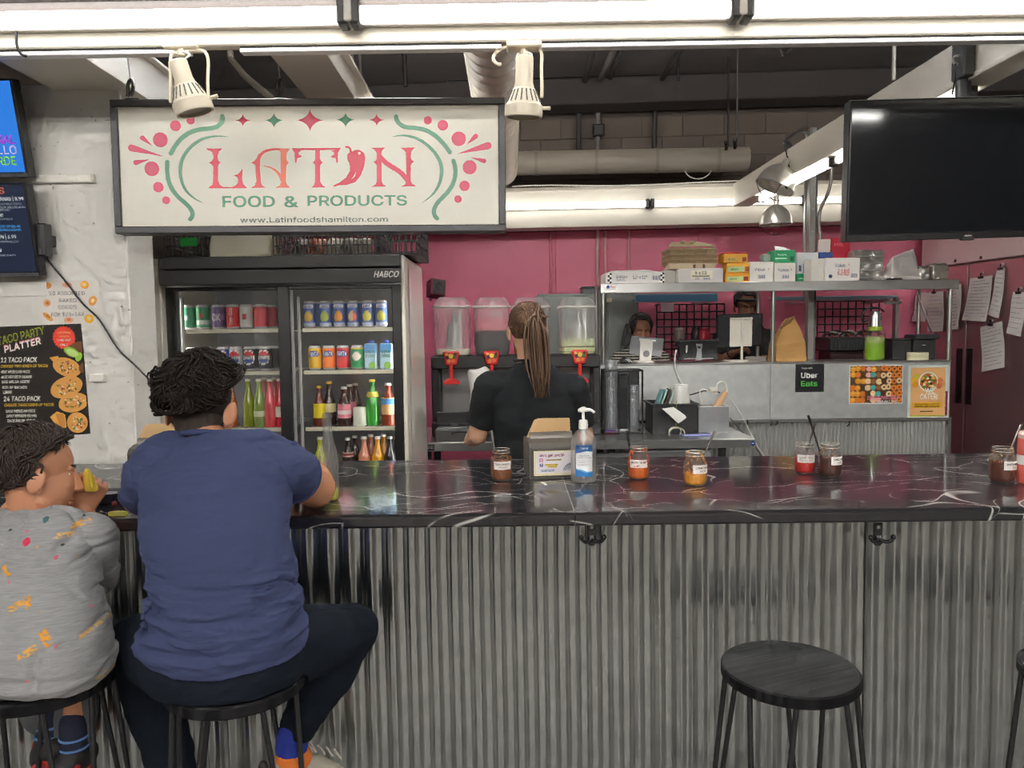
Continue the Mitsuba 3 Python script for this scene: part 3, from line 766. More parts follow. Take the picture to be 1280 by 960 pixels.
def can(px, Y, sh, fn, label, txts=(), R=.0325, H=.122, group=None, name='drink_can'):
    o = np.array([P(px, 450, Y)[0], Y, shz[sh] + .009])
    m, c = printed(can_prof(R, H), lambda a, z: (AL if (z > H - .011 or z < .007) else fn(a, z / H)), o=o)
    k = thing(name, label, 'can', group)
    part(k, 'body', m, 'm_vertex', True, color=c)
    part(k, 'pull_tab', bx(o[0], o[1] - .006, o[2] + H - .002, .014, .02, .0018, .0006), M(AL, .3, .8), False)
    for s, h, w, z, col in txts: part(k, 'lettering', wrap_txt(s, h, w, R, z * H, o), M(col, .5), False)
    return k


CY = SYF + .05
el = lambda a, z, z0, ra, rz: (a / ra) ** 2 + ((z - z0) / rz) ** 2 < 1
# top left
tl = [(237.5, lambda a, z: '#e8efe8' if abs(z - .45) < .1 and a < .3 else '#4f9a78', 'green drink can, leftmost on the top left shelf', ()),
      (256, lambda a, z: '#dfeee0' if abs(z - .3) < .09 else ('#c8503c' if el(a, z, .55, .35, .1) else '#3f8f66'), 'green drink can with a red spot, second on the top left shelf', ()),
      (275, lambda a, z: '#6b5a86' if not (.38 < z < .6) else '#8f7fa0', 'purple drink can with white lettering on the top left shelf', (('CK', .036, .042, .48, '#f4f2ee'),)),
      (293, lambda a, z: '#cf1f2b', 'red cola can with white script on the top left shelf', ()),
      (310, lambda a, z: '#b8413f' if el(a, z, .5, .4, .12) else '#d9ddd8', 'white drink can with a red badge on the top left shelf', ()),
      (328, lambda a, z: '#d02537' if z < .8 else '#a3182c', 'bright red can, rightmost on the top left shelf', ())]
for px, fn, lb, tx in tl:
    k = can(px, CY, 0, fn, lb, tx)
    if 'script' in lb:
        o = np.array([P(px, 450, CY)[0], CY, shz[0] + .009]); t = wrap_txt('Coca-Cola', .017, .088, .0325, 0, (0, 0, 0))
        v = t.vertices.copy(); th = np.arctan2(v[:, 0], -v[:, 1]); rr = np.hypot(v[:, 0], v[:, 1]); zz = v[:, 2] + 0
        u = th * .0325; th2 = -zz / .0325; z2 = u
        t.vertices = np.stack([rr * np.sin(th2), -rr * np.cos(th2), z2 + .061], 1) + o
        part(k, 'lettering', t, M('#f3efe9', .5), False)
for px, col in ((246, '#3c8a66'), (285, '#5b4c78'), (320, '#c02233'), (341, '#a82a3a')):
    can(px, CY + .09, 0, lambda a, z, c=col: c, 'drink can standing in the second row of the top left shelf', (), group='cans in the second row of the top left shelf')
# top right: six blue slim cans
fr = ['#e9c53a', '#b9c94a', '#f0a030', '#e2604a', '#d7d04c', '#cfcb42']; nmf = ['leftmost', 'second', 'third', 'fourth', 'fifth', 'rightmost']
fl = ['yellow', 'yellow-green', 'orange', 'peach and red', 'lime', 'pale lime']
for i, px in enumerate((388.5, 408.5, 425.7, 443, 461, 478.5)):
    can(px, CY, 0, lambda a, z, c=fr[i], i=i: (('#f0d9a0' if i == 3 and a < 0 else c) if el(a, z, .42, .75, .19) else ('#e6e9ee' if .72 < z < .86 and abs(a) < .9 else ('#b9c4dd' if z < .2 else '#4a66a8'))),
        'slim blue can with a %s fruit, %s on the top right shelf' % (fl[i], nmf[i]), (('JUMEX', .012, .036, .79, '#2c4790'),), R=.029, H=.135, group='blue fruit cans on the top right shelf')
for px in (399, 417, 434, 452, 470):
    can(px, CY + .085, 0, lambda a, z: '#4a66a8', 'slim blue can standing in the second row of the top right shelf', (), R=.029, H=.135, group='blue cans in the second row of the top right shelf')
# second shelf left
pep = lambda base: (lambda a, z: ('#c22a35' if z > .64 else '#eceae6' if z > .47 else '#23407f') if el(a, z, .56, .95, .27) else ('#eceae6' if el(a, z, .56, 1.02, .30) else base))
for px, fn, lb, tx in [(241.5, lambda a, z: '#c9622e' if z > .3 else '#a84a24', 'orange-brown can behind the man, leftmost on the second left shelf', ()), (260, lambda a, z: '#d7d32c' if z > .62 else '#4f9a44', 'green and yellow can on the second left shelf behind the man', ()),
                       (279, pep('#2a4f9e'), 'blue cola can with a round red, white and blue badge', (('PEPSI', .016, .046, .56, '#1d2a4d'),)), (295, pep('#b9bcc2'), 'silver cola can with a round red, white and blue badge', (('PEPSI', .016, .046, .56, '#1d2a4d'),)),
                       (313, pep('#17181d'), 'black cola can with a round badge, left one of the two', (('PEPSI', .016, .046, .56, '#101218'),)), (331.5, pep('#17181d'), 'black cola can with a round badge, right one of the two', (('PEPSI', .016, .046, .56, '#101218'),))]:
    can(px, CY, 1, fn, lb, tx)
for px in (322, 342):
    can(px, CY + .09, 1, lambda a, z: '#1b1c21', 'black can standing in the second row of the second left shelf', (), group='black cans in the second row')
# second shelf right
fan = lambda c: (lambda a, z: '#2a3f86' if el(a, z, .66, .95, .12) else c)
for px, c, lb in ((394, '#e3b41f', 'yellow fruit soda can with white and blue lettering'), (411.5, '#ee7a22', 'orange fruit soda can with white and blue lettering'), (429, '#d93a3f', 'red fruit soda can with white and blue lettering')):
    can(px, CY, 1, fan(c), lb, (('FANTA', .020, .050, .665, '#f4f3ef'),))
can(447, CY, 1, lambda a, z: '#e0c534' if z > .84 else ('#f0e8da' if el(a, z, .55, .7, .17) else '#2f8f54'), 'green can with a yellow top and a red fruit badge', ())
kk = 'drink_can'
o = np.array([P(447, 450, CY)[0], CY, shz[1] + .009])
for px, lb in ((464.5, 'pale blue carton of coconut water, left one'), (483.5, 'pale blue carton of coconut water with a dark blue cap, right one')):
    o = np.array([P(px, 450, CY)[0], CY, shz[1] + .009]); k = thing('drink_carton', lb, 'carton', 'coconut water cartons')
    part(k, 'body', bx(o[0], CY, o[2] + .065, .062, .06, .13, .006), M('#a9cfe0', .4), False)
    part(k, 'sky_print', box(o[0] - .03, o[0] + .03, CY - .0305, CY - .029, o[2] + .085, o[2] + .128), M('#4f8fc4', .4), False)
    part(k, 'coconut_print', mv(rot(ex(Point(0, 0).buffer(.018), .001), math.pi / 2, (1, 0, 0)), o[0] + .008, CY - .0305, o[2] + .02), M('#86b84a', .4), False)
    for t, z in (('VITA', .088), ('COCO', .068)): part(k, 'lettering', Fr((o[0], CY - .031, o[2] + z)).put(txt(t, .014, .046)), M('#3b6b4a', .5), False)
    part(k, 'cap', lathe([(0, .13), (.016, .13), (.016, .142), (.012, .147), (0, .147)], 18, o), M('#2a4a96', .4))


def bottle(px, Y, sh, H, R, liquid, label, cap='#b9b5aa', glass=None, lab=None, group=None, zbase=None, neck=.32, fill=1.0):
    """liquid up the body and neck, crown cap, optional printed label (hex, z0, z1)"""
    o = np.array([P(px, 450, Y)[0], Y, (shz[sh] if sh is not None else zbase) + .009])
    s = H * (1 - neck)
    pr = [(0, 0.004), (R * .8, .003), (R * .93, .0), (R, .01), (R, s * .35), (R * .985, s * .62), (R * .9, s * .8), (R * .62, s), (R * .42, s + (H - s) * .35), (R * .36, H - .025), (R * .43, H - .018), (R * .42, H - .008)]
    k = thing('drink_bottle', label, 'bottle', group)
    part(k, 'body', lathe(pr + [(0, H - .008)], 22, o), M(liquid, .12, 0, .6), 45)
    part(k, 'cap', lathe([(0, H), (R * .42, H), (R * .52, H - .012), (R * .42, H - .013)][::-1], 16, o), M(cap, .35, .2), 45)
    if lab:
        part(k, 'paper_label', lathe([(R + .0006, lab[1] * H), (R + .0006, lab[2] * H)], 26, o), M(lab[0], .6), 60)
        if len(lab) > 3: part(k, 'label_print', lathe([(R + .001, lab[4] * H), (R + .001, lab[5] * H)], 26, o), M(lab[3], .6), 60)
    return k


BY = SYF + .06
for px, Y, c, lb in ((287, BY, '#b05a1e', 'orange-brown soda bottle behind the head of the seated man'), (309, BY, '#7f8a10', 'olive yellow soda bottle, left of four on the third left shelf'), (322.5, BY - .02, '#5f7a18', 'green lime soda bottle on the third left shelf'), (336, BY - .02, '#d2424a', 'pink-red soda bottle on the third left shelf'), (348.5, BY - .005, '#c21f33', 'deep red soda bottle with a round label by the door post')):
    bottle(px, Y, 2, .245, .030, c, lb, cap='#cfcac0', lab=('#efe6da', .2, .42) if 'round' in lb else (('#bfc6a0', .22, .34) if 'lime' in lb else None))
for px, c in ((329, '#a83a30'), (342, '#b51f30')):
    bottle(px, BY + .09, 2, .245, .030, c, 'red soda bottle in the second row of the third left shelf', group='soda bottles in the second row')
bottle(397.5, BY, 2, .205, .030, '#5a1f12', 'brown malt bottle with a bright yellow label', cap='#c9a23a', lab=('#e6cf2a', .2, .56))
bottle(410.5, BY + .03, 2, .225, .032, '#1c0f0d', 'dark brown bottle with a gold cap, next to the yellow-labelled one', cap='#c9a23a', lab=('#d9d2a0', .3, .5))
bottle(429, BY - .01, 2, .20, .034, '#2a100f', 'dark bottle with a pink paper label', cap='#d0d0cc', lab=('#e88fa0', .20, .56, '#f3dede', .3, .4))
bottle(436, BY + .09, 2, .205, .032, '#27100e', 'dark bottle behind the pink-labelled one', cap='#b9b9b5', lab=('#d77f92', .20, .56))
bottle(443, BY + .17, 2, .205, .032, '#27100e', 'dark bottle far behind the pink-labelled one', cap='#a9a9a5')
bottle(464.5, BY, 2, .235, .035, '#2c8a2f', 'tall green soda bottle with a yellow neck label', cap='#d8b83a', lab=None)
k = sorted(x for x in labels if x.startswith('drink_bottle') and '__' not in x)[-1]
o = np.array([P(464.5, 450, BY)[0], BY, shz[2] + .009]); part(k, 'neck_label', lathe([(.0318, .145), (.0262, .172)], 26, o), M('#d8c552', .6), 60)
k = bottle(484.5, BY, 2, .215, .037, '#7a2c17', 'brown plastic bottle with a white cap and a picture label', cap='#eceae4', lab=('#d9a978', .26, .66, '#3f7fb5', .5, .64))
c = np.array([P(448, 450, BY - .02)[0], BY - .02, shz[2] + .009])
k = thing('white_cup', 'white foam cup turned over between the dark and the green bottles', 'cup')
part(k, 'cup', lathe([(0, 0), (.033, 0), (.034, .004), (.033, .088), (.03, .094), (0, .094)], 28, c), M('#d8ddcc', .6), 40)
part(k, 'rim', lathe([(.033, 0), (.0355, .002), (.0355, .008), (.034, .01)], 28, c), M('#dfe3d4', .6))
# lowest visible shelf: bottles standing lower, seen above the counter
z4 = F(430, 588, SYF)[2] - .012
for px, dy, H, R, c, cap, lb, lab in ((397, 0, .17, .031, '#b6bd32', '#c4c4c0', 'yellow-green bottle on the lowest visible shelf', None), (432, 0, .165, .029, '#1d0d0c', '#c9c9c4', 'dark cola bottle with a printed red and white band', ('#c4a8a0', .42, .56, '#7d2630', .46, .52)), (441, .08, .165, .029, '#1d0d0c', '#a9a9a4', 'dark cola bottle in the second row of the lowest visible shelf', None),
                                      (452.5, 0, .17, .032, '#d98a6c', '#e0dcd2', 'peach coloured bottle on the lowest visible shelf', None), (461, .08, .17, .032, '#b96a4c', '#d0ccc2', 'peach coloured bottle behind the first peach one', None), (469.5, 0, .17, .032, '#d99216', '#e6e2d8', 'orange-yellow bottle on the lowest visible shelf', None), (477, .08, .17, .032, '#b97a12', '#d6d2c8', 'orange-yellow bottle behind the first orange one', None),
                                      (485, -.005, .17, .029, '#12131a', '#9a9a9a', 'black bottle, last but one on the lowest visible shelf', None), (493, .02, .165, .029, '#12131a', '#5a5a5a', 'black bottle at the right end of the lowest visible shelf', None)):
    bottle(px, BY - .02 + dy, None, H, R, c, lb, cap=cap, lab=lab, zbase=z4, neck=.42)
for px in (308, 320, 332, 343):
    bottle(px, BY - .02, None, .165, .029, '#23201c', 'dark bottle with a white cap on the lowest left shelf', cap='#e0ded8', zbase=z4, neck=.42, group='dark bottles on the lowest left shelf')
for x0, x1 in ((F(222, 450)[0], xl1 + .01), (xr0 + .03, xr1 + .005)):
    part(fg, 'shelf', box(x0, x1, SYF, D1 - .06, z4 - .012, z4 + .008, .002), M('#8b897e', .4), False)

# ---- things on top of the fridge
def crate(x0, x1, y0, y1, z0, z1, label, nx=16, ny=8):
    k = thing('bread_crate', label, 'crate'); t = .004
    part(k, 'base', box(x0, x1, y0, y1, z0, z0 + .006), BLACK, False)
    for (a0, a1, b0, b1) in ((x0, x1, y0, y0 + t), (x0, x1, y1 - t, y1)):
        for z in np.linspace(z0, z1, 4): part(k, 'rail', box(a0, a1, b0 - .001, b1 + .001, z - .003, z + .003), BLACK, False)
        for x in np.linspace(x0, x1, nx): part(k, 'bar', box(x - .003, x + .003, b0, b1, z0, z1), BLACK, False)
    for (a0, a1) in ((x0, x0 + t), (x1 - t, x1)):
        for z in np.linspace(z0, z1, 4): part(k, 'rail', box(a0 - .001, a1 + .001, y0, y1, z - .003, z + .003), BLACK, False)
        for y in np.linspace(y0, y1, ny): part(k, 'bar', box(a0, a1, y - .003, y + .003, z0, z1), BLACK, False)
    return k


cy0 = FY + .04
crate(F(341, 300, cy0)[0], F(470, 300, cy0)[0], cy0, cy0 + .36, fzt + .006, fzt + .15, 'black lattice crate on top of the fridge, middle one holding snack bags', 24)
x0, x1 = F(343, 300)[0] + .03, F(466, 300)[0] - .02
for i, (c, t) in enumerate((('#8a4632', .3), ('#a0988c', .5), ('#6d6a64', .68), ('#8d8579', .85), ('#3b3532', .12))):
    x = x0 + (x1 - x0) * t; m = hull([((x - .03, cy0 + .09, fzt + .02), .012), ((x + .035, cy0 + .1, fzt + .02), .012), ((x - .02, cy0 + .2, fzt + .1), .014), ((x + .03, cy0 + .2, fzt + .095), .014), ((x, cy0 + .1, fzt + .08), .02)])
    single('snack_bag', m, M(c, .3), '%s snack bag in the lattice crate on top of the fridge' % ('dark red', 'pale grey', 'grey', 'beige', 'black')[i], 'bag')
crate(F(473, 300, cy0 + .1)[0], F(521, 300, cy0)[0], cy0 + .0, cy0 + .5, fzt + .006, fzt + .19, 'black lattice crate on top of the fridge at its right end', 8, 12)
crate(F(206, 300, cy0)[0], F(253, 300, cy0)[0], cy0, cy0 + .4, fzt + .006, fzt + .16, 'black crate on top of the fridge at its left end, with a green label', 5, 8)
a = F(225, 297, cy0 - .006); b = F(247, 308, cy0 - .006)
k = [x for x in labels if x.startswith('bread_crate')][-1]
part(k, 'green_card', box(a[0], b[0], cy0 - .012, cy0 - .006, b[2], a[2], .001), M('#1f8a3c', .5), False)
a = F(254, 321, cy0); b = F(337, 292, cy0)
m = hull([((a[0] + .04, cy0 + .02, fzt + .012), .012), ((b[0] - .02, cy0 + .02, fzt + .012), .012), ((a[0] + .01, cy0 + .1, fzt + .15), .012), ((b[0] - .02, cy0 + .1, fzt + .15), .012), ((a[0] + .05, cy0 + .3, fzt + .02), .012), ((b[0] - .02, cy0 + .3, fzt + .02), .012)])
m = m.subdivide().subdivide(); n_ = meshkit.fbm(m.vertices * 18, 3, 2) - .5; m.vertices += m.vertex_normals * (n_ * .03)[:, None]; m.vertices[:, 2] = np.maximum(m.vertices[:, 2], fzt + .001)
single('plastic_bag', m, M('#c6bf9c', .18, 0, .5), 'crumpled yellowish clear bag of bread lying on top of the fridge', 'bag', smooth=True)
# plastic sheet on the fridge's right side, small speaker behind it
a0, a1 = fx1 + .004, fx1 + .012
sh = [np.array([[fx1 + .004 + .016 * abs(math.sin(i * 1.7)) * (j / 6), FY + .12 + .58 * i / 8, fzt - .03 - 1.2 * j / 6] for j in range(7)]) for i in range(9)]
R = np.array(sh); v = R.reshape(-1, 3); i, j = np.meshgrid(np.arange(8), np.arange(6), indexing='ij'); q = np.stack([i * 7 + j, i * 7 + j + 1, (i + 1) * 7 + j + 1, (i + 1) * 7 + j], -1).reshape(-1, 4)
single('plastic_sheet', trimesh.Trimesh(v, np.vstack([q[:, :3], q[:, [0, 2, 3]]]), process=False), M('#dcd6cf', .12, 0, .8), 'clear plastic sheet hanging on the white side of the fridge', 'plastic sheet', smooth=True)
k = thing('small_speaker', 'small dark red and black speaker on the pink wall beside the fridge', 'speaker')
c = P(545, 361, 5.9)
f = lambda m: mv(rot(rotz(m, .5), -.3, (1, 0, 0)), *c)
part(k, 'box', f(bx(0, 0, 0, .12, .10, .13, .006)), M('#5a2430', .5), False); part(k, 'grille', f(bx(0, -.052, 0, .10, .006, .11, .002)), M('#2b2024', .6), False)
part(k, 'cone', f(rot(lathe([(0, .0), (.02, 0), (.028, .006)], 18, (0, 0, .056)), math.pi / 2, (1, 0, 0))), M('#191417', .5)); part(k, 'arm', rod(c + [-.03, 0, -.02], c + [-.12, .75, -.05], .014), M('#3b2228', .5))
# ================================================================ the bar counter
CF, CB, CZ = 2.07, 2.97, 1.07
ct = thing('bar_countertop', 'long black marble-look bar top with white veins', 'countertop')
xs = .168
e = P(640, 656, CF)[2]
TH = .036


def top_slab(x0, x1):
    prof = [(CF + .012, CZ), (CF + .005, CZ - .002), (CF + .001, CZ - .006), (CF, CZ - .012), (CF, CZ - TH + .006), (CF + .004, CZ - TH), (CB, CZ - TH), (CB, CZ)]
    m = trimesh.creation.extrude_polygon(Polygon(prof), x1 - x0, engine='earcut')
    v = m.vertices; m.vertices = np.stack([v[:, 2] + x0, v[:, 0], v[:, 1]], 1); m.fix_normals(); return m


part(ct, 'slab', top_slab(-3.0, xs - .0008), 'm_marble', False)
part(ct, 'slab', top_slab(xs + .0008, 3.2), 'm_marble', False)
part(ct, 'seam_strip', box(xs - .001, xs + .001, CF + .012, CB, CZ - .01, CZ - .0006), M('#b9b4aa', .4), False)
cb_ = thing('bar_counter', 'bar front of corrugated galvanised steel sheets under the black top', 'counter')
part(cb_, 'frame', box(-3.0, 3.2, 2.17, 2.22, 0, CZ - TH), M('#24211f', .8), False)
part(cb_, 'back_board', box(-3.0, 3.2, 2.9, 2.93, 0, CZ - TH), M('#24211f', .8), False)
part(cb_, 'end_board', box(-3.0, -2.97, 2.22, 2.9, 0, CZ - TH), M('#24211f', .8), False)
part(cb_, 'end_board', box(3.17, 3.2, 2.22, 2.9, 0, CZ - TH), M('#24211f', .8), False)
pitch, amp = .0605, .0075


def corrugated(x0, x1, Y):
    n = int((x1 - x0) / pitch * 18); x = np.linspace(x0, x1, n); ph = 2 * np.pi * x / pitch
    y = Y - amp * np.sin(ph) - .0012 * np.sin(3 * ph + .4) - .0016 * meshkit.noise(np.stack([x * 9, x * 0, x * 0], 1), 3)
    z = np.linspace(.03, CZ - TH - .001, 10); V = []
    for k, zz in enumerate(z):
        dy = .0014 * (meshkit.noise(np.stack([x * 2.5, x * 0 + zz * 3, x * 0], 1), 5) - .5)
        V.append(np.stack([x + .002 * math.sin(zz * 5), y + dy, np.full(n, zz)], 1))
    R = np.array(V); i, j = np.meshgrid(np.arange(len(z) - 1), np.arange(n - 1), indexing='ij')
    q = np.stack([i * n + j, i * n + j + 1, (i + 1) * n + j + 1, (i + 1) * n + j], -1).reshape(-1, 4)
    return trimesh.Trimesh(R.reshape(-1, 3), np.vstack([q[:, :3], q[:, [0, 2, 3]]]), process=False)


xx = [-3.0 + pitch * 11 * i for i in range(10)]
for i in range(9):
    part(cb_, 'corrugated_sheet', corrugated(xx[i], min(xx[i + 1] + pitch * .75, 3.2), 2.135 + (.0025 if i % 2 else 0)), 'm_galv', True)
for px, nm in ((740, 'left'), (1099, 'right')):
    k = thing('coat_hook', 'black double coat hook under the bar top, %s one' % nm, 'hook')
    c = P(px, 666, 2.10); c[1] = 2.108
    part(k, 'plate', cat(bx(c[0], c[1], c[2], .026, .006, .052, .003), rot(lathe([(0, 0), (.013, 0), (.013, .006), (0, .006)], 20), math.pi / 2, (1, 0, 0)).apply_translation((c[0], c[1] + .003, c[2] - .026))), BLACK_M, False)
    for s in (-1, 1):
        pr_ = [(c[0] + s * .003, c[1] - .004, c[2] - .008), (c[0] + s * .010, c[1] - .014, c[2] - .022), (c[0] + s * .022, c[1] - .022, c[2] - .021), (c[0] + s * .031, c[1] - .025, c[2] - .008)]
        part(k, 'prong', tube(pr_, [.006, .0055, .005, .005], 10, 20), BLACK_M); part(k, 'prong_tip', ell(pr_[-1], (.0072,) * 3, 2), BLACK_M)
    part(k, 'screw', ell((c[0], c[1] - .003, c[2] + .014), (.005, .002, .005), 2), CHROME)


# ---- bar stools
def stool(c, label, turn=0.0, visible=True, group='black bar stools'):
    k = thing('bar_stool', label, 'stool', group); R = .161; x, y, z = c
    f = lambda m: mv(rotz(m, turn), x, y, 0)
    part(k, 'seat', f(lathe([(0, z - .03), (R - .004, z - .03), (R, z - .026), (R, z - .004), (R - .004, z), (R * .5, z), (0, z)], 72)), 'm_seat', 30, label='black wooden seat with visible grain')
    part(k, 'rim_wear', f(lathe([(R - .0042, z + .0001), (R - .0006, z - .0034)], 72)), M('#4b4038', .5), False)  # paler brown band around the seat edge
    for a in (math.pi * .25, math.pi * .75, math.pi * 1.25, math.pi * 1.75):
        ft = np.array([math.cos(a) * .225, math.sin(a) * .225, .008])
        for d in (-.36, .36):
            tp = np.array([math.cos(a + d) * (R - .012), math.sin(a + d) * (R - .012), z - .03])
            part(k, 'leg_rod', f(rod(tp, ft + (tp - ft) * .0 + [math.cos(a + math.pi / 2) * d * .02, math.sin(a + math.pi / 2) * d * .02, 0], .0065, 10)), BLACK_M)
        part(k, 'foot', f(lathe([(0, 0), (.013, 0), (.013, .012), (.008, .016), (0, .016)], 14, ft - [0, 0, .008])), BLACK)
    part(k, 'foot_ring', f(ring((0, 0, .24), .205, .0065, 48, 8)), BLACK_M)
    return k


s1 = Pz(987, 833, .75); stool(s1, 'empty black bar stool with a round grained seat', .18)
s2 = Pz(295, 845, .75); stool(s2, 'black bar stool under the man in the blue shirt', .3)
s3 = Pz(54, 843, .75); stool(s3, 'black bar stool under the boy in the grey shirt', .1)
s4 = Pz(1372, 838, .75); stool(s4, 'black bar stool cut by the right edge, only its legs in view', .62)


# ---- glass jars of salsa
def jar(px, py, sc, liquid, fill, label, labtxt, lab_ang, spoon, spots=None, smear=None, w_lab=.068):
    b = Pz(px, py, CZ); R, H = .0385 * sc, .112 * sc
    k = thing('salsa_jar', label, 'jar')
    prof = [(R * .55, .004), (R * .8, .0), (R * .95, .008), (R, .02), (R, H * .60), (R * .96, H * .68), (R * .82, H * .77), (R * .76, H * .80), (R * .76, H * .85), (R * .80, H * .87), (R * .80, H * .89), (R * .77, H * .91), (R * .77, H * .93), (R * .80, H * .95), (R * .80, H * .985), (R * .77, H)]
    prof = [(r * sc / sc, z) for r, z in prof]
    part(k, 'glass', lathe(prof, 40, b), 'm_jar', True)
    for zr, rr_ in ((.985, .785), (.88, .80), (.008, .72)): part(k, 'glass_rim', ring(b + [0, 0, H * zr + .0012], R * rr_, .0011, 40, 6), M('#c9c5bc', .2, 0, .5))  # opaque pale rings paint highlights along the glass rims
    Rl = R - .0022; zf = H * fill
    n = 40; lm = lathe([(0, .003), (R * .78, .003), (Rl * .95, .010), (Rl, .021)] + [(Rl, z) for z in np.linspace(.024, max(zf, .026), 9)] + [(Rl * .6, zf + .001), (0, zf + .002)], n)
    c1, c2, c3 = [np.array(lin(c)) for c in liquid]; q = meshkit.noise(lm.vertices * 260, 4); q2 = meshkit.noise(lm.vertices * 420 + 7, 8)
    col = c1 + (c2 - c1) * np.clip((q - .45) * 5, 0, 1)[:, None]; col = col + (c3 - col) * (q2 > .74)[:, None] * .8
    lm2 = lm.copy(); lm2 = lm2.subdivide(); q = meshkit.noise(lm2.vertices * 260, 4); q2 = meshkit.noise(lm2.vertices * 420 + 7, 8)
    col = c1 + (c2 - c1) * np.clip((q - .45) * 5, 0, 1)[:, None]; col = col + (c3 - col) * (q2 > .74)[:, None] * .8
    part(k, 'salsa', mv(lm2, *b), 'm_vertex', True, color=col)
    if smear:
        r_ = np.random.default_rng(int(px)); ms = []
        for _ in range(smear[1]):
            a = r_.uniform(-math.pi, math.pi); z = r_.uniform(fill + .02, .97); rr = np.interp(z * H, [p[1] for p in prof], [p[0] for p in prof]) - .0012; s = r_.uniform(.0012, .0042)
            ms.append(ell((rr * math.sin(a) + b[0], -rr * math.cos(a) + b[1], z * H + b[2]), (s * .8, s * .8, s * r_.uniform(.6, 1.5)), 1))
        k2 = part(k, 'sauce_smear', cat(ms), M(smear[0], .35), True); labels[k2] = {'kind': 'stuff'}
    a0 = lab_ang; w = w_lab * sc; aa = np.linspace(a0 - w / R / 2, a0 + w / R / 2, 12); z0, z1 = H * .38, H * .64
    RR = R + .0006; v = np.array([[RR * math.sin(t), -RR * math.cos(t), z] for z in (z0, z1) for t in aa]) + b
    fa = [[i, i + 1, 13 + i] for i in range(11)] + [[i, 13 + i, 12 + i] for i in range(11)]
    part(k, 'paper_label', trimesh.Trimesh(v, fa, process=False), M('#f1efec', .7), True, label='white paper label with small print')
    for i, s in enumerate(labtxt):
        if s: part(k, 'lettering', wrap_txt(s, .0062 * sc, min(w * .86, .0048 * len(s)), R + .0008, z0 + (z1 - z0) * (.66 - .36 * i), b, .0003, i == 0, a0), M('#2b2b2e', .7), False)
    if spoon:
        ang, lean, L, col = spoon
        base = b + np.array([-math.cos(ang) * R * .3, 0, .012]); tip = base + np.array([math.sin(lean) * L, .012, math.cos(lean) * L])
        d = (tip - base); pts = [base, base + d * .35, base + d * .7, tip]
        part(k, 'spoon_handle', tube(pts, [.0022, .0024, .003, .0042], 10, 24), M(col, .25, .9 if col != '#1a1717' else 0))
        part(k, 'spoon_bowl', mv(ell((0, 0, 0), (.013, .006, .018), 2), *(base + [0, 0, .012])), M(col, .25, .9 if col != '#1a1717' else 0))
    return k


jar(627, 599.5, .93, ('#6e3a1c', '#8f5527', '#3a1c10'), .62, 'jar of brown chipotle salsa left of the napkin dispenser', ('SALSA CHIPOTLE', 'Medium'), .15, (0, -.14, .155, '#b9b9b6'), smear=('#7d5430', 60))
jar(798, 597.5, .94, ('#d0530f', '#e2701a', '#a63a0c'), .40, 'jar of bright orange salsa with a black spoon, right of the hand sanitizer', ('MOUNT HABIL', 'Hot'), -.12, (0, -.18, .15, '#1a1717'), smear=('#c4561c', 90))
jar(869, 605.5, .95, ('#dd8118', '#f0b344', '#c25a12'), .34, 'jar of chunky yellow-orange salsa with a thin leaning spoon', ('CORN SALSA', 'Mild'), .45, (0, .45, .175, '#a5a19b'), smear=('#c88d4a', 110))
jar(1006, 590.5, .92, ('#b3150f', '#cf2a1a', '#7d0d0a'), .46, 'jar of red salsa, left one of the pair', ('SALSA ROJA', 'Extra hot'), -.22, (0, .3, .165, '#4b4541'), smear=('#b9a396', 25))
jar(1037, 594.5, .97, ('#2a0d08', '#4a1d10', '#7a3d1c'), .56, 'jar of dark chili oil, right one of the pair, with a dark spoon', ('CHILI OIL', 'Hot'), .5, (0, -.3, .20, '#3a3431'), smear=('#8a6a48', 40), w_lab=.06)
jar(1252.5, 601.5, .98, ('#3a0f08', '#5a2412', '#8a4a1c'), .58, 'jar of dark red chili oil at the right end of the bar', ('SALSA MACHA', 'Hot'), .42, (0, .42, .185, '#b9b4ad'), smear=('#8f6a44', 70))
b = Pz(1286, 603.5, CZ)
k = thing('squeeze_bottle', 'coral red squeeze bottle cut by the right edge', 'bottle')
part(k, 'body', lathe([(0, 0), (.031, 0), (.034, .004), (.034, .135), (.033, .142)], 30, b), M('#d8685c', .35), 40)
part(k, 'shoulder', lathe([(.033, .142), (.034, .155), (.028, .163), (.016, .168), (.009, .18), (.005, .205), (0, .205)], 30, b), M('#f0c9bd', .35), 40)
part(k, 'paper_label', lathe([(.0346, .06), (.0346, .09)], 30, b), M('#f0ece6', .6))

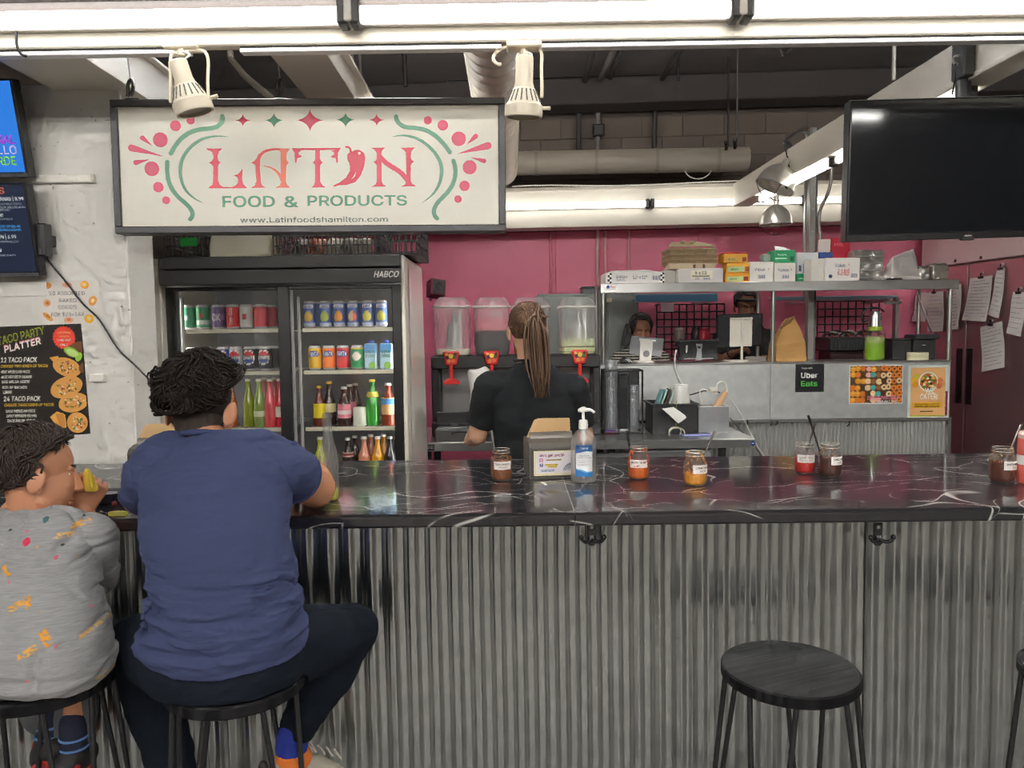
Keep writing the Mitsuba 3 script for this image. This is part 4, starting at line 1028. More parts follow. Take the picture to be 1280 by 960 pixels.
# ---- napkin dispenser with printed card
def napkin_box(c, turn, label, w=.168, d=.15, h=.128, card=True, napk=True):
    k = thing('napkin_dispenser', label, 'napkin dispenser'); f = lambda m: mv(rotz(m, turn), *c)
    g = M('#5c5955', .38, .25)
    side = Polygon([(-d / 2, 0), (d / 2, 0), (d / 2, h * .9), (d / 2 - .012, h), (-d / 2 + .05, h), (-d / 2 + .014, h * .93), (-d / 2, h * .82)])
    m = trimesh.creation.extrude_polygon(side, w, engine='earcut'); v = m.vertices; m.vertices = np.stack([v[:, 2] - w / 2, v[:, 0], v[:, 1]], 1); m.fix_normals()
    part(k, 'body', f(m), g, False)
    part(k, 'hood', f(mv(rot(lathe([(0, -w / 2 + .01), (.03, -w / 2 + .01), (.032, w / 2 - .01), (0, w / 2 - .01)], 24, (0, 0, 0), 1.0, .55), math.pi / 2, (0, 1, 0)), 0, -.005, h * .93)), M('#75706a', .35, .3), 40)
    part(k, 'front_bezel', f(box(-w / 2 + .004, w / 2 - .004, -d / 2 - .004, -d / 2 + .003, .004, h * .80, .002)), M('#47443f', .4), False)
    if napk:
        F1 = Fr(f(trimesh.Trimesh([[-.0, .002, h * 1.13]], [])).vertices[0], (math.cos(turn), math.sin(turn), 0), (.05 * -math.sin(turn), .05 * math.cos(turn), 1))
        for i, (du, c_) in enumerate(((-.006, '#c9a677'), (.0, '#d2b084'), (.006, '#cba87a'))):
            pl = Polygon([(-.078 + du, -.015), (-.05 + du, .045), (-.035 + du, .051), (.062 + du, .050), (.068, .044), (.07, -.012), (.0, .005)])
            part(k, 'napkin', F1.put(ex(pl, .0012), 0, 0, .004 * i), M(c_, .85), False, label='brown paper napkin')
    if card:
        Fc = Fr(f(trimesh.Trimesh([[0, -d / 2 - .0045, .052]], [])).vertices[0], (math.cos(turn), math.sin(turn), 0)); cw, ch = w * .84, h * .66
        part(k, 'card', Fc.put(slab(-cw / 2, cw / 2, -ch / 2, ch / 2, 0, .001)), M('#d9cfae', .5), False)
        part(k, 'card_print', Fc.put(slab(-cw / 2 + .007, cw / 2, -ch / 2 + .008, ch / 2 - .004, .001, .0014)), M('#d8d3d6', .5), False)
        pr = lambda m, u, v, mm, nm='card_print', w=.0015: part(k, nm, Fc.put(m, u, v, w), mm, False)
        pr(txt("let's get social", .009, .084), -.008, .026, M('#7d1f3d', .6), 'lettering')
        pr(slab(-.026, .026, -.0022, .0022, 0, .0003), -.002, .011, M('#8d7a2c', .6)); pr(slab(-.024, .020, -.0028, .0028, 0, .0003), -.008, -.005, M('#b89a2c', .6)); pr(slab(-.016, .016, -.0028, .0028, 0, .0003), -.008, -.0115, M('#b89a2c', .6))
        pr(ex(sbox(-.005, -.005, .005, .005).buffer(.001) - sbox(-.0035, -.0035, .0035, .0035), .0003), -.045, .011, M('#b86a96', .6)); pr(ex(Point(0, 0).buffer(.0024) - Point(0, 0).buffer(.0014), .0003), -.045, .011, M('#b86a96', .6))
        pr(slab(-.0055, .0055, -.0055, .0055, 0, .0003), -.045, -.006, M('#28406f', .6)); pr(txt('f', .008), -.045, -.006, M('#f2f0ee', .6), 'lettering', .002)
        for u, v in ((-.035, -.024), (-.012, -.024)): pr(slab(-.012, .012, -.0012, .0012, 0, .0003), u, v, M('#4f6f93', .6)); pr(slab(-.010, .010, -.001, .001, 0, .0003), u, v - .004, M('#6f8aa8', .6))
        for i in range(4): pr(ex(stroke([(.03 + .006 * i, -.026), (.038 + .006 * i, -.012), (.052 + .004 * i, -.002)], .0022), .0003), 0, 0, M('#3d4f66', .6))
    return k


b = Pz(690, 599, CZ); napkin_box((b[0], b[1] + .095, CZ), .12, 'grey napkin dispenser with brown napkins and a printed card beside the hand sanitizer')
b = P(192, 575, 2.62)
napkin_box((b[0] + .03, 2.62, CZ), .05, 'second grey napkin dispenser half hidden behind the seated man', card=False)

# ---- hand sanitizer
b = Pz(729.5, 602, CZ)
k = thing('hand_sanitizer', 'clear pump bottle of hand sanitizer with a blue and white label', 'bottle')
S = 1.02; ex_ = (.041, .027)
prof = [(0, .003), (.86, .0), (.97, .005), (1, .014), (1, .118), (.96, .135), (.84, .150), (.62, .163), (.38, .170), (.33, .172), (.33, .178)]
part(k, 'bottle', lathe([(r * ex_[0] * S, z * S) for r, z in prof], 44, b, 1, ex_[1] / ex_[0]), 'm_plastic_clear', True)
part(k, 'collar', lathe([(0, .176), (.0155, .176), (.0158, .190), (.0145, .194), (.0145, .202), (.011, .205), (0, .205)], 26, b), WHITE_P, 40, label='white pump')
part(k, 'dip_tube', rod(b + [0, 0, .01], b + [0, 0, .185], .004, 10), M('#e9ebee', .3))
part(k, 'pump_inner', lathe([(0, .135), (.0085, .135), (.0095, .176), (0, .176)], 18, b), M('#f0f1f2', .4), 40)
part(k, 'pump_stem', rod(b + [0, 0, .20], b + [0, 0, .234], .0052, 12), WHITE_P)
part(k, 'pump_head', cat(hull([((b[0] - .012, b[1], b[2] + .236), .0065), ((b[0] + .012, b[1], b[2] + .237), .0065), ((b[0], b[1], b[2] + .243), .006)]), tube([b + [.008, 0, .238], b + [.026, -.004, .236], b + [.036, -.006, .228]], [.0062, .0052, .0045], 12, 20)), WHITE_P)


def wrap_flat(poly, w, sx=ex_[0] * S, sy=ex_[1] * S, z0=0):
    m = ex(poly, .0003)
    for _ in range(2): m = m.subdivide()
    v = m.vertices; th = v[:, 0] / .036; r = 1 + (w + v[:, 2]) / sy
    m.vertices = np.stack([r * sx * np.sin(th), -r * sy * np.cos(th), v[:, 1]], 1) + b; return m


LB = sbox(-.024, .022, .024, .125)
part(k, 'front_label', wrap_flat(LB, .0006), M('#f1f2f4', .45), False, label='white and blue label')
part(k, 'label_print', wrap_flat(Polygon([(-.024, .098), (-.01, .101), (.006, .105), (.024, .103), (.024, .125), (-.024, .125)]), .001), M('#1e4f86', .45), False)
part(k, 'label_print', wrap_flat(Polygon([(-.024, .022), (.024, .022), (.024, .036), (.008, .033), (-.008, .041), (-.024, .045)]), .001), M('#2d7cc0', .45), False)
part(k, 'label_print', wrap_flat(Polygon([(-.024, .0455), (-.008, .0415), (.008, .0335), (.024, .0365), (.024, .0395), (.008, .0375), (-.008, .0455), (-.024, .049)]), .0012), M('#6fb0dc', .45), False)
for s, h, w, z, c_, bo in (('hand', .0065, .020, .115, '#e9eef4', True), ('Sanitizing Gel', .0045, .031, .090, '#6a6f78', False), ('Gel désinfectant', .0045, .038, .084, '#6a6f78', False)):
    t = txt(s, h, w, .0003, bo); v = t.vertices; th = v[:, 0] / .036; r = 1 + (.0013 + v[:, 2]) / (ex_[1] * S); t.vertices = np.stack([r * ex_[0] * S * np.sin(th), -r * ex_[1] * S * np.cos(th), v[:, 1] + z], 1) + b
    part(k, 'lettering', t, M(c_, .6), False)
for z in (.074, .070, .066, .062, .058): part(k, 'label_print', wrap_flat(sbox(-.02, z, .006 + .01 * ((int(z * 1e4) * 7) % 3) / 2, z + .0014), .0012), M('#b9bdc6', .6), False)

# ---- glass soda bottle by the man's hand
b = Pz(412, 625, CZ)
mat('m_bottle', hazed(.09, '#e3e6e2'))  # haze share paints pale highlights on the clear glass
k = thing('soda_bottle', 'clear glass soda bottle with a little yellow drink left, by the arm of the man', 'bottle')
prof = [(0, .004), (.024, .0), (.0285, .006), (.0295, .02), (.0295, .075), (.0275, .085), (.0295, .095), (.029, .12), (.025, .145), (.018, .172), (.0138, .2), (.0125, .235), (.0122, .243), (.0142, .246), (.0142, .254), (.0125, .256), (.0125, .262)]
part(k, 'glass', lathe(prof, 36, b), 'm_bottle', True)
part(k, 'glass_ribs', cat([tube([b + [(.0298) * math.cos(a), .0298 * math.sin(a), .096], b + [.0272 * math.cos(a + .25), .0272 * math.sin(a + .25), .13], b + [.0185 * math.cos(a + .5), .0185 * math.sin(a + .5), .171]], .0013, 6, 12) for a in np.arange(12) * math.pi / 6]), 'm_jar', True)
part(k, 'drink', lathe([(0, .005), (.023, .004), (.0275, .01), (.0275, .032), (0, .032)], 30, b), M('#c9c21a', .15, 0, .5), 40)

# ---- food near the boy
b = Pz(131, 634, CZ)
k = thing('food_bowl', 'small dark oval bowl on the bar beyond the boy', 'bowl')
part(k, 'bowl', lathe([(0, 0), (.03, 0), (.042, .012), (.055, .036), (.053, .036), (.040, .013), (0, .006)], 36, b + [-.02, .05, 0], 1.1, .9), M('#23252c', .25), 45)
part(k, 'sauce', lathe([(0, .0272), (.047, .0272), (.047, .028)], 30, b + [-.02, .05, 0], 1.1, .9), M('#9a9aa0', .4), 45)
b = Pz(102, 634, CZ); b[1] += .0
k = thing('snack_packet', 'blue and white snack packet standing near the mouth of the boy', 'packet')
b = P(101, 628, 2.36); b[2] = CZ
m = hull([((b[0] - .02, b[1], CZ + .008), .008), ((b[0] + .02, b[1], CZ + .008), .008), ((b[0] - .018, b[1] + .01, CZ + .05), .005), ((b[0] + .018, b[1] + .01, CZ + .05), .005), ((b[0], b[1] - .008, CZ + .028), .01)])
part(k, 'packet', m, M('#2a3f94', .3)); part(k, 'white_print', mv(ell((0, 0, 0), (.013, .003, .009), 2), b[0] + .003, b[1] - .0165, CZ + .034), M('#dfe3ee', .4))
b = P(84, 640, 2.3); b[2] = CZ
k = thing('napkin_wrapper', 'small orange paper wrapper on the bar next to the chin of the boy', 'wrapper')
m = hull([((b[0] - .016, b[1], CZ + .004), .004), ((b[0] + .02, b[1], CZ + .004), .004), ((b[0] - .002, b[1] + .01, CZ + .075), .004), ((b[0] + .016, b[1] + .01, CZ + .05), .004), ((b[0], b[1] - .012, CZ + .03), .006)])
part(k, 'paper', m, M('#d9601f', .6)); part(k, 'fold', hull([((b[0] - .004, b[1] - .02, CZ + .008), .002), ((b[0] + .004, b[1] - .008, CZ + .06), .002), ((b[0] - .007, b[1] - .012, CZ + .03), .002)]), M('#e9b79c', .7))
b = Pz(143, 633, CZ); single('radish_piece', ell(b + [0, 0, .008], (.008, .007, .009), 2), M('#6b1f28', .4), 'tiny dark red berry on the bar beside the dark bowl', 'berry')
b = Pz(147, 645, CZ)
k = thing('lime_slice', 'squeezed pale yellow lime wedge on the bar between the boy and the man', 'lime')
rr = []
for t in np.linspace(0, math.pi, 13): rr.append((.022 * math.cos(t), .022 * math.sin(t) * .55))
m = ex(Polygon(rr), .012); part(k, 'flesh', mv(m, b[0], b[1], CZ), M('#d6d077', .5), False); part(k, 'rind', tube([(b[0] + x * 1.02, b[1] + y * 1.02, CZ + .006) for x, y in rr], .0062, 8), M('#c9c93f', .4))
# ================================================================ the kitchen behind the bar
PY = 5.35
# ---- steel pass: panel, rails and overshelf
ps = thing('pass_shelf_unit', 'long stainless steel pass with galvanised front panel, posts and an overshelf full of boxes', 'shelf unit')
px0, px1 = P(752, 400, PY)[0], P(1190, 400, PY)[0]
zp1, zp0 = P(970, 452.5, PY)[2], P(970, 524, PY)[2]
zs1, zs0 = P(970, 352, PY)[2], P(970, 364, PY)[2]
FP = Fr((px0, PY - .0, 0))
xm_ = P(963, 490, PY)[0]
GP = mat('m_panel', {'type': 'twosided', 'bsdf': {'type': 'principled', 'base_color': mikit.proc(galv), 'metallic': .85, 'roughness': .42}})
part(ps, 'front_panel', box(px0 - .02, xm_ - .001, PY, PY + .01, zp0, zp1 - .012, .002), GP, False, label='galvanised steel panel')
part(ps, 'front_panel', box(xm_ + .001, px1, PY, PY + .01, zp0, zp1 - .012, .002), GP, False, label='galvanised steel panel')
part(ps, 'ledge', box(px0 - .03, px1 + .005, PY - .006, PY + .34, zp1 - .012, zp1, .003), STEEL, False)
part(ps, 'lower_rail', box(px0 + .4, px1 + .0, PY - .02, PY + .02, zp0 - .022, zp0, .003), STEEL, False)
R_ = np.array([[[px0 + (px1 - px0) * u, PY + .02 - .004 * math.sin(u * 560) - .012 * meshkit.noise(np.array([u * 6, v * 5, 0.]), 3) * (u > .55) * (1 if v > .1 else 0), .62 + (zp0 - .64) * v] for u in np.linspace(.0, 1, 700)] for v in np.linspace(0, 1, 8)])
n_ = 700; i, j = np.meshgrid(np.arange(7), np.arange(n_ - 1), indexing='ij'); q = np.stack([i * n_ + j, i * n_ + j + 1, (i + 1) * n_ + j + 1, (i + 1) * n_ + j], -1).reshape(-1, 4)
part(ps, 'lower_panel', trimesh.Trimesh(R_.reshape(-1, 3), np.vstack([q[:, :3], q[:, [0, 2, 3]]]), process=False), M('#a9a9a6', .3, .45), True, label='fine ribbed metal sheet')
part(ps, 'overshelf', box(px0 - .01, px1 + .03, PY - .02, PY + .36, zs1 - .016, zs1, .003), STEEL, False)
part(ps, 'overshelf_lip', box(px0 - .01, px1 + .03, PY - .022, PY - .014, zs0, zs1, .003), STEEL, False)
for x in (px0 + .012, P(967, 400, PY)[0], px1 - .012):
    part(ps, 'post', rod((x, PY + .012, zp1), (x, PY + .012, zs1 - .016), .016, 14), STEEL)
for x in (px0 + .0, P(947, 400, PY + .33)[0], P(1147, 400, PY + .33)[0]):
    part(ps, 'post', rod((x, PY + .32, zp1), (x, PY + .32, zs1 - .016), .014, 14), STEEL)
part(ps, 'end_post', box(px1 - .012, px1 + .012, PY - .012, PY + .012, .1, zp0, .003), STEEL, False)
part(ps, 'base', box(px0 + .02, px1 - .02, PY + .05, PY + .32, 0, .64), M('#2b2b2c', .6), False)
q0 = FP.px(757, 359)
part(ps, 'maker_plate', FP.put(slab(-.0, .07, -.018, .018, 0, .001), q0[0], q0[1], .024), M('#efeeea', .5), False)
part(ps, 'maker_plate', FP.put(ex(Point(.014, 0).buffer(.011), .001), q0[0], q0[1], .0245), M('#1f3f86', .5), False)
part(ps, 'maker_plate', FP.put(txt('Thorinox', .012, .036), q0[0] + .048, q0[1], .025), M('#c0392b', .5), False)
for px in (745, 757, 838, 895, 975, 1024): part(ps, 'rivet', ell(P(px, 456, PY - .002), (.005, .003, .005), 1), STEEL_D)
# hanging film-covered shelf under the overshelf, behind
for xa, xb, film, nm in ((790, 892, True, 'with blue film on its edge above the person in stripes'), (958, 1112, False, 'hanging on the kitchen wall behind the paper bag')):
    k = thing('rear_shelf', 'narrow steel shelf ' + nm, 'shelf'); a, b = P(xa, 372, 6.2), P(xb, 378, 6.2)
    part(k, 'shelf', box(a[0], b[0], 6.085, 6.175, a[2] - .02, a[2] + .0, .004), STEEL, False)
    part(k, 'lip', box(a[0], b[0], 6.07, 6.085, P(800, 378, 6.07)[2], P(800, 367 if film else 373, 6.07)[2], .002), M('#9fb4c4', .25, .6), False)
    if film: part(k, 'blue_film', box(a[0] + .01, b[0] - .01, 6.058, 6.068, P(800, 377, 6.06)[2], P(800, 369, 6.06)[2], .001), M('#5c93bd', .25), False)
    for x in (a[0] + .3, b[0] - .06): part(k, 'bracket', box(x - .015, x + .015, 6.1, 6.66 - .066 * (x - 1.3), a[2] - .05, a[2] - .021, .003), STEEL_D, False)
p = P(834, 384, 6.05); single('note_paper', box(p[0] - .05, p[0] + .05, 6.045, 6.048, p[2] - .035, p[2] + .035), M('#c9b6bd', .8), 'small pale note hanging from the rear shelf above the woman in stripes', 'note', smooth=False)

# ---- posters on the pass panel
FQ = Fr((0, PY - .0012, 0))
a, b = FQ.px(994, 490), FQ.px(1030, 455)
k = thing('delivery_sign', 'black delivery sign with white and green lettering on the steel pass', 'sign')
part(k, 'board', FQ.put(slab(a[0], b[0], a[1], b[1], 0, .004, .001)), M('#0d0f14', .35), False)
for s, u, v, h, w, c in (('Order with', .30, .86, .012, .075, '#f2f2f2'), ('Uber', .48, .60, .036, .115, '#f4f4f4'), ('Eats', .48, .30, .036, .115, '#55c04a')):
    t = txt(s, h, w, .001, s != 'Order with'); part(k, 'lettering', FQ.put(t, a[0] + (b[0] - a[0]) * u + (.02 if s == 'Order with' else .0), a[1] + (b[1] - a[1]) * v, .0042), M(c, .5), False)
a, b = FQ.px(1061, 505), FQ.px(1129, 456)
k = thing('pastry_poster', 'photo poster of donuts, macarons and pastries on the steel pass', 'poster')
part(k, 'sheet', FQ.put(slab(a[0], b[0], a[1], b[1], 0, .0015)), M('#f0ece2', .35), False)
mx, my = (b[0] - a[0]) / 68, (b[1] - a[1]) / 49
part(k, 'photo_ground', FQ.put(slab(a[0] + 1.2 * mx, b[0] - 1.2 * mx, a[1] + 1.2 * my, b[1] - 1.2 * my, .0015, .002)), M('#5a3a1f', .35), False)
r_ = np.random.default_rng(5)
cols = {'y': '#e39a2a', 'o': '#d9772c', 'b': '#8a5a34', 't': '#4fa79f', 'p': '#e9a6a0', 'c': '#e8c79a', 'd': '#f0d8a8', 'k': '#4a2d1a'}
grid = ["yyopyboooo", "yokptbccoo", "kyycbdkcoc", "oykctbccoo", "yyokdtkcoo", "yookcpkkoo"]
for r, row in enumerate(grid):
    for c, ch in enumerate(row):
        x, y = a[0] + (4.4 + c * 6.55 + r_.uniform(-.6, .6)) * mx, b[1] - (4.6 + r * 7.9 + r_.uniform(-.6, .6)) * my
        w = 3.6 + r_.uniform(-.3, .5); el_ = Point(0, 0).buffer(1)
        from shapely import affinity
        g = affinity.scale(el_, w * mx, (3.2 if ch in 'tpb' else 3.7) * my)
        part(k, 'pastry_print', FQ.put(ex(g, .0004), x, y, .002 + .00005 * c), M(cols[ch], .4), False)
        if ch in 'oc' and c > 5: part(k, 'pastry_print', FQ.put(ex(affinity.scale(el_, 1.2 * mx, 1.2 * my), .0003), x, y, .0026), M('#4a2d1a', .4), False)
        elif ch in 'yd': part(k, 'pastry_print', FQ.put(ex(affinity.scale(el_, 2 * mx, .8 * my), .0003), x + .5 * mx, y + .8 * my, .0026), M('#f0c45a', .4), False)
for s, u, v, h, w, c in (('SWEET PASTRIES', 43, 7.5, 4.4, 40, '#e98aa8'), ('AVAILABLE HERE', 48, 2.9, 2.2, 27, '#f6f2ea')):
    part(k, 'lettering', FQ.put(txt(s, h * my, w * mx, .0005), a[0] + u * mx, a[1] + v * my, .0031), M(c, .5), False)
a, b = FQ.px(1134, 523), FQ.px(1187, 456)
k = thing('catering_poster', 'orange WE CATER poster with a food bowl at the right end of the pass', 'poster')
mx, my = (b[0] - a[0]) / 53, (b[1] - a[1]) / 67
part(k, 'sheet', FQ.put(slab(a[0], b[0], a[1], b[1], 0, .0015)), M('#d9e0d8', .3), False)
part(k, 'photo_ground', FQ.put(slab(a[0] + 3.4 * mx, b[0] - 5 * mx, a[1] + 2 * my, b[1] - 3 * my, .0015, .002)), M('#e8b478', .35), False)
part(k, 'side_print', FQ.put(slab(b[0] - 4.6 * mx, b[0] - 1.6 * mx, a[1] + 3 * my, a[1] + 34 * my, .0015, .002)), M('#7d3a4c', .35), False)
pc = lambda u, v, rx, ry, c, w=.0021, n='food_print': part(k, n, FQ.put(ex(affinity.scale(Point(0, 0).buffer(1), rx * mx, ry * my), .0004), a[0] + u * mx, a[1] + v * my, w), M(c, .4), False)
pc(26, 46, 12.5, 12.5, '#f2ead8'); pc(26, 46, 11, 11, '#b98a4a', .0026)
for i in range(26):
    t = i * 2.4; rr = 9.3 * math.sqrt((i + .5) / 26); pc(26 + rr * math.cos(t), 46 + rr * math.sin(t), 2.1, 1.6, ['#e9dfb8', '#c04a2a', '#5f8f3a', '#7a4a24', '#e0b23a', '#3f2a1c'][i % 6], .0030 + .00002 * i)
for u, v, c in ((7, 49, '#e0b02a'), (9, 43, '#d99a20'), (11, 53, '#d9c24a'), (41, 47, '#d97a4a'), (44, 43, '#e09a6a'), (40, 41, '#c9603a')): pc(u, v, 4, 4, c)
for s, u, v, h, w, c in (('WE', 28, 35, 6.5, 12, '#f7f4ec'), ('CATER!', 27, 27.5, 7, 23, '#f7f4ec')):
    part(k, 'lettering', FQ.put(txt(s, h * my, w * mx, .0006), a[0] + u * mx, a[1] + v * my, .0036), M(c, .5), False)
part(k, 'banner_print', FQ.put(slab(a[0] + 6 * mx, b[0] - 8.5 * mx, a[1] + 13 * my, a[1] + 20 * my, .002, .0026)), M('#e0a81e', .4), False)
for v in (18, 16, 14.4): part(k, 'lettering', FQ.put(slab(a[0] + 9 * mx, b[0] - 12 * mx, a[1] + (v - .45) * my, a[1] + (v + .35) * my, .0026, .003)), M('#6b4a1a', .5), False)
part(k, 'lettering', FQ.put(slab(a[0] + 16 * mx, b[0] - 20 * mx, a[1] + 8 * my, a[1] + 9.4 * my, .002, .003)), M('#6b4a2a', .5), False)
part(k, 'stripe_print', FQ.put(slab(a[0] + 3.4 * mx, b[0] - 5 * mx, a[1] + 2 * my, a[1] + 4 * my, .002, .0026)), M('#b8b04a', .4), False)

# ---- steel pole and conduits in front of the far beam
Yp2 = 5.78
k = thing('steel_pole', 'grey square steel pole rising behind the overshelf', 'pole')
c0, c1 = P(1018, 160, Yp2), P(1013, 450, Yp2)
part(k, 'pole', box(c1[0] - .036, c1[0] + .024, Yp2 - .03, Yp2 + .03, 0, c0[2], .004), M('#8f8d89', .4, .5), False)
part(k, 'strut_face', box(c1[0] + .010, c1[0] + .022, Yp2 - .032, Yp2 - .03, 1.2, c0[2]), M('#4a4846', .5), False)
for py in (215, 262, 290): q = P(1018, py, Yp2); part(k, 'bolt', ell((c1[0] - .01, Yp2 - .032, q[2]), (.006, .003, .006), 1), STEEL)
for p_, r, nm in (([(1004, 372), (1005, 330), (1007, 240), (1009, 172)], .011, 'bright conduit along the left side of the grey pole'),):
    q = [P(x, y, Yp2 - .05) for x, y in p_]; q += [P(1005, 164, Yp2 - .2), P(996, 165, Yp2 - .4), P(980, 178, Yp2 - .66)]
    single('conduit_pipe', tube(q, r, 10, 40), STEEL, nm + ', bending over to the heat lamp', 'pipe')
q = [P(x, y, Yp2 - .02) for x, y in ((1037, 193), (1037, 235), (1033, 246), (1027, 258), (1026, 300), (1026, 352))]
single('conduit_pipe', tube(q, .012, 10, 40), M('#9a938c', .4, .6), 'bent grey conduit on the right side of the grey pole', 'pipe')


def heat_lamp(c, tilt, label, up):
    k = thing('heat_lamp', label, 'heat lamp'); f = lambda m: mv(rot(m, tilt, (0, 1, 0)), *c)
    prof = [(.125, -.06), (.122, -.05), (.118, -.02), (.105, .02), (.08, .055), (.05, .078), (.022, .09), (.022, .13), (.012, .138), (0, .138)]
    part(k, 'shade', f(lathe(prof, 36)), M('#d8d5cc', .25, .6), 40); part(k, 'rim', f(ring((0, 0, -.06), .125, .004, 36, 6)), STEEL)
    part(k, 'bulb', f(ell((0, 0, -.01), (.045, .045, .055), 2)), M('#f0ece2', .3))
    for a in np.arange(4) * math.pi / 2: part(k, 'wire_guard', f(tube([(.12 * math.cos(a), .12 * math.sin(a), -.06), (.09 * math.cos(a), .09 * math.sin(a), -.11), (0, 0, -.135)], .002, 6, 14)), M('#5a3038', .5))
    if up: part(k, 'stem', f(rod((0, 0, .13), (0, 0, .16), .02)), WHITE_P)
    return k


kk = heat_lamp(P(970, 271, 5.9), 0, 'round white heat lamp with a wire guard hanging below the far beam', True)
c = P(970, 258, 5.9); part(kk, 'hanging_cable', rod(c + [0, 0, .02], (c[0], 6.26, c[2] + .22), .006), M('#d9d5cc', .5))
kk = heat_lamp(P(973, 223, 5.0), .42, 'tilted grey heat lamp clamped at the bent conduit beside the pole', False)
part(kk, 'clamp', cat(rod(P(982, 222, 5.0), P(1000, 215, 5.06), .014), rod(P(990, 218, 5.03), P(981, 181, 5.09), .008)), M('#2a2a2b', .5))
for i, (x0, x1, y1) in enumerate(((980, 984, 236), (984, 993, 215), (983, 988, 228))):
    part(kk, 'cord', tube([P(x0, 176, 5.08), P(x0 + 6, 192, 5.06), P(x0 + 2, 206, 5.03), P(x1, y1, 4.99)], .006, 8, 30), BLACK)

# ---- far kitchen wall: grey cabinet, wire grids
k = thing('grey_cabinet', 'tall grey metal cabinet behind the drink dispensers', 'cabinet')
a, b = P(755, 366, 6.2), P(800, 450, 6.2)
part(k, 'body', box(P(672, 366, 6.2)[0], P(798, 366, 6.2)[0], 6.2, 6.55, 0.05, P(720, 367, 6.2)[2], .006), M('#7f8684', .5), False)
part(k, 'door', box(P(760, 366, 6.19)[0], P(797, 366, 6.19)[0], 6.185, 6.2, .3, P(760, 371, 6.19)[2], .004), M('#868d8a', .5), False)
part(k, 'door', box(P(676, 366, 6.19)[0], P(757, 366, 6.19)[0], 6.185, 6.2, .3, P(720, 371, 6.19)[2], .004), M('#868d8a', .5), False)
q = P(761, 375, 6.183); part(k, 'paper_tag', box(q[0] - .02, q[0] + .025, 6.181, 6.185, q[2] - .015, q[2] + .015), M('#d9d9b8', .7), False)
part(k, 'feet', box(P(680, 366, 6.2)[0], P(790, 366, 6.2)[0], 6.24, 6.5, 0, .06), BLACK, False)
k = thing('dark_box', 'dark grey box standing on the grey cabinet', 'box'); a = P(728, 370, 6.3)
part(k, 'body', box(a[0], P(752, 365, 6.3)[0], 6.28, 6.5, P(720, 367, 6.2)[2] + .001, P(740, 362, 6.3)[2] + .01, .004), M('#4a4f50', .5), False)
part(k, 'lid', box(a[0] - .005, P(753, 365, 6.3)[0], 6.275, 6.505, P(740, 362, 6.3)[2] + .01, P(740, 362, 6.3)[2] + .025, .003), M('#242627', .5), False)


def grid(pxa, pya, pxb, pyb, nx, ny, label):
    k = thing('wire_grid_panel', label, 'wire grid'); Y = PK - .10
    a, b = Pb(pxa, pya, Y), Pb(pxb, pyb, Y)
    ux = unit(np.array([math.cos(RB), -math.sin(RB), 0])); W = np.hypot(b[0] - a[0], b[1] - a[1]); H = a[2] - b[2]
    for i in range(nx): o = a + ux * W * i / (nx - 1); part(k, 'wire', rod(o, o - [0, 0, H], .0065, 6), BLACK)
    for i in range(ny): z = a - [0, 0, H * i / (ny - 1)]; part(k, 'wire', rod(z + [0, -.008, 0], z + ux * W + [0, -.008, 0], .0065, 6), BLACK)
    for i, j in ((0, 0), (nx - 1, 0), (0, ny - 1), (nx - 1, ny - 1)): o = a + ux * W * i / (nx - 1) - [0, 0, H * j / (ny - 1)]; part(k, 'wall_hook', rod(o, o + [.006, .11, 0], .006, 6), BLACK)
    return k


grid(821, 381, 905, 445, 10, 8, 'black wire grid on the pink wall behind the two tablets')
grid(1022, 377, 1098, 424, 9, 6, 'black wire grid on the pink wall behind the green juice jar')
for px, py, r, h, c, lb, cp in ((849, 420, .045, .10, '#8d7f78', 'clear spice shaker on the wire grid beside the red cup', '#b9b4ae'), (870, 422, .04, .13, '#2d2523', 'dark spice bottle on the wire grid left of the red cup', '#1a1614'), (879, 424, .055, .14, '#b3202e', 'red cup standing on the wire grid shelf', '#8f1824')):
    q = Pb(px, py, PK - .22); k = thing('spice_jar' if 'red' != lb[:3] else 'red_cup', lb, 'jar' if lb[:3] != 'red' else 'cup')
    part(k, 'body', lathe([(0, 0), (r * .85, 0), (r, .01), (r, h * .8), (r * .8, h)], 20, q - [0, 0, h / 2]), M(c, .3), 40); part(k, 'lid', lathe([(0, 0), (r * .8, 0), (r * .8, .02), (0, .02)], 20, q + [0, 0, h / 2]), M(cp, .4), 40)
a, b = Pb(843, 431, PK - .22), Pb(893, 430, PK - .22)
single('grid_shelf', cat(box(a[0], b[0], a[1] - .05, a[1] + .12, a[2] - .012, a[2] - .006), box(a[0], b[0], a[1] - .05, a[1] - .044, a[2] - .012, a[2] + .03)), BLACK, 'small black shelf hooked on the wire grid', 'shelf', smooth=False)
# utensil tray and things on the rear table
k = thing('rear_table', 'dark rear work table along the pink wall', 'table')
a, b = P(988, 445, 6.2), P(1135, 445, 6.2)
part(k, 'top', box(a[0], b[0], 5.95, 6.40, 1.0, 1.03, .004), M('#5a2e36', .35, .3), False)
part(k, 'shelf', box(a[0], b[0], 5.98, 6.38, .4, .42), STEEL_D, False)
for x in (a[0] + .04, .5 * (a[0] + b[0]), b[0] - .04):
    for y in (5.98, 6.36): part(k, 'leg', rod((x, y, 0), (x, y, 1.0), .02, 10), STEEL_D)
k = thing('utensil_tray', 'black ribbed tray of utensils in front of the right wire grid', 'tray')
a, b = P(1030, 437, 6.1), P(1081, 421, 6.1)
zt0 = 1.03
part(k, 'tray', box(a[0], b[0], 6.0, 6.3, a[2] - .01, b[2], .006), M('#17191b', .4), False)
for i in range(16): x = a[0] + (b[0] - a[0]) * (i + .5) / 16; part(k, 'rib', box(x - .004, x + .004, 5.994, 6.0, a[2] + .0, b[2] - .015), M('#232628', .4), False)
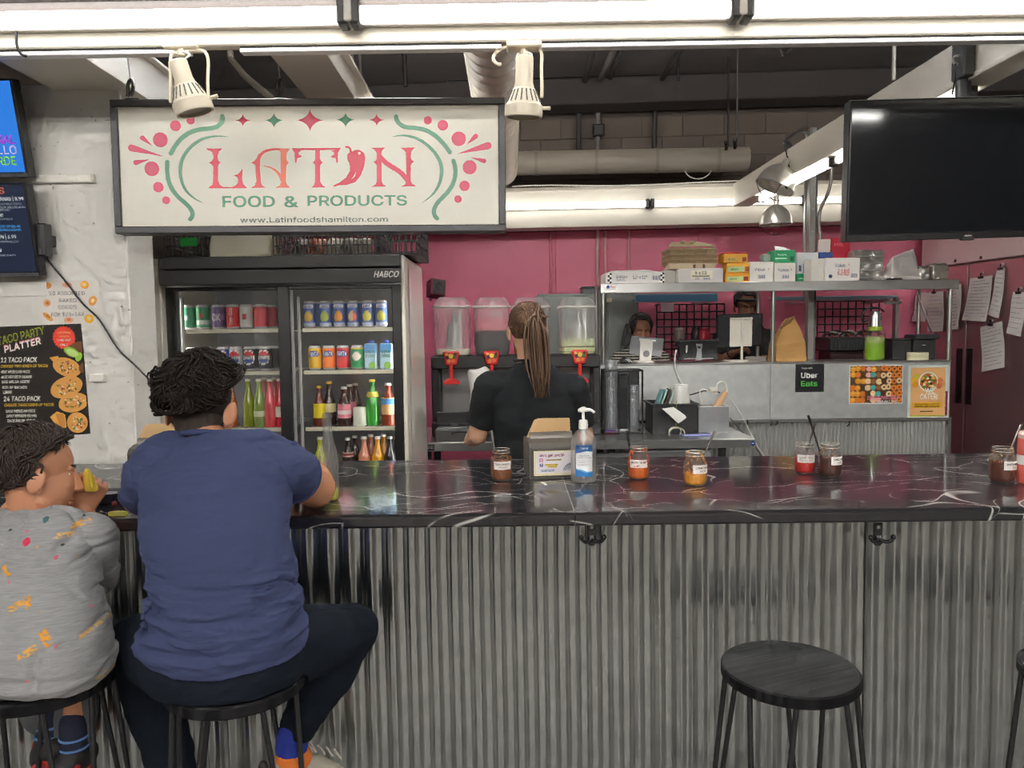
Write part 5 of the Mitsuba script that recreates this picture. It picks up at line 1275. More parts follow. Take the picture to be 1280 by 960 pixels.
part(k, 'rim', box(a[0] - .012, b[0] + .012, 5.988, 6.31, b[2] - .012, b[2], .003), M('#202325', .4), False)
part(k, 'stand', box(a[0] + .03, b[0] - .03, 6.05, 6.28, 1.03, a[2] - .01), M('#33171d', .5), False)
r_ = np.random.default_rng(3)
for i in range(9):
    x = a[0] + .03 + (b[0] - a[0] - .06) * i / 8; col = ['#2a2b2d', '#c9c7c2', '#1d1e20', '#b3742a', '#3a3b3e', '#d9d6d0', '#222', '#8a5a2a', '#2d2e31'][i].replace('#222', '#222222')
    u = thing('kitchen_utensil', ['black ladle', 'steel whisk', 'black spatula', 'orange handled brush', 'dark grey spoon', 'white scoop', 'black tongs', 'wooden spoon', 'dark turner'][i] + ' lying in the black utensil tray', 'utensil')
    z = b[2] + .01; part(u, 'handle', tube([(x - .05, 6.08 + .02 * (i % 4), z - .0), (x + .02, 6.1 + .02 * (i % 4), z + .02 + .01 * (i % 3)), (x + .07, 6.14, z + .012)], .008, 8, 14), M(col, .4)); part(u, 'head', ell((x + .075, 6.14, z + .014), (.028, .02, .014), 2), M(col, .35))

# ---- overshelf load
ZS = zs1


def carton(pxa, pya, pxb, pyb, Y, d, col, label, cat_='box', tilt=0, face=None, z0=None, name='carton_box', r=.6):
    a, b = P(pxa, pyb, Y), P(pxb, pya, Y); z0 = ZS if z0 is None else z0
    k = thing(name, label, cat_); z1 = max(b[2], z0 + .02)
    cx, cy = (a[0] + b[0]) / 2, Y + d / 2
    f = lambda m: rotz(m, tilt, (cx, cy, 0))
    part(k, 'body', f(box(a[0], b[0], Y, Y + d, z0 + .0005, z1, .002)), M(col, r), False)
    fr_ = Fr(f(trimesh.Trimesh([[a[0], Y - .0004, z0]], [])).vertices[0], (math.cos(tilt), math.sin(tilt), 0))
    return k, fr_, b[0] - a[0], z1 - z0, z1


def prt(k, fr_, m, u, v, c, nm='lettering', w=.0): part(k, nm, fr_.put(m, u, v, w), M(c, .6), False)


def barcode(k, fr_, u, v, w, h):
    for i in range(9): prt(k, fr_, slab(0, w * (.04 + .05 * ((i * 5) % 3)), 0, h, 0, .0004), u + w * i / 9, v, '#8f8f9c', 'barcode_print')


k, f_, W, H, z = carton(757, 340, 831, 355.5, PY + .02, .30, '#e3e0dc', 'flat white pizza paper box with checkered corners, left end of the overshelf')
prt(k, f_, txt('Quilon', .022, .075), W * .27, H * .62, '#55555a'); prt(k, f_, txt('bakers', .014, .06), W * .26, H * .33, '#8a8a90'); prt(k, f_, txt('12" x 12"', .024, .10), W * .58, H * .55, '#6a6a70'); barcode(k, f_, W * .78, H * .3, .06, .03)
for u in (.035, .925):
    for i in range(2):
        for j in range(5): prt(k, f_, slab(0, .014, 0, H / 5.4, 0, .0004), W * u + .014 * i, H / 5.2 * j + .001, '#1b1b1e' if (i + j) % 2 else '#f2f0ec', 'check_print')
part(k, 'open_flap', hull([((P(760, 336, PY)[0] + .06, PY + .28, z + .03), .002), ((P(815, 336, PY)[0], PY + .28, z + .035), .002), ((P(752, 345, PY)[0] + .05, PY + .06, z + .001), .002), ((P(831, 345, PY)[0] - .03, PY + .04, z + .001), .002)]), M('#efeeec', .7), False)
k, f_, W, H, z = carton(848, 335, 904, 354.5, PY + .01, .26, '#d2cdc8', 'plain grey-white bag box under the stack of pulp trays', tilt=.0)
part(k, 'side_flap', box(P(833, 345, PY)[0], P(848, 345, PY)[0], PY + .1, PY + .28, ZS + .001, z - .004, .002), M('#c2bdb8', .7), False)
prt(k, f_, slab(-.075, .075, -.026, .03, 0, .0003), W * .52, H * .55, '#e3dcc6', 'label_print'); prt(k, f_, txt('9 x 12', .02, .08), W * .5, H * .68, '#55504a', w=.0004); prt(k, f_, slab(-.06, .06, -.005, .005, 0, .0004), W * .5, H * .45, '#8a8378', w=.0004); prt(k, f_, txt('1000', .012, .03), W * .42, H * .27, '#55504a', w=.0004); barcode(k, f_, W * .55, H * .2, .05, .014)
zk = z
# pulp clamshell stack
a, b = P(836, 333, PY + .05), P(896, 303, PY + .05)
for i in range(9):
    z0 = zk + .038 + (b[2] - .035 - zk - .038) * i / 9
    s = thing('pulp_tray', 'brown moulded pulp takeout tray in the middle of the stack on the overshelf', 'takeout tray', 'pulp trays stacked on the overshelf')
    dx = .004 * math.sin(i * 2.1); x0, x1 = a[0] + dx, b[0] + dx
    part(s, 'rim', box(x0 - .004, x1 + .004, PY + .04, PY + .30, z0, z0 + .008, .003), M(['#a58f72', '#998365', '#b09a7d'][i % 3], .9), False)
    for j in range(4): xx_ = x0 + (x1 - x0) * (j + .5) / 4; part(s, 'rib', box(xx_ - .028, xx_ + .028, PY + .043, PY + .05, z0 + .008, z0 + .014, .002), M('#93805f', .9), False)
s = thing('pulp_tray', 'brown moulded pulp takeout tray at the bottom of the stack, its ribbed side showing', 'takeout tray')
part(s, 'side', hull([((a[0] + .01, PY + .06, zk + .006), .005), ((b[0] - .02, PY + .06, zk + .006), .005), ((a[0], PY + .05, zk + .036), .004), ((b[0], PY + .05, zk + .036), .004), ((a[0] + .01, PY + .28, zk + .006), .005), ((b[0] - .02, PY + .28, zk + .036), .005)]), M('#c2b196', .9), False)
for px in (870, 882): part(s, 'notch', box(P(px, 330, PY)[0] - .008, P(px, 330, PY)[0] + .008, PY + .042, PY + .052, zk + .004, zk + .03, .003), M('#5d513f', .9), False)
s = thing('pulp_tray', 'open lid of the top pulp tray on the overshelf', 'takeout tray'); zz = b[2] - .035 + .012
part(s, 'lid', cat(hull([((a[0] + .0, PY + .06, zz + .0), .004), ((b[0] - .01, PY + .06, zz + .0), .004), ((a[0] + .07, PY + .28, zz + .05), .004), ((b[0] - .06, PY + .28, zz + .05), .004)]), *[bx(a[0] + (b[0] - a[0]) * t, PY + .13, zz + .035, .035, .05, .02, .008) for t in (.35, .55)]), M('#b7a486', .9), False)
for i, (xa, ya, xb, yb, lb, c1, c2) in enumerate(((907, 341, 937, 353.5, 'lowest of three yellow and green glove boxes', '#e09a2a', '#b9c58a'), (908, 328.5, 938, 341, 'middle of three yellow and green glove boxes', '#e6a636', '#b3c48c'), (904, 317, 934, 328.5, 'top orange glove box of three, with a red lid', '#e6a63c', '#dca85a'))):
    z0 = ZS if i == 0 else P(920, yb, PY + .02)[2]
    k, f_, W, H, z = carton(xa, ya, xb, yb, PY + .02, .12, c1, lb + ' on the overshelf', z0=z0, tilt=-.04 + .05 * i)
    prt(k, f_, slab(.01, W * .74, H * .1, H * .62, 0, .0004), 0, 0, c2, 'label_print'); prt(k, f_, txt('gloves', .012, .05), W * .34, H * .36, '#4a7a3a', w=.0004); prt(k, f_, slab(W * .78, W * .95, H * .15, H * .6, 0, .0004), 0, 0, '#8a3a24', 'label_print')
    if i == 2: part(k, 'red_lid', bx(f_.O[0] + W / 2, PY + .08, z + .006, W * .98, .12, .01, .002), M('#c0302c', .5), False)
for xa, xb, lb in ((937, 967, 'left one'), (968, 994.5, 'right one')):
    k, f_, W, H, z = carton(xa, 327 if xa < 940 else 328.5, xb, 354, PY + .01, .16, '#dedad2', 'white printed bag box standing upright on the overshelf, ' + lb)
    prt(k, f_, txt('Value', .02, .075), W * .42, H * .62, '#6a6a74'); prt(k, f_, txt('+', .018), W * .80, H * .64, '#c0504a'); barcode(k, f_, W * .35, H * .16, .05, .025); z_v = z
k, f_, W, H, z = carton(967, 312.5, 994.5, 328, PY + .02, .14, '#2c8f5f', 'green glove box with white tissue sticking out, on the white bag boxes', z0=z_v, tilt=.0)
prt(k, f_, slab(.01, W * .6, H * .3, H * .42, 0, .0004), 0, 0, '#a9d9bd', 'label_print'); prt(k, f_, slab(W * .76, W * .92, H * .15, H * .5, 0, .0004), 0, 0, '#1b5a3c', 'label_print'); prt(k, f_, txt('EcoGlove', .01, .06), W * .38, H * .65, '#e4f2e8')
part(k, 'tissue', hull([((f_.O[0] + .03, PY + .06, z + .004), .006), ((f_.O[0] + W - .02, PY + .08, z + .004), .006), ((f_.O[0] + .03, PY + .08, z + .03), .006), ((f_.O[0] + .09, PY + .09, z + .022), .006)]), M('#e9ebe8', .8))
part(k, 'end_flap', box(f_.O[0] - .05, f_.O[0], PY + .08, PY + .16, z - .07, z - .02, .002), M('#7f8f86', .6), False)
for i, (xa, ya, xb, yb, c, lb) in enumerate(((996, 342, 1020, 354, '#1f8a5a', 'green glove box at the bottom behind the two-pound box'), (996, 315.5, 1023, 342, '#d9dbe0', 'blue and white film box on the green glove box'))):
    k, f_, W, H, z = carton(xa, ya, xb, yb, PY + .19, .12, c, lb, z0=ZS if i == 0 else P(1010, 342, PY + .19)[2], tilt=.02)
    if i: prt(k, f_, slab(W * .28, W * .98, H * .04, H * .46, 0, .0005), 0, 0, '#2f55a8', 'label_print'); prt(k, f_, txt('CLING', .02, .06), W * .6, H * .6, '#4a6fb8'); prt(k, f_, slab(W * .08, W * .2, H * .1, H * .4, 0, .0005), 0, 0, '#5a6070', 'label_print')
    else: prt(k, f_, slab(.012, W * .7, H * .4, H * .55, 0, .0004), 0, 0, '#a3d4bb', 'label_print')
k, f_, W, H, z = carton(1024, 315, 1041, 330, PY + .2, .1, '#27407f', 'small dark blue box behind the two-pound box', z0=ZS)
k, f_, W, H, z = carton(1032, 322, 1075, 353.5, PY + .01, .16, '#e6e2dc', 'white two-pound bag box with red print in the middle of the overshelf')
prt(k, f_, txt('Value', .024, .07), W * .42, H * .68, '#6a6a74'); prt(k, f_, txt('+', .02), W * .67, H * .70, '#c0504a'); prt(k, f_, txt('2 LBS', .026, .085), W * .52, H * .42, '#c0404a'); prt(k, f_, txt('Poly Bags', .012, .08), W * .52, H * .27, '#c06a6a'); prt(k, f_, ex(Point(0, 0).buffer(.013), .0004), W * .14, H * .2, '#3a3f6a', 'label_print'); barcode(k, f_, W * .74, H * .14, .045, .028)
part(k, 'side_face', box(P(1016, 340, PY)[0], P(1032, 340, PY)[0] - .001, PY + .03, PY + .17, ZS + .001, z - .001, .002), M('#d2cdc6', .7), False)
k, f_, W, H, z = carton(1039, 297, 1063, 338, PY + .31, .045, '#b01f34', 'red carton standing behind the overshelf boxes', z0=ZS)
part(k, 'pale_side', box(P(1025, 320, PY + .31)[0], P(1038, 320, PY + .31)[0], PY + .31, PY + .35, ZS + .001, z - .01, .002), M('#e3d6cc', .6), False); prt(k, f_, txt('FOIL', .02, .07), W * .4, H * .85, '#e59a9a')
# sleeve of clear cups: stacked cups under crinkled film
k = thing('cup_sleeve', 'block of clear plastic lids wrapped in film, right of the two-pound box', 'cup sleeve')
a, b = P(1066, 353, PY + .19), P(1106, 309, PY + .19)
m = box(a[0], b[0], PY + .19, PY + .29, ZS + .001, b[2] - .02, .01)
for _ in range(4): m = m.subdivide()
m.vertices += m.vertex_normals * ((meshkit.fbm(m.vertices * 28, 3, 4) - .5) * .022)[:, None]; m.vertices[:, 2] = np.maximum(m.vertices[:, 2], ZS + .001)
part(k, 'film', m, M('#85827e', .16, .35, .6), True)
for i in range(4): part(k, 'lid_edge', box(a[0] + .012, b[0] - .012, PY + .182, PY + .20, ZS + .03 + .05 * i, ZS + .036 + .05 * i, .002), M('#a9a7a3', .3), False)
k = thing('clear_bag', 'clear bag of plastic containers at the right end of the overshelf', 'bag')
a, b = P(1113, 352, PY + .06), P(1150, 318, PY + .06)
m = hull([((a[0] + .02, PY + .08, ZS + .022), .02), ((b[0] - .0, PY + .08, ZS + .022), .02), ((a[0] + .03, PY + .26, ZS + .022), .02), ((b[0], PY + .26, ZS + .022), .02), ((a[0] + .06, PY + .14, ZS + .15), .02), ((b[0] - .02, PY + .14, ZS + .165), .02), ((b[0] + .02, PY + .2, ZS + .225), .008)])
for _ in range(3): m = m.subdivide()
m.vertices += m.vertex_normals * ((meshkit.fbm(m.vertices * 22, 3, 6) - .5) * .03)[:, None]; m.vertices[:, 2] = np.maximum(m.vertices[:, 2], ZS + .001)
part(k, 'bag', m, M('#b9b2b0', .14, .1, .8), True)
part(k, 'dark_lid', bx(a[0] + .02, PY + .05, ZS + .008, .09, .05, .014, .004), M('#1d1b1c', .4), False)
for px, c, lb, w, h in ((1156, '#b9b5b0', 'tilted steel napkin holder on the overshelf, left of the foil trays', 12, 16), (1176, '#a9a59c', 'shiny foil trays wrapped in film at the right end of the overshelf', 20, 19)):
    q = P(px, 353, PY + .05); s = PY / FPX
    m = box(q[0] - w * s / 2, q[0] + w * s / 2, PY + .05, PY + .22, ZS + .001, ZS + h * s, .008)
    for _ in range(3): m = m.subdivide()
    m.vertices += m.vertex_normals * ((meshkit.fbm(m.vertices * 36, 2, 9) - .5) * .014)[:, None]; m.vertices[:, 2] = np.maximum(m.vertices[:, 2], ZS + .001)
    k = thing('foil_tray_pack', lb, 'tray pack'); part(k, 'pack', m, M(c, .15, .7, .5), True); part(k, 'top_tray', bx(q[0], PY + .12, ZS + h * s + .006, w * s * .8, .12, .012, .003), M('#6a6a68', .3, .6), False)

# ---- things on the pass ledge
ZL = zp1
k = thing('silver_tablet', 'silver tablet on a white stand in front of the woman in stripes', 'tablet')
c = P(808, 434, PY + .12)
Ft = Fr(P(808, 433, PY + .13), (1, .0, -.1), (0, -.28, 1))
part(k, 'tablet', Ft.put(bx(0, 0, -.004, .235, .135, .009, .004)), M('#9b9c9f', .35, .5), False)
part(k, 'screen', Ft.put(bx(0, 0, -.0095, .215, .118, .002)), M('#15171c', .15), False)
part(k, 'stand', Ft.put(ex(Polygon([(-.05, .048), (.04, .048), (.045, -.10), (-.035, -.105)]), .014), 0, 0, .001), M('#ece9e2', .4), False)
part(k, 'stand_bar', Ft.put(slab(-.06, .06, .042, .054, .001, .016, .003)), M('#ece9e2', .4), False)
part(k, 'stand_hole', Ft.put(ex(Point(.005, -.05).buffer(.024), .001), 0, 0, .0152), M('#8c8c8c', .5), False)
q = P(806, 450, PY + .1); part(k, 'stand_base', box(q[0] - .06, q[0] + .06, PY + .06, PY + .24, ZL + .0005, ZL + .012, .004), M('#ece9e2', .4), False)
q = P(783, 446, PY + .06)
k = thing('card_reader', 'small black and white card reader left of the silver tablet', 'card reader')
part(k, 'body', hull([((q[0] - .035, PY + .05, ZL + .016), .015), ((q[0] + .03, PY + .05, ZL + .012), .011), ((q[0] - .01, PY + .12, ZL + .03), .014)]), BLACK)
for d in (0, .016): part(k, 'stripe', tube([(q[0] - .01 + d, PY + .036, ZL + .03), (q[0] + .012 + d, PY + .038, ZL + .018), (q[0] + .02 + d, PY + .042, ZL + .008)], .0035, 6, 10), WHITE_P)
k = thing('black_tablet', 'black rugged tablet with a clear stand on the steel pass', 'tablet')
Ft = Fr(P(873, 437, PY + .13), (1, 0, 0), (0, -.25, 1))
part(k, 'case', Ft.put(bx(0, 0, 0, .275, .145, .016, .007)), M('#191a1d', .4), False); part(k, 'screen', Ft.put(bx(0, 0, -.009, .25, .12, .002)), M('#101216', .15), False)
part(k, 'white_sticker', Ft.put(slab(-.092, -.08, -.02, .035, .008, .009)), WHITE_P, False)
part(k, 'clear_stand', Ft.put(ex(Polygon([(-.022, .045), (.022, .045), (.018, 0), (.026, -.075), (-.02, -.075), (-.012, 0)]) - Polygon([(-.012, .03), (.012, .03), (.008, .01), (-.006, .01)]), .01), 0, 0, .009), M('#8f9296', .25), False)
[part(k, 'corner_bumper', Ft.put(bx(sx * .13, sy * .064, 0, .03, .03, .02, .006)), M('#222327', .5), False) for sx in (-1, 1) for sy in (-1, 1)]; part(k, 'base_bar', Ft.put(slab(-.10, .11, -.068, -.060, .008, .012, .002)), M('#b9bbbe', .35, .5), False)
k = thing('till_monitor', 'black till monitor seen from behind on a white stand', 'monitor')
Ft = Fr(P(925, 413, PY + .14), (1, .0, 0.02), (0, -.1, 1))
part(k, 'screen_back', Ft.put(bx(0, 0, -.008, .325, .235, .018, .012)), M('#17181b', .4), False); part(k, 'display', Ft.put(bx(0, 0, -.018, .30, .21, .002)), M('#20242b', .2), False)
part(k, 'mount_plate', Ft.put(slab(-.075, .085, -.115, .085, .001, .010, .003)), M('#e9e4d6', .45), False); part(k, 'mount_rail', Ft.put(slab(-.075, .085, .078, .092, .001, .022, .003)), M('#dcd7ca', .45), False)
part(k, 'stand_pole', Ft.put(slab(.002, .018, -.21, .088, .011, .024, .003)), M('#f0ece2', .4), False)
q = P(926, 450, PY + .1); part(k, 'stand_base', box(q[0] - .09, q[0] + .10, PY + .05, PY + .25, ZL + .0005, ZL + .010, .004), M('#ece9e0', .45), False)
q = P(945, 448, PY + .07); single('paper_pile', cat(*[bx(q[0] + .006 * math.sin(i * 3), PY + .08, ZL + .004 + .006 * i, .13, .07, .004, .0015, .1 * math.sin(i * 2)) for i in range(6)]), M('#a9a59f', .8), 'crooked pile of receipts at the foot of the till monitor', 'papers', smooth=False)
q = P(989, 452, PY + .05)
k = thing('paper_bag', 'brown paper takeout bag folded over at the top, on the steel pass', 'bag')
w, d, h = .107, .09, .30
V = [(-w, 0, 0), (w, 0, 0), (w, 2 * d, 0), (-w, 2 * d, 0), (-w * .98, .01, h * .42), (w * .96, .012, h * .44), (w * .9, 2 * d - .01, h * .44), (-w * .95, 2 * d - .01, h * .42), (-.012, .07, h * 1.0), (.05, .075, h * 1.02), (.05, .10, h * 1.02), (-.012, .095, h)]
V = np.array(V) + [q[0], PY + .05, ZL + .0006]
Fq = [[0, 1, 5, 4], [1, 2, 6, 5], [2, 3, 7, 6], [3, 0, 4, 7], [4, 5, 9, 8], [5, 6, 10, 9], [6, 7, 11, 10], [7, 4, 8, 11], [8, 9, 10, 11], [3, 2, 1, 0]]
m = trimesh.Trimesh(V, [t for f in Fq for t in ([f[0], f[1], f[2]], [f[0], f[2], f[3]])], process=True)
for _ in range(4): m = m.subdivide()
m.vertices += m.vertex_normals * ((meshkit.fbm(m.vertices * 20, 2, 3) - .5) * .014)[:, None]; m.vertices[:, 2] = np.maximum(m.vertices[:, 2], ZL + .0006)
part(k, 'bag', m, M('#b98d56', .8), 25); 
part(k, 'fold', hull([((q[0] - .015, PY + .12, ZL + h - .01), .006), ((q[0] + .045, PY + .12, ZL + h + .015), .006), ((q[0] - .06, PY + .10, ZL + h * .78), .004), ((q[0] - .03, PY + .11, ZL + h * .76), .006)]), M('#7d5a34', .8), False, label='dark folded strip')
q = P(1093, 451, PY + .07); q[2] = ZL + .0006
k = thing('green_juice_jar', 'glass jar of bright green salsa with a steel grater lid on the pass', 'jar')
part(k, 'glass', lathe([(.04, 0), (.062, .004), (.066, .02), (.066, .17), (.06, .195), (.046, .21), (.046, .235), (.05, .238), (.05, .245)], 32, q), 'm_jar', True)
part(k, 'juice', lathe([(0, .003), (.058, .004), (.063, .02), (.063, .125), (0, .126)], 32, q), M('#7fae1c', .4), 40); part(k, 'foam', lathe([(.063, .125), (.0632, .15), (.058, .165), (0.05, .165)], 32, q), M('#a8b872', .5), 40)
part(k, 'mouth_band', lathe([(.047, .208), (.0475, .238)], 32, q), M('#9db53a', .4)); part(k, 'steel_cone', lathe([(.045, .235), (.034, .33), (.026, .345), (0, .348)], 26, q), M((.6, .6, .6), .25, 1.0), 40)
for i in range(5):
    for j in range(3): part(k, 'grater_hole', ell(q + [.0385 * math.sin(.5 + .3 * j), -.0385 * math.cos(.5 + .3 * j), .25 + .018 * i], (.003, .003, .004), 1), BLACK)
part(k, 'handle', tube([q + [-.045, 0, .29], q + [-.09, 0, .28], q + [-.085, 0, .335], q + [-.03, 0, .37], q + [.06, 0, .34]], .006, 8, 30), BLACK)
a, b = P(1117, 451, PY + .1), P(1172, 424, PY + .1)
k = thing('receipt_printer', 'black receipt printer at the right end of the steel pass', 'printer')
part(k, 'body', box(a[0] + .14, b[0] - .01, PY + .1, PY + .3, ZL + .0005, b[2], .006), M('#1c1e20', .4), False); part(k, 'cover', box(a[0] + .15, b[0] + .01, PY + .09, PY + .26, b[2], b[2] + .035, .006), M('#26282b', .35), False); part(k, 'badge', box(a[0] + .2, a[0] + .225, PY + .096, PY + .1, ZL + .10, ZL + .105), M('#c9c9c9', .4), False)
k = thing('black_box', 'plain black box between the green jar and the receipt printer', 'box'); part(k, 'body', box(a[0], a[0] + .135, PY + .12, PY + .26, ZL + .0005, b[2] - .005, .004), M('#151618', .5), False); part(k, 'lid', box(a[0] - .004, a[0] + .138, PY + .115, PY + .265, b[2] - .005, b[2] + .008, .003), M('#1f2123', .45), False)
q = P(1151, 452, PY + .03)
k = thing('tape_stack', 'short stack of pale cream sticker rolls at the right end of the pass', 'roll')
for i in range(3): part(k, 'roll', lathe([(0, 0), (.07, 0), (.07, .017), (0, .017)], 32, (q[0], PY + .075, ZL + .0005 + .0178 * i)), M(['#d9d5b4', '#cfcaa5', '#dedaba'][i], .7), 40)
k = thing('steel_rod_rack', 'thin steel stand with a diagonal rod behind the receipt printer', 'rack')
part(k, 'rod', rod(P(1146, 366, PY + .29), P(1168, 424, PY + .29), .008), STEEL); part(k, 'plate', box(P(1120, 375, PY + .45)[0], P(1124, 375, PY + .45)[0], PY + .45, PY + .5, 1.25, P(1120, 372, PY + .45)[2]), STEEL, False)
c = P(1123, 378, PY + .44); part(k, 'crossbar', box(c[0] - .1, c[0] + .03, PY + .44, PY + .46, c[2] - .012, c[2] + .012, .003), STEEL, False)

# ---- work table of stainless steel and its load
TY, TZ = 4.82, .905
TL, TR = P(531, 556, 4.58)[0], P(944, 550, 4.58)[0]
wt = thing('steel_work_table', 'stainless steel work table behind the bar', 'table')
part(wt, 'top', box(-.60, TR, TY - .24, TY + .49, TZ - .02, TZ, .004), STEEL, False); part(wt, 'front_lip', box(-.60, TR, TY - .245, TY - .235, TZ - .055, TZ - .002, .003), STEEL, False)
part(wt, 'end_lip', box(TR - .004, TR + .004, TY - .24, TY + .49, TZ - .055, TZ, .002), STEEL, False)
part(wt, 'undershelf', box(-.56, TR - .1, TY - .18, TY + .44, .32, .34), STEEL_D, False)
for x in (-.52, .6, TR - .18):
    for y in (TY - .17, TY + .43): part(wt, 'leg', rod((x, y, 0), (x, y, TZ - .02), .024, 14), M('#3a3b3d', .4, .5))
part(wt, 'drawer_rail', box(.5, TR - .3, TY - .21, TY - .19, TZ - .11, TZ - .085, .003), M('#8f9092', .35, .6), False)
part(wt, 'storage_bin', box(.75, TR - .24, TY - .17, TY + .3, TZ - .3, TZ - .07, .01), M('#a9adb0', .3, .2), False)
FTb = Fr((0, TY - .2455, 0)); q = FTb.px(941, 551.5)
part(wt, 'maker_badge', FTb.put(ex(Point(0, 0).buffer(.014), .0008), q[0], TZ - .028, 0), M('#1f3f86', .4), False); part(wt, 'maker_badge', FTb.put(ex(affinity.scale(Point(0, 0).buffer(.008), 1, .5), .0008), q[0], TZ - .028, .0008), M('#e9ecf2', .4), False)
q = FTb.px(540, 557); part(wt, 'maker_plate', FTb.put(slab(-.03, .015, -.018, .016, 0, .001), q[0], TZ - .03, 0), M('#15171a', .4), False); part(wt, 'lettering', FTb.put(txt('DSI', .018, .036), q[0] - .008, TZ - .03, .001), M('#e6e6e6', .5), False); part(wt, 'maker_plate', FTb.put(slab(.018, .05, -.012, .012, 0, .001), q[0], TZ - .03, 0), M('#b9babb', .4), False)
# drink dispenser with four clear bowls
DY = 4.97
dd = thing('drink_dispenser', 'cold drink dispenser with four clear bowls and red taps', 'drink dispenser')
da, db = P(541, 450, DY)[0], P(748, 450, DY)[0]
zb1, zb0 = P(640, 444, DY)[2], P(640, 459, DY)[2]
part(dd, 'bowl_deck', box(da, db, DY - .12, DY + .25, zb0, zb1, .006), M('#151517', .4), False)
for x in (da, db - .045): part(dd, 'side_column', box(x, x + .045, DY - .10, DY + .2, TZ + .001, zb0, .005), M('#19191b', .4), False)
part(dd, 'back_panel', box(da + .045, db - .045, DY + .12, DY + .2, TZ + .12, zb0, .003), M((.42, .42, .43), .35, 1.0), False)
part(dd, 'base', box(da, db, DY - .14, DY + .22, TZ + .001, TZ + .09, .006), M('#2f3032', .35, .5), False)
part(dd, 'drip_tray', box(da + .05, db - .05, DY - .20, DY - .1, TZ + .09, TZ + .105, .004), STEEL, False)
for i, px in enumerate((565.5, 615, 664, 722)):
    x = P(px, 420, DY)[0]; hw = .117; zt = P(px, 384, DY)[2]
    liq = (('#e9e4cf', .045), ('#141012', .16), ('#b5691d', .075), ('#cdd6a4', .10))[i]
    bw = part(dd, 'bowl', box(0, 1, 0, 1, 0, 1), 'm_plastic_clear', False)
    H_ = zt - zb1

    def rbox(hw_, hd, z0, z1, rr=.03, taper=.93, cap=False):
        rs = []
        for t, s in ((0, taper - .08), (.06, taper), (.25, .98), (1, 1.0)):
            a = np.arange(40) * 2 * np.pi / 40; e = 5; ca = np.sign(np.cos(a)) * np.abs(np.cos(a)) ** (2 / e); sa = np.sign(np.sin(a)) * np.abs(np.sin(a)) ** (2 / e)
            rs.append(np.stack([x + hw_ * s * ca, DY + .05 + hd * s * sa, np.full(40, z0 + (z1 - z0) * t)], 1))
        return rings_mesh(np.array(rs), cap=cap)
    scene[bw] = mikit.ply(rbox(hw, .13, zb1 + .001, zt), 'm_plastic_clear', 40)
    part(bw, 'rim', rings_mesh(np.array([np.array([[x + (hw + d) * np.sign(np.cos(t)) * abs(np.cos(t)) ** .4, DY + .05 + (.13 + d) * np.sign(np.sin(t)) * abs(np.sin(t)) ** .4, zt + z] for t in np.arange(40) * np.pi / 20]) for d, z in ((0, -.006), (.008, -.004), (.008, .008), (-.004, .008), (0, -.006))]), cap=False), M('#d5d2cd', .25), 40)
    part(bw, 'drink', rbox(hw - .004, .126, zb1 + .003, zb1 + liq[1], cap=True), M(liq[0], .25), 40)
    if i == 1: part(bw, 'pink_drink', rings_mesh(np.array([np.array([[x + (hw - .005) * np.sign(np.cos(t)) * abs(np.cos(t)) ** .4, DY + .05 + .125 * np.sign(np.sin(t)) * abs(np.sin(t)) ** .4, z] for t in np.arange(40) * np.pi / 20]) for z in (zb1 + liq[1] + .001, zb1 + .235)])), mat('m_pink_drink', {'type': 'blendbsdf', 'weight': .55, 'a': {'type': 'thindielectric', 'int_ior': 1.3}, 'b': {'type': 'twosided', 'bsdf': {'type': 'diffuse', 'reflectance': rgb('#e87f90')}}}), 40)
    part(bw, 'cooling_tower', lathe([(.05, 0), (.05, H_ * .55), (.044, H_ * .62), (.02, H_ * .66), (.02, H_ * .9), (0, H_ * .9)], 24, (x + .01, DY + .05, zb1 + .006)), M('#b3b5b6', .3, .3), 40)
    part(bw, 'spray_tube', box(x + .035, x + .06, DY + .02, DY + .03, zb1 + .03, zt - .02, .004), M('#e3e3e0', .35), False)
    part(bw, 'lid_vent', bx(x + .005, DY - .03, zt + .018, .028, .03, .03, .004), M('#eeeeea', .4), False)
    lid = rings_mesh(np.array([np.array([[x + hw * s * np.sign(np.cos(t)) * abs(np.cos(t)) ** .4, DY + .05 + .13 * s * np.sign(np.sin(t)) * abs(np.sin(t)) ** .4, zt + z] for t in np.arange(40) * np.pi / 20]) for s, z in ((1.0, .008), (.92, .03), (.72, .062))]))
    part(bw, 'lid', lid, 'm_plastic_clear', 40)
    tapz = zb1 - .008
    if i != 2:
        tk = part(dd, 'tap', hull([((x - .04, DY - .14, tapz + .03), .012), ((x + .04, DY - .14, tapz + .03), .012), ((x - .025, DY - .145, tapz - .035), .012), ((x + .025, DY - .145, tapz - .035), .012)]), M('#c8261f', .35), 30, label='red tap with a fruit sticker')
        Ftp = Fr((x, DY - .1585, tapz))
        for (u, v, r, c) in ((0, .012, .014, '#f0c24a'), (-.022, .004, .011, '#2a1a14'), (.022, .006, .011, '#3a5a1c'), (-.012, -.02, .012, '#e8842a'), (.014, -.018, .012, '#e05a2a'), (-.026, .022, .009, '#d9a83a'), (.028, .024, .009, '#1f1412')): part(tk, 'fruit_print', Ftp.put(ex(Point(u, v).buffer(r), .0006), 0, 0, .0004 * (1 + r * 30)), M(c, .4), False)
        part(tk, 'lever', cat(bx(x, DY - .15, tapz - .10, .022, .02, .11, .004), bx(x, DY - .152, tapz - .155, .105, .022, .022, .004), bx(x + .0, DY - .152, tapz - .138, .07, .02, .016, .004)), M('#d42a25', .35), False)
k = thing('wrap_roll', 'white cloth or plastic bundle beside the left arm of the cook at the dispenser', 'bundle')
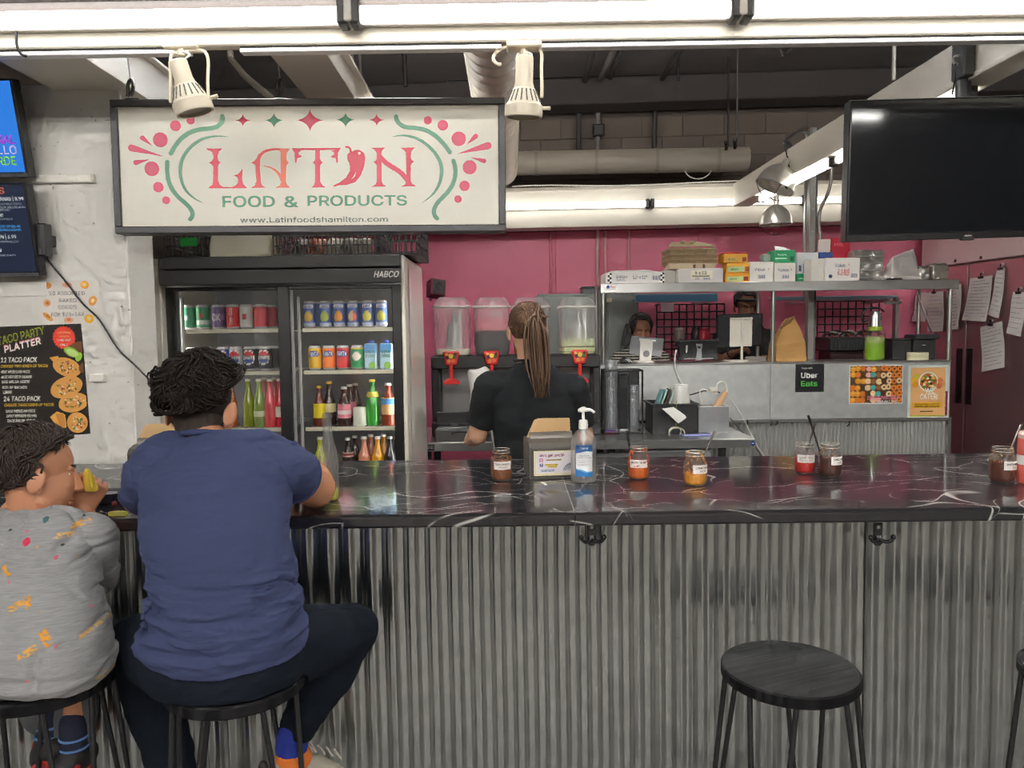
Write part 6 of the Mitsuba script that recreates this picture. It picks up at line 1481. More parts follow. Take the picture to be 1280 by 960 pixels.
q = P(598, 478, 4.67); m = hull([((q[0] - .03, 4.67, TZ + .032), .03), ((q[0] + .03, 4.67, TZ + .032), .03), ((q[0] - .03, 4.67, q[2] + .05), .03), ((q[0] + .04, 4.67, q[2] + .07), .025)])
for _ in range(2): m = m.subdivide()
m.vertices += m.vertex_normals * ((meshkit.fbm(m.vertices * 18, 2, 3) - .5) * .03)[:, None]
part(k, 'bundle', m, M('#d9d6d2', .4, 0, .4), True); part(k, 'tie', ring((q[0], 4.67, TZ + .28), .036, .005, 20, 6), M('#b9b6b2', .5))
k = thing('steam_pan', 'steel pan set with a black lid on the work table left of the cook', 'pan')
a, b = P(545, 547, 4.66), P(592, 531, 4.66)
part(k, 'pan', box(a[0], b[0], 4.60, 4.72, TZ + .001, TZ + .075, .006), M((.3, .3, .31), .3, 1.0), False); part(k, 'lid', box(a[0] + .01, b[0], 4.60, 4.7, TZ + .075, TZ + .085, .003), STEEL_D, False); part(k, 'lid_handle', ring((.5 * (a[0] + b[0]), 4.65, TZ + .098), .022, .004, 20, 6), STEEL)
part(k, 'back_guard', box(a[0], b[0], 4.70, 4.712, TZ + .085, TZ + .17, .004), M('#1f2023', .3), False); part(k, 'front_curve', tube([(a[0] + .1, 4.595, TZ + .05), (a[0] + .16, 4.592, TZ + .062), (b[0] + .02, 4.59, TZ + .02)], .006, 8, 16), BLACK)
# cup and lid holder
k = thing('cup_holder', 'black wire holder with stacks of clear cups and lids on the work table', 'cup holder')
a, b = P(756, 538, TY + .02), P(803, 463, TY + .02)
x0, x1, y0, y1 = a[0], b[0], TY + .02, TY + .18; zt = b[2]
for x in (x0, x1):
    for y in (y0, y1): part(k, 'upright', rod((x, y, TZ + .001), (x, y, zt), .006, 8), BLACK)
for z in (TZ + .012, zt): part(k, 'frame', cat(rod((x0, y0, z), (x1, y0, z), .006, 8), rod((x0, y1, z), (x1, y1, z), .006, 8), rod((x0, y0, z), (x0, y1, z), .006, 8), rod((x1, y0, z), (x1, y1, z), .006, 8)), BLACK)
xm2 = .5 * (x0 + x1); part(k, 'divider', cat(rod((xm2 - .03, y0 - .004, TZ), (xm2 - .03, y0 - .004, zt - .02), .006, 8), rod((xm2 + .035, y0 - .004, TZ), (xm2 + .035, y0 - .004, zt - .02), .006, 8), rod((xm2 - .03, y0 - .004, zt - .02), (xm2 + .035, y0 - .004, zt - .02), .006, 8)), BLACK)
part(k, 'back_plate', box(x0, x1, y1 - .006, y1, TZ + .01, zt, .002), M('#2a2c2e', .3), False)
for i, (xc, hh, c, lb) in enumerate(((x0 + .05, .45, '#b9bcc0', 'tall stack of clear plastic cups at the left of the wire holder'), (x1 - .045, .30, '#c9cbd0', 'stack of clear lids at the right of the wire holder'))):
    s = thing('cup_stack', lb, 'cup stack')
    r0 = .038 if i == 0 else .036; n_c = int(hh / .0125)
    for j in range(n_c): part(s, 'cup', lathe([(r0 - .001, 0), (r0 + .0015, .006), (r0 + .003, .010), (r0 + .0005, .0122)], 20, (xc, y0 + .07, TZ + .02 + .0125 * j)), 'm_cup', 40)
scene['m_cup'] = {'type': 'blendbsdf', 'weight': .45, 'a': {'type': 'thindielectric', 'int_ior': 1.4}, 'b': {'type': 'twosided', 'bsdf': {'type': 'principled', 'base_color': rgb('#a9adb2'), 'roughness': .25, 'metallic': .3}}}
# black bin with papers and a cup
a, b = P(815, 540, TY + .0), P(871, 505, TY + .0)
k = thing('black_bin', 'black plastic bin of papers and cups on the work table', 'bin')
x0, x1, y0, y1 = a[0] - .0, b[0], TY - .02, TY + .24
zb_ = b[2]
for (p, q_) in (((x0, y0), (x1, y0 + .006)), ((x0, y1 - .006), (x1, y1)), ((x0 - .0, y0), (x0 + .006, y1)), ((x1 - .006, y0), (x1, y1))): part(k, 'wall', box(p[0], q_[0], p[1], q_[1], TZ + .001, zb_, .002), M('#141517', .4), False)
part(k, 'bottom', box(x0, x1, y0, y1, TZ + .001, TZ + .008), M('#141517', .4), False); part(k, 'rim', cat(box(x0 - .012, x1 + .012, y0 - .012, y0 + .004, zb_ - .004, zb_ + .006, .002), box(x0 - .012, x1 + .012, y1 - .004, y1 + .012, zb_ - .004, zb_ + .006, .002), box(x0 - .012, x0 + .004, y0, y1, zb_ - .004, zb_ + .006, .002), box(x1 - .004, x1 + .012, y0, y1, zb_ - .004, zb_ + .006, .002)), M('#202225', .4), False)
for i, (c, px) in enumerate((('#6a9a9f', 822), ('#a9c9bf', 827), ('#4a3436', 832), ('#b9d0c4', 838))):
    q = P(px, 500, TY + .08); f = lambda m, q=q: rot(m, .35, (0, 1, 0), q)
    single('menu_pad', f(bx(q[0], TY + .06 + .02 * i, q[2] - .005, .012, .10, .16, .002)), M(c, .6), ['teal order pad leaning in the black bin, leftmost', 'pale green order pad in the black bin', 'dark red order pad in the black bin', 'mint order pad in the black bin next to the white cup'][i], 'pad', smooth=False)
q = P(850, 495, TY + .1); k = thing('white_tub', 'upturned white plastic tub in the black bin', 'tub'); part(k, 'tub', lathe([(0, .07), (.05, .07), (.056, .06), (.064, -.06), (.068, -.06)][::-1], 28, q), M('#d9d9d4', .45), 40); part(k, 'base_ring', lathe([(.05, .07), (.052, .074), (.048, .074)], 28, q), M('#e6e6e2', .45))
k = thing('table_card_clip', 'wire card clip holding a folded white note in front of the black bin', 'card holder')
q = P(846, 548, TY - .14); q[2] = TZ
part(k, 'base', cat(tube([q + [-.045, 0, .006], q + [-.038, 0, .045], q + [.038, 0, .045], q + [.045, 0, .006]], .004, 8, 24), tube([q + [-.03, .05, .006], q + [-.024, .05, .05], q + [.024, .05, .05], q + [.03, .05, .006]], .004, 8, 24)), M('#c9c4b4', .3, .5)); part(k, 'wire', rod(q + [0, .02, .045], q + [0, .02, .22], .002, 6), M('#7f8a4a', .4, .4))
part(k, 'note', hull([(P(828, 511, TY - .13), .0015), (P(842, 509, TY - .13), .0015), (P(845, 522, TY - .14), .0015), (P(856, 519, TY - .14), .0015), (P(858, 522, TY - .14), .0015), (P(848, 529, TY - .14), .0015)]), M('#ecebe6', .8), False)
# clear box of cutlery
a, b = P(873, 541, TY + .0), P(911, 508, TY + .0)
k = thing('clear_box', 'clear acrylic box of wrapped cutlery at the right end of the work table', 'box')
for m in (box(a[0], b[0], TY, TY + .002, TZ + .001, b[2]), box(a[0], b[0], TY + .16, TY + .162, TZ + .001, b[2]), box(a[0], a[0] + .002, TY, TY + .16, TZ + .001, b[2]), box(b[0] - .002, b[0], TY, TY + .16, TZ + .001, b[2])): part(k, 'wall', m, 'm_cup', False)
part(k, 'bottom', box(a[0], b[0], TY, TY + .162, TZ + .001, TZ + .006), M('#c2beb6', .3), False)
part(k, 'rim', cat(rod((a[0], TY, b[2]), (b[0], TY, b[2]), .003, 6), rod((a[0], TY + .16, b[2]), (b[0], TY + .16, b[2]), .003, 6), rod((a[0], TY, b[2]), (a[0], TY + .16, b[2]), .003, 6), rod((b[0], TY, b[2]), (b[0], TY + .16, b[2]), .003, 6)), M('#dcdcd8', .3))
r_ = np.random.default_rng(9); ms = [ell((r_.uniform(a[0] + .03, b[0] - .03), r_.uniform(TY + .03, TY + .13), TZ + r_.uniform(.02, .085)), r_.uniform(.012, .024, 3), 2) for _ in range(34)]
k2 = part(k, 'wrapped_packets', cat(ms), M('#d8d4cc', .4), True); labels[k2] = {'kind': 'stuff'}
k = thing('brown_bottle_brush', 'tan ribbon bundle and white cords sticking out of the clear box', 'bundle')
q = P(898, 505, TY + .06); part(k, 'ribbon', tube([P(886, 525, TY + .06), P(894, 512, TY + .06), P(902, 498, TY + .06), P(908, 490, TY + .05)], [.012, .022, .024, .014], 10, 24), M('#d3ae86', .7)); part(k, 'cord', tube([P(878, 505, TY + .06), P(884, 488, TY + .06), P(896, 492, TY + .06), P(897, 480, TY + .06), P(903, 477, TY + .06), P(908, 483, TY + .06), P(909, 494, TY + .06)], .005, 8, 50), M('#e6e3db', .5)); part(k, 'cord', tube([P(862, 494, TY + .06), P(875, 490, TY + .06), P(890, 488, TY + .06), P(900, 491, TY + .06)], .004, 8, 40), M('#222427', .5)); part(k, 'plug', bx(*P(892, 487, TY + .05), .05, .03, .03, .006), M('#ddd9cf', .5), False)
k = thing('smartphone', 'phone in a lilac case lying on the work table', 'phone')
a, b = Pz(849, 547, TZ), Pz(891, 542, TZ)
part(k, 'case', bx(.5 * (a[0] + b[0]), .5 * (a[1] + b[1]) + .01, TZ + .0065, .19, .085, .012, .004, .06), M('#8f94c9', .5), False); part(k, 'screen', bx(.5 * (a[0] + b[0]), .5 * (a[1] + b[1]) + .01, TZ + .0128, .168, .072, .001, 0, .06), M('#15171c', .1), False)
for py, c, lb in ((539.5, '#2a4fb0', 'marker with a blue cap on the work table behind the sanitizer'), (542.5, '#c9407a', 'marker with a pink cap beside the blue one')):
    a, b = Pz(757, py, TZ), Pz(791, py - .5, TZ); a[2] = b[2] = TZ + .009; k = thing('marker_pen', lb, 'marker'); d = b - a
    part(k, 'barrel', rod(a + d * .35, b, .008, 14), M('#e6e6ea', .4)); part(k, 'cap', rod(a, a + d * .38, .009, 14), M(c, .4))
# cables
cable = lambda pts, Y, r, c, lb: single('cable', tube([P(x, y, Y) for x, y in pts], r, 8, 60), M(c, .5), lb, 'cable')
cable(((846, 437), (844, 444), (844, 458), (848, 472), (856, 486), (860, 493)), PY - .02, .006, '#ecebe6', 'white charging cable falling from the black tablet over the steel panel')
cable(((908, 492), (920, 508), (930, 525), (938, 541), (946, 556), (957, 572)), PY - .08, .004, '#e3e0d8', 'pale cable running down past the right end of the work table')
cable(((912, 522), (926, 538), (938, 552), (949, 566), (954, 575)), PY - .09, .003, '#3a3a3c', 'thin dark cable below the right end of the work table')
for px, py in ((934, 526), (964, 526), (971, 526), (1061, 527), (1183, 527)):
    q = P(px, py, PY - .024); single('rail_hook', tube([q, q + [0, -.012, -.012], q + [-.006 * (px % 3 - 1) - .012, -.012, -.03]], .005, 8, 14), BLACK, 'small black hook on the rail under the steel panel, %s' % {934: 'leftmost', 964: 'second from the left', 971: 'third from the left', 1061: 'in the middle', 1183: 'rightmost'}[px], 'hook')

# ---- dark double-door freezer on the right
dv = unit([-.068, 1, 0]); nv = np.array([-dv[1], dv[0], 0])      # faces left
O_ = np.array([2.89, 4.75, 0]) * 1.2; FZ = Fr(O_, -dv)                # local x runs towards the viewer
fz = thing('upright_freezer', 'tall dark maroon-looking steel freezer with papers clipped to its doors', 'freezer')
DM = M((.50, .36, .365), .22, .85); 
u0, um, u1 = -.74, -.152, .60
ztop = FZ.px(1230, 326)[1]; ztt = 2.37
part(fz, 'body', FZ.put(slab(u0, u1, .08, ztt, -.75, -.045, .004)), M((.30, .28, .28), .4, .8), False)
part(fz, 'door', FZ.put(slab(u0, um - .006, .12, ztop - .008, -.045, 0, .006)), DM, False)
part(fz, 'door', FZ.put(slab(um + .006, u1, .12, ztop - .008, -.045, 0, .006)), DM, False)
part(fz, 'top_panel', FZ.put(slab(u0, u1, ztop + .004, ztt, -.045, .004, .004)), M('#d6c6c6', .4, .35), False, label='pinkish brushed steel top panel')
part(fz, 'feet', FZ.put(slab(u0 + .05, u1 - .05, 0, .08, -.7, -.1)), BLACK, False)
for u, s in ((um - .065, 1), (um + .05, 1)):
    za, zb2 = FZ.px(1217, 490)[1], FZ.px(1217, 436)[1]; part(fz, 'handle_recess', FZ.put(slab(u - .03, u + .03, za - .1, zb2, .0, .003, .001)), M('#0a0a0b', .4), False); part(fz, 'handle_bar', FZ.put(slab(u - .034, u - .026, za - .1, zb2, .0, .012, .003)), M('#2a2224', .3, .6), False)
for px, py in ((1195, 326), (1227, 322)): q = FZ.px(px, py); part(fz, 'bolt', FZ.put(ell((0, 0, 0), (.012, .012, .008), 2), q[0], q[1], .006), M('#3a2a2d', .4, .5))


def clipped(cs, label, lines=0, cols=(), curl=.0, w=.010, clip=None):
    """a sheet hung on the freezer door: cs = pixel corners tl, tr, br, bl"""
    k = thing('clipped_paper', label, 'paper'); q = [FZ.px(*c) for c in cs]; n_ = 10; V = []
    for j in range(n_ + 1):
        for i in range(5):
            t, s = j / n_, i / 4; p = (q[0] * (1 - s) + q[1] * s) * (1 - t) + (q[3] * (1 - s) + q[2] * s) * t; V.append(FZ.at(p[0], p[1], w + curl * (t ** 1.5) * (1 + .3 * math.sin(s * 3)) + .003 * math.sin(t * 7 + s)))
    F_ = [f for j in range(n_) for i in range(4) for f in ([j * 5 + i, (j + 1) * 5 + i, (j + 1) * 5 + i + 1], [j * 5 + i, (j + 1) * 5 + i + 1, j * 5 + i + 1])]
    part(k, 'sheet', trimesh.Trimesh(V, F_, process=False), M('#d9d6d3', .8), True)
    V = np.array(V).reshape(n_ + 1, 5, 3)
    for j in range(lines):
        t = (j + 1.2) / (lines + 1.6) * n_; j0 = int(t); fr_ = t - j0; e0 = V[j0, 0] * (1 - fr_) + V[j0 + 1, 0] * fr_; e1 = V[j0, 4] * (1 - fr_) + V[j0 + 1, 4] * fr_
        s = .9 if j % 3 else .7; part(k, 'print_line', rod(e0 + (e1 - e0) * .1 + FZ.n * .003, e0 + (e1 - e0) * s + FZ.n * .003, .0016, 4), M(cols[j % len(cols)] if cols else '#9a989c', .8))
    if clip is not False:
        c = (q[0] + q[1]) / 2; part(k, 'clip', FZ.put(cat(bx(0, -.004, .008, .05, .018, .012, .003), bx(0, .014, .006, .014, .03, .006, .002)), c[0], c[1], w), M('#2a2628', .35, .5), False); part(k, 'magnet', FZ.put(ex(Point(0, .026).buffer(.012), .006), c[0], c[1], .0), M('#b9b5b5', .3, .5), False)
    return k


clipped(((1215, 348), (1243, 344), (1238, 402), (1207, 400)), 'large white sheet clipped high on the right freezer door', 12, curl=.02)
clipped(((1248, 335), (1259, 335), (1254, 398), (1240, 393)), 'narrow long receipt strip clipped right of the large sheet', 9, curl=.02)
clipped(((1227, 409), (1255, 401), (1260, 459), (1231, 465)), 'white sheet clipped lowest on the freezer door, hanging askew', 11, curl=.012)
clipped(((1268, 365), (1284, 365), (1281, 421), (1262, 416)), 'receipt slips clipped at the right edge of the picture', 7, curl=.015)
clipped(((1159, 366), (1181, 364), (1183, 414), (1163, 415)), 'printed table with coloured lines hanging behind the right post of the pass', 9, ('#b9a98a', '#8f9fb5', '#a9b58f'), curl=.015)
clipped(((1147, 366), (1160, 365), (1160, 402), (1142, 402)), 'plain white sheet left of the printed table', 0, curl=.01, clip=False)
clipped(((1189, 360), (1197, 358), (1202, 411), (1189, 413)), 'text sheet hanging right of the post at the end of the pass', 11, ('#6a6a6e',), curl=.01)
clipped(((1197, 356), (1204, 355), (1204, 408), (1201, 410)), 'second sheet behind the text sheet at the end of the pass', 0, curl=.03, clip=False)

# ---- the big black screen at the right
TVY = 3.0
k = thing('large_screen', 'big switched-off black television hanging at the upper right', 'television')
tl_, bl_, tr2 = P(1064.5, 125.5, TVY - .02), P(1057, 302.5, TVY + .02), P(1280, 119, TVY - .02)
Hh = np.linalg.norm(tl_ - bl_); ux = unit(tr2 - tl_); uy = unit(tl_ - bl_)
FV = Fr(bl_, ux, uy); WV = 1.02
part(k, 'bezel', FV.put(slab(0, WV, 0, Hh, -.055, .0, .004)), M('#0c0d0f', .3), False); part(k, 'screen', FV.put(slab(.008, WV - .008, .028, Hh - .008, 0, .0012)), M((.005, .006, .008), .06, 0, 0, .4), False)
part(k, 'chin', FV.put(slab(.0, WV, 0, .026, 0, .006, .002)), M('#0a0a0b', .3), False); q = FV.px(1209, 295); part(k, 'power_light', FV.put(bx(q[0], .010, .004, .03, .007, .006, .002)), M('#c9c6c2', .4), False); part(k, 'sensor_box', FV.put(bx(q[0], .0, -.002, .05, .016, .02, .003)), M('#1a1a1c', .4), False)
part(k, 'edge_trim', FV.put(slab(-.0015, WV, Hh - .0015, Hh + .0005, -.01, .002)), M('#8f9a9a', .3, .5), False)
c = P(1205, 75, TVY + .14); part(k, 'mount_pole', rod((c[0], c[1], P(1205, 45, TVY + .14)[2] + .12), (c[0], c[1], P(1205, 130, TVY + .14)[2] - .1), .028, 20), M('#3f4246', .4), 30, label='dark grey ceiling pole')
part(k, 'pole_clamp', bx(c[0] + .0, c[1] - .02, c[2] + .0, .075, .09, .16, .006), M('#35373b', .45), False); part(k, 'cable_clip', ring((c[0] - .045, c[1] - .03, c[2] - .01), .016, .005, 20, 6, 1), M('#d9d6d0', .4)); part(k, 'wire', tube([P(1194, 80, TVY + .1), P(1194, 95, TVY + .1), P(1190, 118, TVY + .1)], .003, 6, 20), BLACK)
part(k, 'wall_plate', FV.put(slab(.3, .75, .12, .42, -.12, -.055, .005)), M('#202124', .5), False)
part(k, 'arm', rod((c[0], c[1], P(1205, 130, TVY + .14)[2] - .08), FV.at(.45, .3, -.08), .024), M('#35373b', .45))

# ---- screens, posters and cable on the white block wall
def screen(cs, Y0, Y1, label, col, glow=None, name='menu_screen'):
    """cs: pixel tr, br; extends left beyond the frame"""
    k = thing(name, label, 'television'); a, b = P(*cs[0], Y0), P(*cs[1], Y1); uy = unit(a - b); Hh = np.linalg.norm(a - b)
    fr_ = Fr(b, (1, 0, -.002), uy); W = .62
    part(k, 'case', fr_.put(slab(-W, 0, 0, Hh, -.05, 0, .004)), M('#101113', .35), False); part(k, 'chin', fr_.put(slab(-W, -.002, .002, .016, 0, .004, .001)), M('#6a6c70', .25, .6), False)
    m = fr_.put(slab(-W + .006, -.009, .020, Hh - .008, 0, .001))
    if glow: scene[k + '__screen'] = emit(m, lin(col), glow, M('#0a0a0c', .1))
    else: part(k, 'screen', m, M(col, .12, 0, .6), False)
    part(k, 'wall_bracket', fr_.put(slab(-W * .7, -W * .3, Hh * .3, Hh * .7, -.05 - max(.01, WY - max(Y0, Y1) - .055), -.05)), BLACK, False)
    return k, fr_, Hh


k, fr_, Hh = screen(((22, 98), (36, 222)), WY - .16, WY - .09, 'upper menu television glowing bright blue at the left edge', '#2f7ee0', 1.0)
mm = WY / FPX
for s, c, xr, yb in (('NAL', '#c23ae0', 20, 179.5), ('LLO', '#f0c8f0', 22, 192.5), ('RDE', '#8ee03a', 21.5, 206)):
    t = txt(s, 9.5 * mm, 22 * mm, .0008, True, False); t.vertices[:, 0] -= t.bounds[1, 0]; q = fr_.px(xr, yb)
    part(k, 'lettering', fr_.put(t, q[0], q[1], .0014), M(c, .6), False)
k2, fr_, Hh = screen(((43.5, 229), (50, 346)), WY - .13, WY - .07, 'lower menu television with white price lines on dark blue at the left edge', '#232d45')
U = lambda px, py: fr_.px(px, py)


def scr(s, pxr, py, hpx, wpx, c, bold=True):
    q = U(pxr, py); t = txt(s, hpx * mm, wpx * mm, .0006, bold, False); t.vertices[:, 0] -= t.bounds[1, 0]; part(k2, 'lettering', fr_.put(t, q[0], q[1], .0014), M(c, .6), False)


scr('S', 6, 242, 7, 6, '#e0705a'); scr('IANAS | 8.99', 30, 250.5, 4, 30, '#e6ebf2'); scr('FILLED WITH POTATO', 27, 256, 2.2, 27, '#aab4c4', False); scr('CHEESE AND LIME MIXED', 32, 260, 2.2, 32, '#aab4c4', False); scr('GREENS', 13, 263.5, 2.2, 13, '#aab4c4', False)
scr('NT', 5, 271, 3.5, 5, '#e6ebf2'); scr('WITH RICE', 16, 275, 2.2, 16, '#aab4c4', False); scr('RICE OR SALAD', 26, 284, 2.6, 26, '#4aa0e8'); scr('REFRIED BEANS', 27, 288.5, 2.6, 27, '#4aa0e8'); scr('EN | 6.99', 21, 298, 4.2, 21, '#e6ebf2'); scr('SOUR CREAM, LIME', 24, 303, 2.2, 24, '#aab4c4', False); scr('9', 3, 315, 4, 3, '#e6ebf2'); scr('CREAM, CILANTRO', 20, 320, 2.2, 20, '#aab4c4', False)
a, b = P(47.5, 320, WY - .07), P(57, 279, WY - .07)
k = thing('media_player', 'small black media box hanging beside the lower menu television', 'media player'); part(k, 'box', box(a[0], b[0], WY - .075, WY - .03, a[2], b[2], .004), BLACK_M, False); part(k, 'port', box(a[0] + .008, a[0] + .018, WY - .077, WY - .074, a[2] + .005, a[2] + .03), M('#33353a', .4), False); part(k, 'bracket', box(a[0] + .005, b[0] - .005, WY - .03, WY, a[2] + .04, b[2] - .04), BLACK, False)
single('power_cable', tube([P(x, y, WY - .012) for x, y in ((57, 318), (64, 330), (78, 347), (92, 365), (107, 383), (121, 396), (131, 410), (142, 428), (153, 442), (165, 453), (178, 466), (191, 478))], .0035, 8, 90), BLACK, 'long black cable running down the white block wall from the media box', 'cable')
FW = Fr((0, WY - .0012, 0)); WP = lambda x, y: FW.px(x, y)
k = thing('baked_goods_sheet', 'thin paper sheet about assorted baked goods with drawn pastries on the block wall', 'poster')
a, b = WP(45, 415), WP(124, 350)
part(k, 'sheet', FW.put(slab(a[0], b[0], a[1], b[1], 0, .001)), M('#dcd6ce', .5), False)
for s, x, y, w in (('10 ASSORTED', 84, 366.5, 44), ('BAKED', 85, 375.5, 22), ('GOODS', 84.5, 384, 23), ('FOR $20+TAX', 85, 393, 41)):
    q = WP(x, y); part(k, 'lettering', FW.put(txt(s, 4.6 * mm, w * mm, .0005, False), q[0], q[1], .0011), M('#6a6664', .7), False)
for x, y, rx, ry, c, an in ((59, 357, 5.8, 4, '#c98a3c', .1), (84, 356, 6, 3.4, '#e0a48a', 0), (106, 356, 5.4, 5, '#e8a83c', 0), (116, 376, 4.6, 6.4, '#dd9a48', -.4), (59, 379, 4.5, 4.4, '#dda06a', 0), (60, 396, 7.5, 3.4, '#e0a45a', -.7), (111.5, 398.5, 6, 5.6, '#e8b02c', 0), (86, 400, 6, 3.6, '#dfa280', 0)):
    q = WP(x, y); g = affinity.rotate(affinity.scale(Point(0, 0).buffer(1), rx * mm, ry * mm), math.degrees(an)); part(k, 'pastry_print', FW.put(ex(g, .0004), q[0], q[1], .0011), M(c, .6), False)
    g = affinity.rotate(affinity.scale(Point(0, 0).buffer(1), rx * .45 * mm, ry * .4 * mm), math.degrees(an)); part(k, 'pastry_print', FW.put(ex(g, .0003), q[0] + .3 * mm, q[1] + .3 * mm, .0016), M('#f3d9a0' if x > 100 else '#b87434', .6), False)
k = thing('taco_poster', 'black taco party platter poster with a column of tacos on the block wall', 'poster')
q4 = [WP(-40, 410), WP(101.5, 404.5), WP(113, 542), WP(-20, 552)]
part(k, 'sheet', FW.put(ex(Polygon(q4), .0022)), M('#26211f', .3), False)
tp_ang = math.degrees(.03)


def tp(s, x0, yb, h, w, c, nm='lettering', ww=.0023, ang=-2.6, slant=.08, bold=True):
    q = WP(x0, yb); t = txt(s, h * mm, w * mm, .0006, bold, False, slant); t.vertices[:, 0] -= t.bounds[0, 0]; t = rot(t, math.radians(ang), (0, 0, 1)); part(k, nm, FW.put(t, q[0], q[1], ww), M(c, .5), False)


tp('TACO PARTY', -.5, 431, 9, 60, '#c8c92c', ang=13, slant=.15); tp('TACO PARTY', -.2, 430.5, 8.2, 59, '#5c6a1a', ang=13, slant=.15, ww=.0027, bold=False)
tp('PLATTER', 6.5, 440.5, 8.5, 47, '#e59aa8', ang=13, slant=.15); tp('PLATTER', 6.5, 441, 7.6, 47, '#f6eeee', ang=13, slant=.15, ww=.0027)
for s, x, y, h, w, c in (('12 TACO PACK', 1.5, 453, 6, 45, '#f2f0ec'), ('CHOOSE TWO KINDS OF TACOS', 1.5, 459.5, 3.4, 59, '#dcae2c'), ('8OZ MEXICAN RICE', 2, 466.5, 3.4, 36, '#eeece6'), ('8OZ REFRIED BEANS', 2.3, 473, 3.4, 38, '#eeece6'), ('8OZ SALSA VERDE', 2.8, 479, 3.4, 35, '#eeece6'), ('BOX OF NACHOS', 3.3, 486, 3.4, 31, '#eeece6'), ('LIMES', 4.2, 492, 3.4, 11, '#eeece6'),
                         ('24 TACO PACK', 5, 501.5, 6, 46, '#f2f0ec'), ('CHOOSE THREE KINDS OF TACOS', 6, 508, 3.4, 62, '#dcae2c'), ('16OZ MEXICAN RICE', 7.5, 515.5, 3.4, 37, '#eeece6'), ('16OZ REFRIED BEANS', 8.5, 521.5, 3.4, 38, '#eeece6'), ('16OZ SALSA VERDE', 9.5, 527.5, 3.4, 35, '#eeece6')):
    tp(s, x, y, h, w, c, ang=0, slant=.12)
q = WP(80.5, 422); sp = []
for i in range(44): r = (14.8 if i % 2 else 13.2) * mm; sp.append((q[0] + r * math.cos(i * math.pi / 22), q[1] + r * math.sin(i * math.pi / 22)))
part(k, 'burst_print', FW.put(ex(Polygon(sp), .0005), 0, 0, .0023), M('#e4402c', .4), False)
for s, y, w, c in (('OPEN FOR', 416, 17, '#e8a06a'), ('LUNCH', 420.5, 12, '#e8a06a'), ('TAKE OUT', 425, 18, '#f2e6e0'), ('ONLY', 431, 10, '#f2e6e0')): t = WP(80.5, y); part(k, 'lettering', FW.put(txt(s, 2.6 * mm, w * mm, .0004), t[0], t[1], .0029), M(c, .5), False)
r_ = np.random.default_rng(11)


def taco(cx, cy, rx, ry, an, w0):
    q = WP(cx, cy); sh = affinity.rotate(affinity.scale(Point(0, 0).buffer(1), rx * mm, ry * mm), an, origin=(0, 0)); cl = Polygon([WP(x, y) - q for x, y in ((-40, 410), (101, 405), (112.5, 541), (-20, 551))])
    part(k, 'taco_print', FW.put(ex(sh.intersection(cl), .0004), q[0], q[1], w0), M('#d99a4c', .5), False)
    inn = affinity.rotate(affinity.scale(Point(.1, .12).buffer(1), rx * .78 * mm, ry * .7 * mm), an, origin=(0, 0)); part(k, 'taco_print', FW.put(ex(inn.intersection(cl), .0003), q[0], q[1], w0 + .0004), M('#6d4226', .5), False)
    for i in range(34):
        a_, r__ = r_.uniform(0, 6.28), math.sqrt(r_.uniform(0, .95)); u = np.array([rx * .74 * mm * r__ * math.cos(a_), ry * .64 * mm * r__ * math.sin(a_)]); g = affinity.translate(affinity.rotate(affinity.scale(Point(0, 0).buffer(1, 4), r_.uniform(.8, 2.2) * mm, r_.uniform(.5, 1.2) * mm), r_.uniform(0, 180)), *u); g = affinity.rotate(g, an, origin=(0, 0)).intersection(cl)
        if g.area > 1e-8: part(k, 'filling_print', FW.put(ex(g, .00025), q[0], q[1], w0 + .0007 + .00002 * i), M(['#e0d2a8', '#8a4428', '#5c7f35', '#e9e0cc', '#a85a34', '#3f5a26', '#c98a5a'][i % 7], .5), False)


tri = Polygon([WP(62, 447), WP(74, 444.5), WP(70, 455)]); part(k, 'nacho_print', FW.put(ex(tri, .0004), 0, 0, .0023), M('#e0a13c', .5), False)
for x, y, rx, ry, c in ((91, 440, 10, 5.6, '#8fbf3a'), (92, 441, 8, 4, '#c6df86'), (100, 446, 4, 6, '#8fbf3a')): q = WP(x, y); part(k, 'lime_print', FW.put(ex(affinity.rotate(affinity.scale(Point(0, 0).buffer(1), rx * mm, ry * mm), -25).intersection(affinity.translate(Polygon(q4), -q[0], -q[1])), .0003), q[0], q[1], .0088 + .0003 * (c == '#c6df86')), M(c, .5), False)
taco(84, 459, 18, 11.5, -20, .0028); taco(84, 484, 21, 13, 20, .0042); taco(93, 503, 19, 12, 12, .0056); taco(98, 528, 13, 13, 0, .0070)
for pts in (((63, 521), (72, 514), (82, 518), (84, 534), (74, 536)), ((70, 517), (80, 516), (83, 532), (76, 534))): part(k, 'nacho_print', FW.put(ex(Polygon([WP(*p) for p in pts]).buffer(0), .0004), 0, 0, .0030 + .0004 * (pts[0][0] == 70)), M('#dfa14a' if pts[0][0] == 63 else '#c9863a', .5), False)
